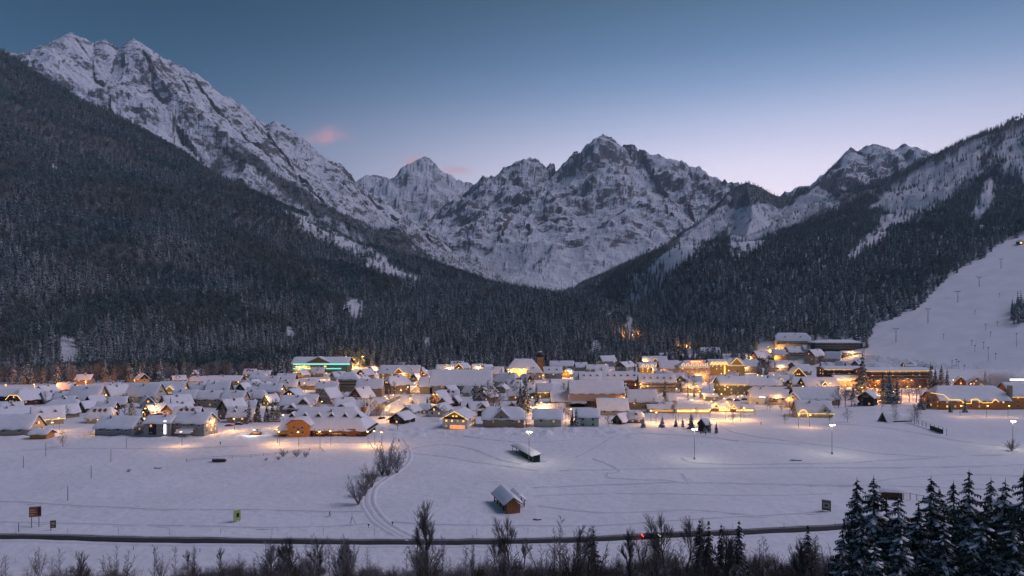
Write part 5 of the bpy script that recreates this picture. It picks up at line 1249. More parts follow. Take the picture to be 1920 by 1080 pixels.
for i in range(17):
    q = at(30 + i * 96, 1000 + (3 if i < 10 else -1.6 * (i - 10))); b = empty('snow_pole', q); tagged(b, 'thin snow marker pole on the far side of the road', 'marker pole', 'snow marker poles along the road')
    m = MB(); m.tube((0, 0, -.3), (0, 0, 1.7), .035, .035, M['brown'], 5, True); m.build('shaft', b); m = MB(); m.tube((0, 0, 1.3), (0, 0, 1.55), .045, .045, M['signred'], 5, True); m.build('band', b)
tp = [M['track']] * 8
TR = [(-1.5, .0), (-1.05, .11), (-.75, .11), (-.55, .04), (-.15, .04), (0, .08), (.15, .04), (.55, .04), (.75, .11), (1.05, .11), (1.5, 0)]
wide = lambda k: [(o_ * k, h_) for o_, h_ in TR]
def track(pts, k=1.0, mat='snow'): return ribbon('ski_track', [at(*p) for p in pts], wide(k), [M[mat] if abs(TR[i][0]) > .6 and abs(TR[i + 1][0]) > .6 else M['track'] for i in range(len(TR) - 1)])
path_px = [(776, 1012), (745, 998), (716, 980), (697, 958), (690, 938), (697, 915), (722, 896), (748, 878), (761, 862), (763, 848), (757, 835), (750, 822)]
o = ribbon('snow_path', [at(*p) for p in path_px], [(-2.6, .0), (-2.0, .26), (-1.5, .22), (-1.2, .04), (-.75, .04), (-.4, .15), (.4, .15), (.75, .04), (1.2, .04), (1.5, .22), (2.0, .26), (2.6, 0)], [M['snow'], M['snow'], M['snow'], M['track'], M['snow'], M['snow'], M['snow'], M['track'], M['snow'], M['snow'], M['snow']])
track([(-20, 940), (130, 949), (300, 955), (480, 958), (690, 962)], .8)
track([(-20, 979), (240, 985), (480, 990), (640, 986), (690, 981)], .7)
track([(720, 978), (800, 984), (960, 986), (1150, 985), (1300, 976), (1560, 960)], .7)
track([(760, 845), (830, 834), (880, 842), (930, 860), (975, 872)], .9)
track([(1000, 914), (1150, 909), (1300, 906), (1500, 909), (1900, 918)], .8)
track([(1050, 884), (1200, 880), (1400, 878), (1650, 878), (1930, 872)], .8)
track([(1010, 884), (900, 868), (830, 856), (760, 850)], .6)
track([(480, 838), (560, 832), (640, 831), (720, 830)], .9)
track([(-20, 850), (100, 842), (300, 842), (480, 836)], .8)
track([(1275, 858), (1300, 868), (1380, 871), (1560, 870), (1700, 862), (1930, 850)], .8)
track([(1200, 812), (1300, 818), (1400, 828), (1500, 834)], .7)
track([(1560, 795), (1640, 800), (1720, 812), (1800, 828), (1930, 842)], 1.1)
track([(1110, 860), (1150, 876), (1160, 886), (1140, 890)], .5)
track([(1140, 888), (1145, 898), (1240, 902), (1290, 908)], .5)
track([(1278, 888), (1290, 908)], .5)
track([(1080, 858), (1120, 838), (1150, 820), (1200, 812)], .5)
track([(1000, 930), (1200, 925), (1400, 930), (1560, 926)], .4)
track([(1350, 800), (1380, 812), (1440, 822), (1560, 838), (1640, 850), (1760, 858)], .5)
track([(1640, 905), (1700, 896), (1800, 890), (1930, 893)], .5)
track([(820, 812), (900, 822), (985, 830), (1060, 826)], .5)
track([(1010, 950), (1130, 962), (1290, 958), (1420, 968)], .4)
st = [at(x, y) for x, y in ((702, 780), (708, 770), (722, 758), (742, 748), (764, 740), (782, 730), (790, 720), (786, 711))]
ribbon('village_street', st, [(-5.2, 0), (-4.2, .5), (-3.2, .08), (3.2, .08), (4.2, .6), (5.2, 0)], [M['snow'], M['snow'], M['slush'], M['snow'], M['snow']], sub=8)
ribbon('village_street', [at(x, y) for x, y in ((1330, 752), (1352, 744), (1362, 736), (1352, 728))], [(-7, 0), (-6, .3), (-5, .08), (5, .08), (6, .3), (7, 0)], [M['snow'], M['snow'], M['slush'], M['snow'], M['snow']])

# ---------------------------------------------------------------- lamps
def point(name, parent, loc, power, col, radius=.35):
    l = bpy.data.lights.new(name, 'POINT'); l.energy = power; l.color = col; l.shadow_soft_size = radius
    o = bpy.data.objects.new(name, l); COL.objects.link(o); o.parent = parent; o.location = loc; return o
def lamp_meshes(h, mat):
    m = MB(); m.tube((0, 0, -1), (0, 0, h), .09, .06, M['metal'], 6); m.tube((0, 0, h), (.0, -.9, h + .25), .05, .05, M['metal'], 4)
    g = MB(); g.tube((0, -.9, h + .28), (0, -.9, h + .02), .26, .50, M[mat], 8, True)
    c = MB(); c.tube((0, -.9, h + .29), (0, -.9, h + .42), .54, .30, M['roofsnow'], 8, True)
    return m.mesh('pole'), g.mesh('lamp_head'), c.mesh('cap')
LM = {'w': lamp_meshes(6.5, 'lamp'), 'o': lamp_meshes(7.5, 'lampo')}
WARM, ORNG, WHT = (1, .50, .15), (1, .36, .08), (1, .93, .75)
def in_foot(x, y, pad=1.0):
    for (X, Y, a, b, r) in FOOT:
        dx, dy = x - X, y - Y; u = dx * math.cos(r) + dy * math.sin(r); v = -dx * math.sin(r) + dy * math.cos(r)
        if abs(u) < a + pad and abs(v) < b + pad: return True
    return False
def free(x, y, pad=1.0):
    for _ in range(60):
        if not in_foot(x, y, pad): return x, y
        x -= x / y * .8; y -= .8
    return x, y
LAMPS = [('in the dark left corner behind the roofs', [(65, 720, 'o', 9), (161, 715, 'o', 9), (253, 712, 'o', 3), (12, 721, 'o', 5), (110, 718, 'o', 4)]),
 ('among the houses left of the ochre house', [(242, 727, 'w', .7), (200, 740, 'w', .6), (294, 757, 'w', 1), (274, 765, 'w', 1), (270, 772, 'w', 1), (273, 784, 'w', .7), (186, 789, 'w', .6), (100, 791, 'w', .8), (112, 783, 'w', 1)]),
 ('between the modern pair and the orange hotel', [(402, 789, 'w', 1), (440, 784, 'w', 1.6), (341, 808, 'w', 1.2), (532, 777, 'w', 1.6), (520, 804, 'w', 1.2), (524, 808, 'w', 1.0), (604, 770, 'w', 1)]),
 ('by the teal lit hall', [(560, 686, 'w', 1.5), (649, 668, 'w', 3), (680, 668, 'w', 3), (655, 678, 'w', 3), (672, 680, 'w', 3), (664, 674, 'w', 3), (707, 688, 'w', 1), (662, 698, 'w', .8)]),
 ('along the lit village street', [(800, 694, 'w', 1.2), (795, 702, 'w', 1.2), (785, 710, 'w', 2), (778, 718, 'w', 1.6), (790, 714, 'w', 1.2), (765, 725, 'w', 1.3), (752, 731, 'w', 1.3), (738, 740, 'w', 1.0), (726, 746, 'w', 1.0), (730, 761, 'w', 2.2), (725, 768, 'w', 1.3), (604, 752, 'w', .4)]),
 ('on the terrace of the orange hotel', [(690, 808, 'w', 1.2), (702, 807, 'w', 1.2), (716, 809, 'w', .6), (620, 807, 'w', .6), (560, 809, 'w', .4), (600, 808, 'w', .5)]),
 ('in the lanes round the church', [(958, 692, 'w', 3), (978, 693, 'w', 3), (998, 696, 'w', 1.5), (1018, 703, 'w', .9), (1060, 695, 'w', .9), (1071, 695, 'w', .9), (843, 688, 'w', .6), (860, 689, 'w', .8), (898, 687, 'w', .8), (903, 689, 'w', .6)]),
 ('round the community hall', [(998, 744, 'w', 1.6), (1015, 752, 'w', 2.2), (1030, 757, 'w', 1.6), (1085, 765, 'w', 2), (1004, 762, 'w', .9), (980, 770, 'w', .9), (1070, 766, 'w', 1.2)]),
 ('in the lit centre below the hotels', [(1208, 673, 'w', 1), (1215, 690, 'w', 1.5), (1306, 723, 'w', 1.4), (1311, 733, 'w', 1.3), (1352, 700, 'w', 1.4), (1300, 706, 'w', 1.6), (1268, 728, 'w', .7), (1338, 730, 'w', .8), (1240, 694, 'w', .9), (1420, 702, 'w', 1.8), (1428, 704, 'w', 1.6), (1441, 704, 'w', .9), (1366, 694, 'w', 1.2), (1320, 696, 'w', 1.0)]),
 ('round the car park in the centre', [(1352, 738, 'w', 1.2), (1357, 746, 'w', 1.7), (1362, 753, 'w', 1.5), (1375, 748, 'w', 1.0), (1390, 741, 'w', .8), (1333, 750, 'w', 1)]),
 ('in front of the market roofs', [(1220, 769, 'w', 1.3), (1230, 772, 'w', 1.6), (1272, 769, 'w', 1.3), (1300, 768, 'w', 1.4), (1314, 769, 'w', 1.4), (1330, 767, 'w', 1.4), (1360, 765, 'w', 1.3), (1376, 765, 'w', 1.1), (1394, 764, 'w', 1.2)]),
 ('around the hillside hotels', [(1440, 650, 'w', 1.2), (1453, 653, 'w', 1), (1465, 651, 'w', 1), (1456, 666, 'w', .8), (1590, 660, 'w', .9), (1598, 658, 'w', 1.0), (1286, 648, 'o', 1.6), (1408, 669, 'w', .6)]),
 ('in front of the long brown hotel', [(1580, 712, 'w', 1.8), (1603, 712, 'w', 1.2), (1556, 718, 'w', .8), (1640, 722, 'o', 2.5), (1646, 730, 'o', 2.0), (1645, 711, 'w', 1.2), (1693, 711, 'w', .8), (1708, 711, 'w', .8), (1700, 724, 'o', 1), (1724, 724, 'o', .8), (1618, 722, 'w', .8)]),
 ('near the stone hotels at the right', [(1819, 719, 'w', 1.2), (1840, 721, 'w', 1.2), (1752, 705, 'w', .9), (1786, 712, 'w', .9), (1800, 760, 'w', .4), (1850, 760, 'w', .4), (1890, 760, 'w', .4), (1864, 716, 'w', .6)]),
 ('beside the house with the glowing arch', [(1497, 776, 'w', .5), (1518, 777, 'w', .5)])]
def lamp(px, py, k, p, where):
    hl = 6.8 if k == 'w' else 7.8
    X, Y = hit(px, py, hl); X, Y = free(X, Y, .8)
    b = empty('street_lamp', (X, Y, ground(X, Y))); tagged(b, ('warm street lamp ' if k == 'w' else 'orange street lamp ') + where, 'street lamp', 'street lamps ' + where)
    po, hd, cp = LM[k]; link('pole', po, b); h = link('lamp_head', hd, b); link('snow_cap', cp, h)
    point('light', b, (0, -1.0, hl - .5), (2300 if k == 'w' else 5200) * p * (Y / 420) ** 1.2, WARM if k == 'w' else ORNG)
for where, ls in LAMPS:
    for px, py, k, p in ls: lamp(px, py, k, p, where)
rl = random.Random(4)
for i in range(64):  # extra lamps at random spots, added to warm and brighten the village snow
    px = rl.choice([rl.uniform(380, 960), rl.uniform(960, 1480), rl.uniform(1180, 1480), rl.uniform(1480, 1740)]); py = rl.uniform(682, 750) if px < 1480 else rl.uniform(698, 738)
    part = ['added for glow in the rear rows left of the teal lit hall', 'added for glow below the teal lit hall', 'added for glow around the long barn', 'added for glow between the church and the large hall', 'added for glow around the dormered row', 'added for glow around the pink and gold hotels', 'added for glow below the hillside hotels', 'added for glow around the long brown hotel'][min(7, max(0, int((px - 380) / 170)))]
    lamp(px, py, 'w', rl.uniform(.4, 1.0), part)
# the orange lamp that lights a clearing up the valley
X, Y = hit(1184, 630, 8); Y = max(Y, 860); X = (1184 - 960) / F * Y
for dx in (0, -6, 9):
    yy = Y + abs(dx) * 2; b = empty('street_lamp', (X + dx, yy, ground(X + dx, yy))); tagged(b, 'orange street lamp glowing in the wood up the valley', 'street lamp', 'lamps in the wood up the valley')
    po, hd, cp = LM['o']; link('pole', po, b); h = link('lamp_head', hd, b); link('snow_cap', cp, h); point('light', b, (0, -2.5, 9.5), 11000, ORNG)
# field masts
def mast(px, top, base, label, tilt=0):
    p = at(px, base); h = (base - top) * p.y / F; b = empty('lamp_mast', p); tagged(b, label, 'lamp mast', 'floodlight masts on the field')
    m = MB(); m.tube((0, 0, -.5), (0, 0, h), .13, .08, M['galv'], 8); m.build('pole', b)
    m = MB(); m.tube((-.9, 0, h), (.9, 0, h), .06, .06, M['galv'], 4, True); m.build('crossbar', b)
    m = MB(); m.box(-.28, .28, -.28, .28, -.5, .9, M['concrete']); m.build('footing', b)
    for sx in (-.75, .75):
        m = MB(); m.box(sx - .3, sx + .3, -.30, .1, h - .12, h + .22, M['metal']); fl = m.build('floodlight', b)
        m = MB(); m.box(sx - .34, sx + .34, -.36, -.305, h - .16, h + .24, M['lampw']); m.build('lens', fl)
    point('light', b, (0, -.7, h - .1), 1500, WHT, .3)
mast(992, 810, 868, 'floodlight mast beside the long dark shelter')
mast(1302, 805, 862, 'floodlight mast in front of the small spruces on the field')
mast(1560, 797, 852, 'floodlight mast standing alone in the right half of the field')
mast(1899, 790, 842, 'floodlight mast with a round bush at its foot near the right edge')
# plain poles of the switched off line
for px, t, b_, lab in ((44, 855, 877, 'first thin pole from the left, low in the field'), (86, 831, 856, 'thin pole nearest the village behind the leftmost ones'), (127, 911, 939, 'thin pole above the red billboard'), (171, 873, 897, 'thin pole in the middle of the left field'), (208, 842, 866, 'thin pole right of the pole in mid field'), (237, 820, 841, 'thin pole close below the grey bungalow'), (35, 979, 997, 'short thin pole beside the road at far left'), (1775, 803, 817, 'short pole at the end of the netting run')):
    p = at(px, b_); h = (b_ - t) * p.y / F; b = empty('pole', p); tagged(b, lab, 'pole', 'bare poles in the field'); m = MB(); m.tube((0, 0, -.4), (0, 0, h), .11, .08, M['greywood'], 6, True); m.build('shaft', b)
    m = MB(); m.tube((0, 0, h + .003), (0, 0, h + .22), .15, .06, M['roofsnow'], 6, True); m.build('snow_cap', b)

# ---------------------------------------------------------------- signs
def board(px0, px1, t, b_, base, label, face, yaw, posts, art):
    p = at((px0 + px1) / 2, base); s = p.y / F; w = (px1 - px0) * s / max(.35, math.cos(math.radians(yaw))); z1 = (base - t) * s; z0 = (base - b_) * s
    b = empty('billboard', p, math.radians(yaw)); tagged(b, label, 'billboard')
    for u in posts: m = MB(); m.tube((u * w, .1, -.4), (u * w, .1, z1), .09, .09, M['brown'], 5); m.build('post', b)
    m = MB(); m.box(-w / 2, w / 2, -.06, .06, z0, z1, M[face]); pn_ = m.build('panel', b)
    m = MB(); m.box(-w / 2, w / 2, -.12, .12, z1 + .003, z1 + .2, M['roofsnow']); m.build('snow_cap', b)
    for i, (u0, u1, v0, v1, mt) in enumerate(art):
        m = MB(); m.box(u0 * w, u1 * w, -.075 - .004 * i, -.0635 - .004 * i, z0 + (z1 - z0) * v0, z0 + (z1 - z0) * v1, M[mt]); m.build('printed_field', pn_)
M['signgreen'] = simple('sign_green', (.36, .42, .14), .6, .2); M['signpaper'] = simple('sign_paper', (.42, .36, .26), .6, .2)
board(57, 75, 950, 969, 988, 'orange red billboard on a post beside the road at left', 'signred', 22, (-.3, .3), ((-.42, -.05, .62, .74, 'signpaper'), (-.42, .1, .42, .52, 'signpaper'), (.2, .46, .1, .9, 'dark'), (-.4, -.1, .15, .28, 'signpaper')))
board(95, 104, 976, 990, 995, 'small dark billboard beside the road, right of the orange red one', 'brown', 15, (-.4,), ((-.3, .35, .45, .8, 'signpaper'), (-.3, .2, .15, .3, 'signpaper')))
board(440, 449, 956, 976, 980, 'narrow yellow green board standing in the snow', 'signgreen', 50, (-.4, .4), ((-.1, .3, .3, .7, 'dgreen'),))
board(1543, 1556, 938, 957, 960, 'grey billboard seen at a slant near the spruces at right', 'greywood', -35, (-.4, .4), ((-.35, .35, .25, .75, 'signpaper'), (-.2, .2, .4, .6, 'dgreen')))

# ---------------------------------------------------------------- fence, trough, bushes on the left field
def fence(pts, label, h=1.3, step=5.0, rails=(.55, 1.1), mat='greywood'):
    P = [at(*p) for p in pts]; b = empty('fence', P[0]); tagged(b, label, 'fence'); o0 = P[0]
    for a, c in zip(P, P[1:]):
        n = max(1, int((c - a).length / step))
        for i in range(n): q = a.lerp(c, i / n) - o0; m = MB(); m.tube(q + Vector((0, 0, -.4)), q + Vector((0, 0, h)), .09, .08, M[mat], 5, True); m.build('post', b)
        for z in rails: m = MB(); m.tube(a - o0 + Vector((0, 0, z)), c - o0 + Vector((0, 0, z)), .05, .05, M[mat], 4); m.build('rail', b)
fence([(350, 866), (400, 861), (470, 858), (540, 851), (600, 842), (609, 851)], 'thin wooden rail fence round the snowed garden on the left field')
fence([(1366, 782), (1416, 781), (1416, 772)], 'low fence in front of the rightmost market hall', 1.4, 3)
fence([(250, 1031), (330, 1034), (420, 1035), (470, 1036)], 'row of short posts in the snow below the road', .8, 4.5, ())
p = at(411, 866); b = empty('hay_rack', p); tagged(b, 'brown wooden trough under a snow cap at the garden fence', 'trough')
m = MB(); m.box(-2.6, 2.6, -.7, .7, .1, 1.3, M['brown']); m.build('box', b); m = MB(); m.box(-2.9, 2.9, -1, 1, 1.303, 1.7, M['roofsnow']); m.build('snow_cap', b)
for x in (-2.3, 2.3): m = MB(); m.box(x - .12, x + .12, -.6, .6, -.4, .1, M['brown']); m.build('leg', b)
def rock(px, base, w, lab, dark='dbrown'):
    p = at(px, base); rd = random.Random(px); m = MB(); V = []; n = 9
    for j, (r_, z) in enumerate(((1, -.2), (.95, .45), (.7, .75), (.25, .9))):
        for i in range(n): t = 6.283 * i / n; k = w * r_ * rd.uniform(.85, 1.15); V.append((k * math.cos(t), .55 * k * math.sin(t), z * w * .45))
    m.poly(V, [(j * n + i, j * n + (i + 1) % n, (j + 1) * n + (i + 1) % n, (j + 1) * n + i) for j in range(1) for i in range(n)], M[dark])
    m.poly(V, [(j * n + i, j * n + (i + 1) % n, (j + 1) * n + (i + 1) % n, (j + 1) * n + i) for j in range(1, 3) for i in range(n)] + [tuple(range(3 * n, 4 * n))], M['roofsnow'])
    o = m.build('boulder', smooth=False); o.location = p; tagged(o, lab, 'boulder')
rock(1492, 864, 2.4, 'dark snow capped heap in the middle of the right field', 'blackwood'); rock(1007, 974, 1.2, 'small dark stone beside the hay barn', 'blackwood')
rock(296, 878, 1.6, 'snowy mound with a dark side on the left field', 'greywood'); rock(1518, 867, .9, 'small mound just right of the dark heap', 'blackwood')

# ---------------------------------------------------------------- people
def person(px, base, hpx, label, coat, pose='walk', face=0, skis=False):
    p = at(px, base); h = 1.75
    b = empty('person', p, face); tagged(b, label, 'person')
    k = h / 1.75; st_ = .28 if pose == 'walk' else .08
    J = {'pel': (0, 0, .95), 'ch': (.02, 0, 1.25), 'nk': (.03, 0, 1.47), 'hd': (.05, 0, 1.58), 'ht': (.05, 0, 1.72),
         'hl': (0, .10, .90), 'kl': (st_ * .7, .11, .50), 'al': (st_ * .6, .11, .08), 'tl': (st_ * .6 + .16, .11, .04),
         'hr': (0, -.10, .90), 'kr': (-st_ * .2, -.11, .49), 'ar': (-st_ * 1.2, -.11, .10), 'tr': (-st_ * 1.2 + .15, -.11, .04),
         'sl': (.03, .19, 1.40), 'el': (-.08, .26, 1.14), 'wl': (.08, .26, .92), 'sr': (.03, -.19, 1.40), 'er': (.14, -.26, 1.16), 'wr': (.36, -.24, 1.06)}
    E = [('pel', 'ch'), ('ch', 'nk'), ('nk', 'hd'), ('hd', 'ht'), ('pel', 'hl'), ('hl', 'kl'), ('kl', 'al'), ('al', 'tl'), ('pel', 'hr'), ('hr', 'kr'), ('kr', 'ar'), ('ar', 'tr'), ('ch', 'sl'), ('sl', 'el'), ('el', 'wl'), ('ch', 'sr'), ('sr', 'er'), ('er', 'wr')]
    rad = dict(pel=.15, ch=.17, nk=.07, hd=.11, ht=.07, hl=.10, kl=.075, al=.055, tl=.045, hr=.10, kr=.075, ar=.055, tr=.045, sl=.085, el=.06, wl=.045, sr=.085, er=.06, wr=.045)
    ks = list(J); me = bpy.data.meshes.new('body'); me.from_pydata([J[q] for q in ks], [(ks.index(a), ks.index(c)) for a, c in E], []); me.materials.append(M[coat])
    o = link('body', me, b); md = o.modifiers.new('skin', 'SKIN'); sk = me.skin_vertices[0].data
    for i, q in enumerate(ks): sk[i].radius = (rad[q], rad[q]); sk[i].use_root = (q == 'pel')
    o.modifiers.new('sub', 'SUBSURF').levels = 1; o.modifiers['sub'].render_levels = 1
    m = MB(); m.tube((.05, 0, 1.60), (.05, 0, 1.78), .125, .07, M['dark'], 8, True); m.build('hat', b)
    if skis:
        for s_, (x_, y_) in (('al', (.05, .11)), ('ar', (-.25, -.11))): m = MB(); m.box(x_ - .8, x_ + 1.0, y_ - .04, y_ + .04, .005, .03, M['redbrown']); m.build('ski', b)
        for y_, x_ in ((.30, -.1), (-.28, .4)): m = MB(); m.tube((x_ + .1, y_, 1.0), (x_ - .25, y_ * 1.1, 0), .015, .015, M['metal'], 4); m.build('ski_pole', b)
M['coat_dark'] = simple('dark_coat', (.03, .03, .045)); M['coat_red'] = simple('red_coat', (.20, .05, .05)); M['coat_blue'] = simple('blue_coat', (.04, .05, .12))
person(618, 969, 13, 'cross country skier in a dark red jacket on the track by the road', 'coat_red', skis=True)
person(413, 835, 9, 'person in dark clothes walking below the modern pair of houses', 'coat_dark', face=1.2)
person(748, 830, 8, 'person in a blue coat on the path by the bare shrubs', 'coat_blue', face=1.5)
person(1427, 797, 7, 'lone person in dark clothes walking on the snow right of the market', 'coat_dark', face=.4)
person(1314, 815, 5, 'left person of two walking by the small spruces on the field', 'coat_dark', face=2)
person(1323, 817, 6, 'right person of two walking by the small spruces on the field', 'coat_blue', face=.3)
def tripod():
    p = at(660, 983); b = empty('course_marker', p); tagged(b, 'thin three legged frame with a pole beside the ski track', 'marker frame')
    for i in range(3): t = 2.1 * i + .4; m = MB(); m.tube((1.0 * math.cos(t), 1.0 * math.sin(t), -.1), (0, 0, 2.1), .05, .05, M['brown'], 4); m.build('leg', b)
    m = MB(); m.tube((0, 0, 1.9), (0, 0, 3.1), .04, .04, M['brown'], 4); m.build('pole', b)
tripod()
for px, b_, lab in ((691, 990, 'short marker post left of the path end'), (736, 986, 'short marker post right of the path end')):
    p = at(px, b_); b = empty('marker_post', p); tagged(b, lab, 'post'); m = MB(); m.tube((0, 0, -.3), (0, 0, 1.1), .07, .07, M['greywood'], 5, True); m.build('shaft', b); m = MB(); m.box(-.25, .25, -.05, .05, .7, 1.1, M['dark']); m.build('plate', b)

# ---------------------------------------------------------------- car on the road
def car():
    p = at(1221, 1011); b = empty('car', (p.x, p.y, p.z + .22), math.radians(3)); tagged(b, 'dark car driving right along the road with its lights on', 'car')
    body = simple('car_paint', (.04, .045, .055), .35, .05); prof = [(-2.15, .35), (-2.2, .75), (-2.05, .98), (-1.5, 1.04), (-1.05, 1.42), (.35, 1.45), (1.05, 1.02), (1.85, .90), (2.15, .70), (2.15, .35)]
    m = MB(); n = len(prof)
    m.poly([(x, -.85 if z < 1.1 else -.68, z) for x, z in prof] + [(x, .85 if z < 1.1 else .68, z) for x, z in prof], [tuple(range(n)), tuple(range(2 * n - 1, n - 1, -1))] + [(i, n + i, n + (i + 1) % n, (i + 1) % n) for i in range(n)], body); m.build('body', b)
    m = MB(); m.poly([(-1.3, -.80, 1.08), (-.95, -.715, 1.36), (.28, -.715, 1.38), (.8, -.80, 1.08)], [(3, 2, 1, 0)], M['glassdark']); m.build('side_window', b)
    for x in (-1.35, 1.35):
        for y in (-.8, .8):
            m = MB(); m.tube((x, y - .1, .33), (x, y + .1, .33), .33, .33, M['blackwood'], 14, True); w = m.build('wheel', b); m = MB(); m.tube((x, y - .12, .33), (x, y + .12, .33), .19, .19, M['galv'], 10, True); m.build('rim', w)
    for y in (-.6, .6):
        m = MB(); m.box(-2.34, -2.2, y - .25, y + .25, .68, .9, M['red']); m.build('tail_light', b)
        m = MB(); m.box(2.12, 2.26, y - .22, y + .22, .58, .78, M['lampw']); m.build('headlight', b)
    m = MB(); m.box(-.9, .3, -.6, .6, 1.455, 1.6, M['roofsnow']); m.build('snow_cap', b)
    point('light', b, (3.2, 0, .8), 140, WHT, .2); point('light', b, (-2.9, 0, .8), 40, (1, .08, .05), .2)
car()
def groomer():
    p = at(479, 815); b = empty('snow_groomer', p, .2); tagged(b, 'small snow clearing vehicle with bright lights left of the orange hotel', 'snow groomer')
    m = MB(); m.box(-2.2, 2.2, -1.2, 1.2, .5, 1.3, M['redbrown']); m.build('body', b); m = MB(); m.box(-.6, 1.2, -1.0, 1.0, 1.303, 2.6, M['glassdark']); m.build('cab', b)
    for y in (-1.1, 1.1): m = MB(); m.box(-2.4, 2.4, y - .35, y + .35, .0, .8, M['blackwood']); m.build('track', b)
    m = MB(); m.box(2.6, 2.8, -1.9, 1.9, .0, 1.0, M['redbrown']); m.build('blade', b)
    for y in (-.7, .7): m = MB(); m.box(-.75, -.6, y - .2, y + .2, 2.3, 2.6, M['lampw']); m.build('headlight', b)
    point('light', b, (0, -2.2, 2.6), 1500, WHT, .3)
groomer()
# a few parked cars under snow in the lit car park and streets
def parked(px, py, rz, lab):
    X, Y = hit(px, py); X, Y = free(X, Y, 2); b = empty('parked_car', (X, Y, ground(X, Y)), rz); tagged(b, lab, 'car', 'cars parked in the village')
    m = MB(); prof = [(-2.1, .3), (-2.1, .9), (-1.4, 1.0), (-1.0, 1.4), (.6, 1.4), (1.1, 1.0), (2.1, .85), (2.1, .3)]; n = len(prof)
    m.poly([(x, -.85, z) for x, z in prof] + [(x, .85, z) for x, z in prof], [tuple(range(n)), tuple(range(2 * n - 1, n - 1, -1))] + [(i, n + i, n + (i + 1) % n, (i + 1) % n) for i in range(n)], R.choice([M['coat_dark'], M['coat_red'], M['galv'], M['metal']])); m.build('body', b)
    m = MB(); m.box(-1.0, .6, -.75, .75, 1.403, 1.65, M['roofsnow']); m.box(1.15, 2.0, -.75, .75, 1.0, 1.15, M['roofsnow']); m.build('snow_cap', b)
    for x in (-1.3, 1.3): m = MB(); m.tube((x, -.88, .32), (x, .88, .32), .32, .32, M['blackwood'], 10, True); m.build('wheels', b)
for i, (x, y, r_) in enumerate(((1322, 748, .1), (1338, 749, .1), (1368, 751, .1), (1382, 752, .1), (1396, 750, .2), (782, 724, 1.1), (800, 706, 0), (716, 786, 1.0), (430, 800, .1), (448, 797, .1), (1650, 737, .1), (1664, 738, .1), (1590, 735, .2))):
    parked(x, y, r_, ['snow covered car in the car park in the centre', 'snow covered car at the lit street', 'snow covered car below the tan chalet', 'snow covered car in the orange lit yard'][0 if i < 5 else 1 if i < 8 else 2 if i < 10 else 3])

# ---------------------------------------------------------------- chairlift and snow guns on the piste
PY = [(1877, 503, 17, 'topmost'), (1836, 538, 18, 'second from the top'), (1796, 567, 20, 'third from the top'), (1740, 606, 26, 'fourth from the top'), (1680, 642, 25, 'fifth, low on the slope'), (1620, 668, 27, 'lowest, beside the tall spruce')]
tops = []
for px, base, hp, w in PY:
    p = at(px, base); h = hp * p.y / F; b = empty('lift_pylon', p, math.radians(10)); tagged(b, 'steel T shaped ski lift pylon, ' + w, 'lift pylon', 'ski lift pylons')
    m = MB(); m.tube((0, 0, -2), (0, 0, h), .38, .26, M['metal'], 8); m.build('mast', b); m = MB(); m.box(-3.4, 3.4, -.22, .22, h, h + .5, M['metal']); m.build('crossarm', b)
    for x in (-3.1, 3.1): m = MB(); m.box(x - .15, x + .15, -1.4, 1.4, h + .503, h + .9, M['metal']); m.build('sheave', b)
    tops.append(p + Vector((0, 0, h + 1.0)))
for sx in (-3.1, 3.1):
    m = MB(); pts = []
    for a, c in zip(tops, tops[1:]):
        for i in range(6): t = i / 6; q = a.lerp(c, t); q.z -= 3.0 * 4 * t * (1 - t) * .6; pts.append(q + Vector((sx, 0, 0)))
    pts.append(tops[-1] + Vector((sx, 0, 0))); m.path(pts, .05, M['metal'], 3); o = m.build('lift_cable'); tagged(o, 'thin ski lift cable, ' + ('left' if sx < 0 else 'right') + ' strand over the pylons', 'cable')
for px, base, hp, lab in ((1822, 648, 9, ''), (1848, 620, 12, ''), (1870, 612, 8, ''), (1857, 632, 9, ''), (1874, 558, 7, ''), (1828, 590, 7, ''), (1828, 660, 12, ''), (1844, 655, 13, ''), (1853, 678, 26, ''), (1867, 674, 11, ''), (1906, 650, 24, ''), (1785, 688, 11, ''), (1797, 692, 14, ''), (1793, 686, 12, ''), (1808, 694, 9, ''), (1769, 636, 9, '')):
    p = at(px, base); h = hp * p.y / F; b = empty('slope_mast', p); tagged(b, 'small dark mast or snow gun standing on the piste', 'mast', 'masts and snow guns on the piste')
    m = MB(); m.tube((0, 0, -1), (0, 0, h), .2, .14, M['metal'], 5); m.build('shaft', b)
    m = MB(); m.tube((-.9, 0, h), (.9, 0, h + .3), .35, .5, M['metal'], 6, True); m.build('head', b)
p = at(1912, 458); b = empty('summit_station', p); tagged(b, 'tiny lit lift station at the top right of the piste', 'lift station')
m = MB(); m.box(-4, 4, -3, 3, -1, 4, M['brown']); m.build('wall', b); m = MB(); m.poly([(-5, -4, 4), (5, -4, 4), (5, 4, 4), (-5, 4, 4), (0, -4, 7.5), (0, 4, 7.5)], [(0, 1, 4), (1, 2, 5, 4), (2, 3, 5), (3, 0, 4, 5)], M['roofsnow']); m.build('roof', b)
m = MB(); m.box(-1.6, 1.6, -3.2, -3.02, 1, 3.2, M['strong']); m.build('window', b)
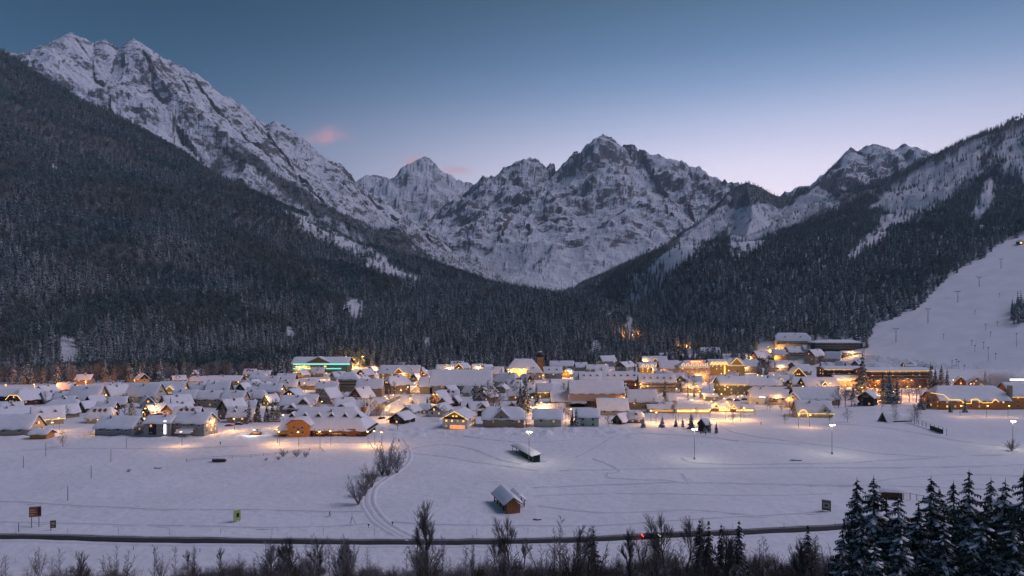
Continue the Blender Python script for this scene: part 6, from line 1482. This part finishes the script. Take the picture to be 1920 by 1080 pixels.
# chimney smoke over the right hand hotels
def smoke():
    m = bpy.data.materials.new('smoke'); m.use_nodes = True; nt = m.node_tree; nt.nodes.clear(); N = nt.nodes.new; L = nt.links.new
    out = N('ShaderNodeOutputMaterial'); v = N('ShaderNodeVolumePrincipled'); v.inputs['Color'].default_value = (.95, .92, .96, 1)
    tc = N('ShaderNodeTexCoord'); n = N('ShaderNodeTexNoise'); n.inputs['Scale'].default_value = 2.2; n.inputs['Detail'].default_value = 4; L(tc.outputs['Object'], n.inputs[0])
    ln = N('ShaderNodeVectorMath'); ln.operation = 'LENGTH'; L(tc.outputs['Object'], ln.inputs[0])
    a = N('ShaderNodeMapRange'); a.interpolation_type = 'SMOOTHSTEP'; a.inputs['From Min'].default_value = 1.0; a.inputs['From Max'].default_value = .1; L(ln.outputs['Value'], a.inputs[0])
    b_ = N('ShaderNodeMapRange'); b_.inputs['From Min'].default_value = .42; b_.inputs['From Max'].default_value = .68; L(n.outputs[0], b_.inputs[0])
    c = N('ShaderNodeMath'); c.operation = 'MULTIPLY'; L(a.outputs[0], c.inputs[0]); L(b_.outputs[0], c.inputs[1])
    d = N('ShaderNodeMath'); d.operation = 'MULTIPLY'; L(c.outputs[0], d.inputs[0]); d.inputs[1].default_value = .40; L(d.outputs[0], v.inputs['Density']); L(v.outputs[0], out.inputs['Volume'])
    mb = MB(); mb.box(-1, 1, -1, 1, -1, 1, m); o = mb.build('smoke'); o['kind'] = 'stuff'; Y = 470; o.location = ((1868 - 960) / F * Y, Y, CAMZ - 117 * Y / F); o.scale = (24, 12, 12)
smoke()
# ---------------------------------------------------------------- trees one can tell apart
SP = [(spruce_mesh(300 + i, 1, .19 + .02 * i, 11, 9, M['needle'], .97), i) for i in range(4)]
def unit(mb, k=1):                           # meshes made for height 1 need their absolute paddings back
    return mb
def spr_kit(seed, h, r, tiers, nb, mat, dens=.97, droop=.5):
    return spruce_mesh(seed, h, r, tiers, nb, mat, dens, droop=droop).mesh('crown'), trunk_mb(h, h * .014 + .06).mesh('trunk')
VS = [spr_kit(400 + i, 14, 2.5 + .3 * i, 13, 10, M['needle']) for i in range(4)]
def spruce(px, top, base, label, group=None, kit=None, wide=1.0, Y=None):
    if Y is None: x, y = hit(px, base); x, y = free(x, y, 1.5)
    else: y = Y; x = (px - 960) / F * Y
    h = max(2.5, (base - top) * y / F); k = h / 14; b = empty('spruce', (x, y, ground(x, y)), R.uniform(0, 6.28)); tagged(b, label, 'spruce', group)
    c, t = kit or VS[R.randrange(4)]; link('crown', c, b, scale=(k * wide, k * wide, k)); link('trunk', t, b, scale=k); return b
VSPR = [(247, 742, 783, 'dark snow flecked spruce standing alone among the left houses', 1.5),
 (320, 744, 772, 'thin spruce in front of the ochre house', .8), (467, 746, 791, 'leftmost spruce of the row left of the orange hotel', 1.1), (484, 748, 791, 'second spruce of the row left of the orange hotel', 1), (500, 753, 791, 'third spruce of the row left of the orange hotel', .9), (511, 749, 791, 'fourth spruce of the row left of the orange hotel', 1), (521, 752, 791, 'rightmost spruce of the row left of the orange hotel', 1),
 (946, 670, 704, 'pale lit spruce left of the church', 1), (985, 705, 772, 'tall dark spruce left of the community hall', 1), (976, 716, 770, 'spruce left of the tallest one by the community hall', 1.1), (1006, 722, 760, 'slim spruce in front of the community hall', .8), (991, 758, 775, 'small spruce below the tall dark one', 1), (1000, 706, 726, 'dark spruce above the community hall, left one', 1.2), (1031, 708, 722, 'dark low spruce above the community hall', 1.6),
 (1110, 675, 697, 'lone dark spruce in the last row right of the church', 1.2), (1177, 677, 691, 'dark spruce below the forest, left one on the rise', 1.2), (1190, 681, 697, 'dark spruce on the rise, right one', 1),
 (1073, 768, 797, 'snowy spruce left of the pale green house', 1), (1081, 766, 799, 'larger snowy spruce at the corner of the pale green house', 1.2), (1247, 711, 744, 'dark slim spruce in front of the dormered row', .9),
 (1424, 668, 702, 'left spruce of the lit pair in the centre', 1.1), (1436, 672, 703, 'right spruce of the lit pair in the centre', 1.1), (1302, 730, 744, 'small spruce at the square in the centre', 1), (1314, 732, 746, 'second small spruce at the square in the centre', 1), (1488, 728, 746, 'spruce beside the white rounded roof house', 1.2), (1383, 692, 704, 'small dark spruce below the gold hotel', 1), (1372, 694, 704, 'smaller dark spruce below the gold hotel', 1),
 (1617, 660, 740, 'very tall spruce in front of the long brown hotel', .95), (1600, 720, 750, 'spruce below the very tall one, left', 1.2), (1655, 700, 755, 'left of the dark spruces before the long brown hotel', 1.1), (1668, 697, 757, 'tallest of the dark spruces before the long brown hotel', 1.2), (1682, 708, 757, 'dark spruce right of the tallest before the long brown hotel', 1.1),
 (1745, 681, 730, 'brownish spruce between the long brown hotel and the stone hotel', .9), (1754, 690, 730, 'spruce right of the brownish one', .9), (1765, 685, 732, 'dark spruce left of the glowing ornament', 1), (1776, 692, 730, 'pale spruce behind the glowing ornament', .9), (1727, 735, 768, 'dark spruce at the left corner of the stone hotel', 1.1), (1740, 738, 766, 'second dark spruce at the left corner of the stone hotel', 1.0),
 (1847, 696, 730, 'dark spruce behind the stone hotel', .9), (1856, 703, 732, 'smaller dark spruce behind the stone hotel', .9), (1866, 733, 762, 'broad dark spruce between the two stone hotels', 1.5), (1782, 749, 773, 'small spruce before the stone hotel, left', .9), (1809, 746, 773, 'small spruce before the stone hotel, right', .9),
 (1206, 780, 802, 'small spruce on the field below the front row, leftmost', 1.3), (1242, 780, 801, 'snowy bushy spruce on the field', 1.5), (1267, 779, 800, 'small spruce left of the tallest on the field', 1), (1280, 783, 800, 'snow laden small spruce on the field', 1.2), (1296, 772, 804, 'tallest of the small spruces on the field', 1.1), (1330, 789, 811, 'dark spruce right of the snowed hut on the field', 1.2), (1343, 789, 813, 'rightmost dark spruce on the field', .9), (1322, 794, 812, 'low dark spruce by the snowed hut on the field', 1.3),
 (891, 718, 762, 'dark spruce at the foot of the long barn, left', 1), (903, 720, 762, 'dark spruce at the foot of the long barn, right', 1.1), (940, 690, 712, 'dark spruce behind the house with the tall chimney', 1.2), (1545, 652, 664, 'small spruce by the dark green hotel', 1)]
for px, t, b_, lab, w in VSPR: spruce(px, t, b_, lab, 'spruces in the village', wide=w)
make_house(1308, 1334, 785, 796, 810, 30, 'dbrown', 'dbrown', 'nw0 D5', 'small dark hut buried in snow among the field spruces', 'hut', 'hut')

def bare_kit(*a, **k):
    w, t = bare_mesh(*a, **k); return w.mesh('trunk'), t.mesh('crown')
VB = [slender_mesh(500 + i, 9, .14, .26, 24, M['barkw'], M['twigfrost'], .024, 6, 2) for i in range(3)] + [slender_mesh(510 + i, 9, .14, .28, 22, M['bark'], M['twigbrown'], .026, 6, 2) for i in range(2)]
def bare(px, top, base, label, group, kit, Y=None, name='bare_tree', cat='bare tree', wide=1):
    if Y is None: x, y = hit(px, base); x, y = free(x, y, 1.2)
    else: y = Y; x = (px - 960) / F * Y
    h = (base - top) * y / F; hk = kit[2]; k = h / hk; b = empty(name, (x, y, ground(x, y) - .1), R.uniform(0, 6.28)); tagged(b, label, cat, group)
    link('trunk', kit[0], b, scale=(k * wide, k * wide, k)); link('crown', kit[1], b, scale=(k * wide, k * wide, k)); return b
VB = [(a, b_, 9) for a, b_ in VB]
for px, t, b_, lab in ((695, 742, 780, 'big bare tree left of the street bend'), (684, 752, 782, 'bare tree behind the orange hotel roof'), (720, 758, 782, 'bare tree on the street bend'), (745, 783, 806, 'brown bare tree in front of the dark open shed'), (118, 808, 838, 'small bare tree by the orange red shed'),
    (1290, 700, 742, 'big round bare tree at the centre square, left'), (1331, 700, 732, 'big round bare tree at the centre square, right'), (1275, 706, 738, 'bare tree left of the big round one'), (1453, 678, 702, 'brown bare tree right of the lit spruce pair'), (1585, 722, 764, 'large frosted tree left of the gazebo'), (1572, 728, 764, 'frosted tree behind the long low farmhouse end'),
    (655, 722, 742, 'bare tree before the four storey block'), (740, 716, 745, 'frosted tree before the corner house'), (960, 712, 745, 'bare tree below the tall chimney'), (968, 725, 755, 'frosted tree below the tall chimney'), (915, 712, 755, 'bare tree at the right end of the barn'), (925, 720, 765, 'second bare tree at the right end of the barn'), (935, 728, 768, 'frosted tree between the barn and the front row'), (1105, 678, 696, 'frosted bush like tree in the last row'), (1140, 680, 698, 'round bare tree on the rise'), (1690, 705, 752, 'brown bare tree among the dark spruces at right'), (1705, 710, 754, 'bare tree in the middle before the long brown hotel'), (1718, 706, 755, 'right bare tree before the long brown hotel'), (1512, 660, 690, 'bare tree under the hillside hotel'), (1440, 668, 700, 'thin bare tree under the lit spruces'), (1640, 712, 750, 'bare tree left of the dark spruces'), (987, 785, 802, 'low bush at the right of the wide grey beige house'), (1140, 778, 800, 'bush beside the dark timber house'), (1222, 730, 758, 'thin bare tree by the ochre walled house')):
    bare(px, t, b_, lab, 'bare trees in the village', VB[R.randrange(5)], wide=1.25)
# more leafless trees fill the gardens; nothing in the photo tells them apart
def village_part(px):
    return ['at the far left of the village', 'left of the ochre house', 'behind the modern pair of houses', 'left of the orange hotel', 'behind the orange hotel', 'near the lit street', 'below the long barn', 'near the church', 'right of the large hall', 'near the market roofs', 'added for glow below the hillside hotels', 'before the long brown hotel'][min(11, max(0, int(px / 150)))]
rg = random.Random(31); n = 0
while n < 150:
    px = rg.uniform(0, 1760); by = rg.uniform(715, 795); x, y = hit(px, by)
    if in_foot(x, y, 1.6) or y < 370: continue
    hp = rg.uniform(5, 9.5); kit = VB[rg.randrange(5)]; k = hp / 9
    b = empty('garden_tree', (x, y, ground(x, y)), rg.uniform(0, 6.28)); tagged(b, 'small frosted garden tree ' + village_part(px), 'bare tree', 'frosted garden trees between the houses')
    link('trunk', kit[0], b, scale=k); link('crown', kit[1], b, scale=(k * 1.2, k * 1.2, k)); n += 1
# first row of the forest
def forest_part(x, y):
    return ['at the far left', 'behind the orange street lamps', 'above the gold lit chalet', 'left of the teal lit hall', 'right of the teal lit hall', 'behind the yellow lit hotel', 'behind the long barn', 'behind the church', 'behind the last row of roofs', 'below the orange lit wood', 'left of the hillside hotel', 'above the hillside hotels'][min(11, max(0, int((960 + F * x / y) / 138)))]
for (x, y, z, kd, s, r_) in FRONT:
    if in_foot(x, y, 1.5): continue
    if kd >= 7: kd -= 7
    con = kd < 4
    b = empty('forest_spruce' if con else 'forest_tree', (x, y, z - .3), r_)
    if con: tagged(b, 'snow dusted spruce in the front row of the forest ' + forest_part(x, y), 'spruce', 'spruces in the front row of the forest'); c, t = VS[kd]; k = s * 20 / 14; link('crown', c, b, scale=k); link('trunk', t, b, scale=k)
    else: tagged(b, 'leafless frosted tree in the front row of the forest ' + forest_part(x, y), 'bare tree', 'leafless trees in the front row of the forest'); kit = VB[kd % 5]; k = s * 15 / 9; link('trunk', kit[0], b, scale=k); link('crown', kit[1], b, scale=(k * 1.15, k * 1.15, k))

# shrubs beside the path
def shrub_kit(seed, h, n, mat, tw, spread=.55, **k):
    """many stems fanning out from one root"""
    rd = random.Random(seed); A = MB(); B = MB()
    for i in range(n):
        a = 6.28 * i / n + rd.uniform(-.4, .4); s = rd.uniform(.1, 1) ** .7 * spread; hh = h * rd.uniform(.7, 1.02) * (1 - .18 * s)
        w, t = slender_mesh(seed * 31 + i, hh, .07, .17, 11, mat, tw, base=.3, twigs=4, lets=2, up=1.5, **k)
        q = Vector((0, 0, 1)).rotation_difference(Vector((math.cos(a) * s, math.sin(a) * s, 1)).normalized())
        for src, dst, mm in ((w, A, mat), (t, B, tw)):
            dst.poly([q @ v.co for v in src.vertices], [tuple(p.vertices) for p in src.polygons], mm); bpy.data.meshes.remove(src)
    return A.mesh('stems'), B.mesh('crown'), h
SH = [shrub_kit(600 + i, 7, 18, M['barkw'], M['twigfrost'], .68, twr=.019) for i in range(2)] + [shrub_kit(603 + i, 7, 17, M['barkw'], M['twigbrown'], .65, twr=.019) for i in range(2)]
bare(727, 814, 893, 'tallest of the big bare shrubs beside the curving path', 'bare shrubs beside the path', SH[0], name='bare_shrub', cat='shrub', wide=1.05)
bare(744, 838, 888, 'small bare shrub leaning on the tallest one by the path', 'bare shrubs beside the path', SH[3], name='bare_shrub', cat='shrub')
bare(716, 846, 892, 'brown shrub left behind the tallest one by the path', 'bare shrubs beside the path', SH[1], name='bare_shrub', cat='shrub')
bare(697, 862, 915, 'middle shrub of the row beside the curving path', 'bare shrubs beside the path', SH[3], name='bare_shrub', cat='shrub')
bare(684, 880, 930, 'brownish shrub just behind the lowest one by the path', 'bare shrubs beside the path', SH[2], name='bare_shrub', cat='shrub')
bare(672, 888, 946, 'lowest bare shrub of the row, reaching out to the left', 'bare shrubs beside the path', SH[1], name='bare_shrub', cat='shrub', wide=1.15)
bare(1897, 822, 845, 'round frosted bush at the foot of the rightmost mast', None, SH[2], name='bare_shrub', cat='shrub', wide=1.6)
for px, t, b_, lab in ((531, 838, 857, 'brown bush at the garden fence'), (556, 840, 857, 'bush with snow at the garden fence, middle'), (573, 843, 858, 'bush at the garden fence, right'), (499, 856, 864, 'low bush left of the garden bushes'), (522, 853, 863, 'low bush under the brown bush'), (241, 877, 886, 'tiny bush alone on the left field')):
    bare(px, t, b_, lab, None, SH[R.randrange(4)], name='bare_shrub', cat='shrub', wide=1.3)

# leafless trees along the lower edge, between the camera and the road
BT = [bare_kit(700 + i, 14, .36 + .03 * i, 5, M['bark'], M['twig'], r0=.24, twr=.012) + (14,) for i in range(3)] + [slender_mesh(720, 12, .12, .13, 26, M['bark'], M['twigbrown'], .012) + (12,)] + [shrub_kit(730, 6, 9, M['bark'], M['twig'], .45, twr=.011), shrub_kit(731, 6, 8, M['barkw'], M['twigfrost'], .5, twr=.011)] + [slender_mesh(740 + i, 12, .13, .15 + .03 * i, 24, M['bark'] if i % 2 else M['barkw'], M['twig'] if i % 2 else M['twigfrost'], .012) + (12,) for i in range(4)]
BIG = [(799, 938, 1100, 'tall dark forked bare tree standing before the road, left of centre', 0, 148), (783, 950, 1100, 'second trunk of the forked bare tree pair before the road', 3, 149), (957, 968, 1110, 'wide frosted birch like tree in front of the hay barn', 1, 146),
 (1051, 968, 1110, 'slim upright bare tree right of the frosted one', 3, 147), (1072, 978, 1110, 'bare tree right of the slim upright one', 2, 149), (1250, 962, 1110, 'large bare tree left of the three small conifers', 1, 143), (1283, 970, 1110, 'large bare tree close left of the three small conifers', 2, 146), (1178, 990, 1110, 'bare tree below the car on the road', 0, 147), (1112, 985, 1110, 'dark narrow tree with a dense top below the road', 3, 150),
 (557, 998, 1110, 'bundle of slim trees with tops against the road, left', 2, 150), (588, 1000, 1110, 'bundle of slim trees with tops against the road, right', 3, 150), (655, 1020, 1115, 'spreading bare tree below the road left of the path end', 1, 148), (505, 1020, 1115, 'thin leaning trees below the road', 0, 150), (885, 1004, 1112, 'conical bare larch like tree right of the forked tree', 3, 150), (920, 1010, 1112, 'bare tree behind the frosted birch like tree', 2, 151)]
for px, t, b_, lab, k, Y in BIG: bare(px, t, HOR + F * (CAMZ - ground((px - 960) / F * Y, Y)) / Y, lab, 'bare trees along the lower edge', BT[k], Y=Y)
rg = random.Random(77)
TK = ['forked leafless tree', 'forked leafless tree', 'spreading leafless tree', 'thin brown leafless tree', 'many stemmed bush', 'frosted bush', 'slender frosted tree', 'slender dark tree', 'wide frosted tree', 'wide dark tree']
def region(px): return ['far left', 'below the two left billboards', 'left of the green board', 'below the green board', 'below the path end', 'around the forked tree pair', 'below the hay barn', 'left of the car', 'below the car', 'by the three slim conifers', 'left of the tall spruces'][min(10, max(0, int((px + 60) / 155)))]
for i in range(285):
    px = rg.uniform(-60, 1640) if i % 2 == 0 else rg.uniform(480, 1640); px += 22 * math.sin(px / 23); Y = rg.uniform(128, 160)
    tp = (rg.uniform(1004, 1054) if px > 480 else rg.uniform(1022, 1062)) - (22 if 1000 < px < 1450 and rg.random() < .3 else 0); k = rg.choice([3, 3, 6, 7, 8, 9, 4, 5, 0])
    bare(px, tp, HOR + F * (CAMZ - ground((px - 960) / F * Y, Y)) / Y, TK[k] + ' in the thicket at the bottom edge, ' + region(px), 'young trees in the thicket at the lower edge', BT[k], Y=Y, name='thicket_tree')
def undergrowth():
    global PROTO
    PROTO = bpy.data.collections.new('scrub_kinds'); kits = []
    for i in range(4):
        rd = random.Random(900 + i); mb = MB(); tw = [M['twig'], M['twigbrown'], M['bark'], M['twigfrost']][i]
        for j in range(34):
            a = rd.uniform(0, 6.28); s = rd.uniform(.1, .8); p = Vector((rd.uniform(-.7, .7), rd.uniform(-.7, .7), -.1)); d = Vector((math.cos(a) * s, math.sin(a) * s, 1)).normalized(); L = rd.uniform(.9, 2.4)
            for k in range(3):
                e = p + d * L / 3; mb.tube(p, e, .014 - .003 * k, .011 - .003 * k, tw, 3)
                for q in range(3): dd = (d + Vector((rd.uniform(-.8, .8), rd.uniform(-.8, .8), rd.uniform(0, .4)))).normalized(); mb.tube(e, e + dd * L * rd.uniform(.15, .35), .008, .006, tw, 3)
                p = e; d = (d + Vector((rd.uniform(-.2, .2), rd.uniform(-.2, .2), .05))).normalized()
        proto(i, mb.mesh('scrub'))
    rg = np.random.RandomState(3); n = 9000; Y = rg.uniform(112, 162, n); PX = rg.uniform(-80, 1700, n); X = (PX - 960) / F * Y
    f = fbm(X / 14, Y / 7, 4) + .55 * (PX - 480) / 700 * (PX < 480) + .16 * (PX > 950) + .06 - np.clip((Y - 150) / 22, 0, 1) * .8
    k = f > .06; X, Y = X[k], Y[k]; Z = terrain(X, Y)[0]; n = len(X)
    scatter('undergrowth', np.stack([X, Y, Z], 1), rg.uniform(.5, 1.35, n), rg.uniform(0, 6.28, n), rg.randint(0, 4, n), 'tangle of leafless scrub along the lower edge')
undergrowth()
def hill_Y(px, Y): return HOR + F * (CAMZ - ground((px - 960) / F * Y, Y)) / Y

# conifers near the camera
def near_spruce(seed, h, r, tiers, nb, snowy=.5):
    """boughs that sag and lift at the tip, side sprays, hanging curtains of twigs and snow lying along the top of some boughs"""
    rd = random.Random(seed); mb = MB(); sn = MB(); nm = M['needle_near']; ws = M['roofsnow']
    lean = [rd.uniform(.75, 1.2) for _ in range(12)]
    for i in range(tiers):
        f = i / (tiers - 1); z = h * (.05 + .93 * f ** .95) + rd.uniform(-.15, .15); n = max(3, int(nb * (1 - .55 * f)))
        rad = (r * (1 - f) ** .8) * rd.uniform(.82, 1.12) + .25; ph = rd.uniform(0, 6.28)
        for j in range(n):
            a = ph + 6.283 * j / n + rd.uniform(-.35, .35); L = rad * rd.uniform(.55, 1.15) * lean[int(a * 12 / 6.284) % 12]
            ca, sa = math.cos(a), math.sin(a); dr = rd.uniform(.35, .95) * (1.0 - .35 * f)
            P = []; S = 4
            for s in range(S + 1):
                t = s / S; P.append((L * t, -L * dr * (t ** 1.3) + L * .22 * max(0, t - .6) + .05 * (1 - t)))
            zj = z + rd.uniform(-.7, .5) * h / tiers
            c = lambda t, s, zz: (ca * t - sa * s, sa * t + ca * s, zj + zz)
            V = []; Fc = []
            w0 = L * rd.uniform(.16, .26) + .08
            for s, (x, zz) in enumerate(P):
                w = w0 * math.sin(min(1, .25 + s / S) * math.pi * .62) * (1 - .75 * (s / S) ** 3)
                V += [c(x, -w, zz - w * .45), c(x, 0, zz + .04), c(x, w, zz - w * .45)]
            for s in range(S): b0 = 3 * s; Fc += [(b0, b0 + 3, b0 + 4, b0 + 1), (b0 + 1, b0 + 4, b0 + 5, b0 + 2)]
            mb.poly(V, Fc, nm)
            for s in range(1, S + 1):
                x, zz = P[s]
                for sg in (-1, 1):
                    q = L * rd.uniform(.18, .34); mb.poly([c(x - .1 * L, 0, zz + .02), c(x + q * .5, sg * (w0 + q * .55), zz - q * rd.uniform(.2, .7)), c(x + .06 * L, sg * w0 * .5, zz - .1)], [(0, 1, 2)], nm)
                    mb.poly([c(x - .12 * L, sg * w0 * .5, zz - .02), c(x + .08 * L, sg * w0 * .6, zz - .02), c(x, sg * w0 * .7, zz - L * rd.uniform(.15, .38) - .1)], [(0, 1, 2)], nm)
            if rd.random() < snowy and L > .5:
                s0 = rd.choice([0, 1, 1]); s1 = rd.choice([2, 3, 4]); V = []; Fc = []; k = 0
                for s in range(s0, s1 + 1):
                    x, zz = P[s]; w = w0 * rd.uniform(.25, .75) * (1 if s not in (s0, s1) else .3)
                    V += [c(x, -w, zz + .02 - w * .3), c(x, 0, zz + .12 + rd.uniform(0, .12)), c(x, w, zz + .02 - w * .3)]
                for s in range(s1 - s0): b0 = 3 * s; Fc += [(b0, b0 + 3, b0 + 4, b0 + 1), (b0 + 1, b0 + 4, b0 + 5, b0 + 2)]
                sn.poly(V, Fc, ws)
    mb.poly([(0, 0, h * 1.02), (.1, 0, h * .93), (-.06, .09, h * .93), (-.06, -.09, h * .93)], [(0, 1, 2), (0, 2, 3), (0, 3, 1)], nm)
    return mb.mesh('crown'), trunk_mb(h, h * .012 + .05).mesh('trunk'), sn.mesh('snow_load', True)
FS = [near_spruce(800 + i, 20, 4.3 + .35 * i, 30, 13, .58) for i in range(4)]
FS2 = [near_spruce(820 + i, 12, 1.9, 22, 9, .25) for i in range(2)]
def big(px, top, Y, lab, kit=None, wide=1.0, kh=20.0):
    x = (px - 960) / F * Y; z = ground(x, Y); h = CAMZ - (top - HOR) * Y / F - z; b = empty('foreground_spruce', (x, Y, z), R.uniform(0, 6.28)); tagged(b, lab, 'spruce', 'tall spruces at the lower right')
    c, t, sn = kit; k = h / kh; cr = link('crown', c, b, scale=(k * wide, k * wide, k)); tagged(link('snow_load', sn, cr), kind='stuff'); link('trunk', t, b, scale=k)
NEAR = [(1607, 897, 104, 'leftmost tall spruce of the lower right group'), (1638, 894, 100, 'second tall spruce of the lower right group, pointed top'), (1684, 925, 97, 'lower snowy spruce behind the pointed one'), (1662, 930, 108, 'half hidden spruce between the first tall ones'), (1746, 894, 99, 'slim topped spruce in the middle of the lower right group'), (1762, 915, 110, 'spruce hidden behind the slim topped one'),
 (1788, 902, 103, 'broken topped spruce of the lower right group'), (1817, 882, 92, 'highest spruce of the lower right group, near its middle'), (1858, 897, 96, 'dense spruce right of the highest one'), (1885, 900, 90, 'spruce with a blunt top near the right edge'), (1919, 885, 88, 'spruce cut by the right edge of the photo'), (1722, 940, 94, 'snow loaded spruce low in the group'), (1615, 960, 92, 'dark spruce in front of the leftmost tall one'), (1690, 975, 86, 'front spruce with hanging snow, lower right'), (1770, 965, 84, 'front spruce below the slim topped one'), (1845, 955, 82, 'front spruce below the dense one'), (1900, 960, 80, 'front spruce in the bottom right corner'), (1580, 985, 98, 'low spruce at the left foot of the group'), (1640, 1010, 84, 'lowest snowy spruce at the bottom edge')]
for i, (px, t, Y, lab) in enumerate(NEAR): big(px, t, Y, lab, FS[i % 4], R.uniform(.95, 1.3))
for px, t, Y, lab in ((1312, 974, 146, 'left of the three slim conifers before the road'), (1329, 977, 147, 'middle of the three slim conifers before the road'), (1352, 983, 148, 'right of the three slim conifers before the road'), (1386, 976, 140, 'dark conifer right of the three slim ones'), (1515, 985, 140, 'slim conifer left of the tall spruce group'), (1113, 992, 149, 'narrow dark conifer below the middle of the road')): big(px, t, Y, lab, FS2[px % 2], 1.0, 12.0)
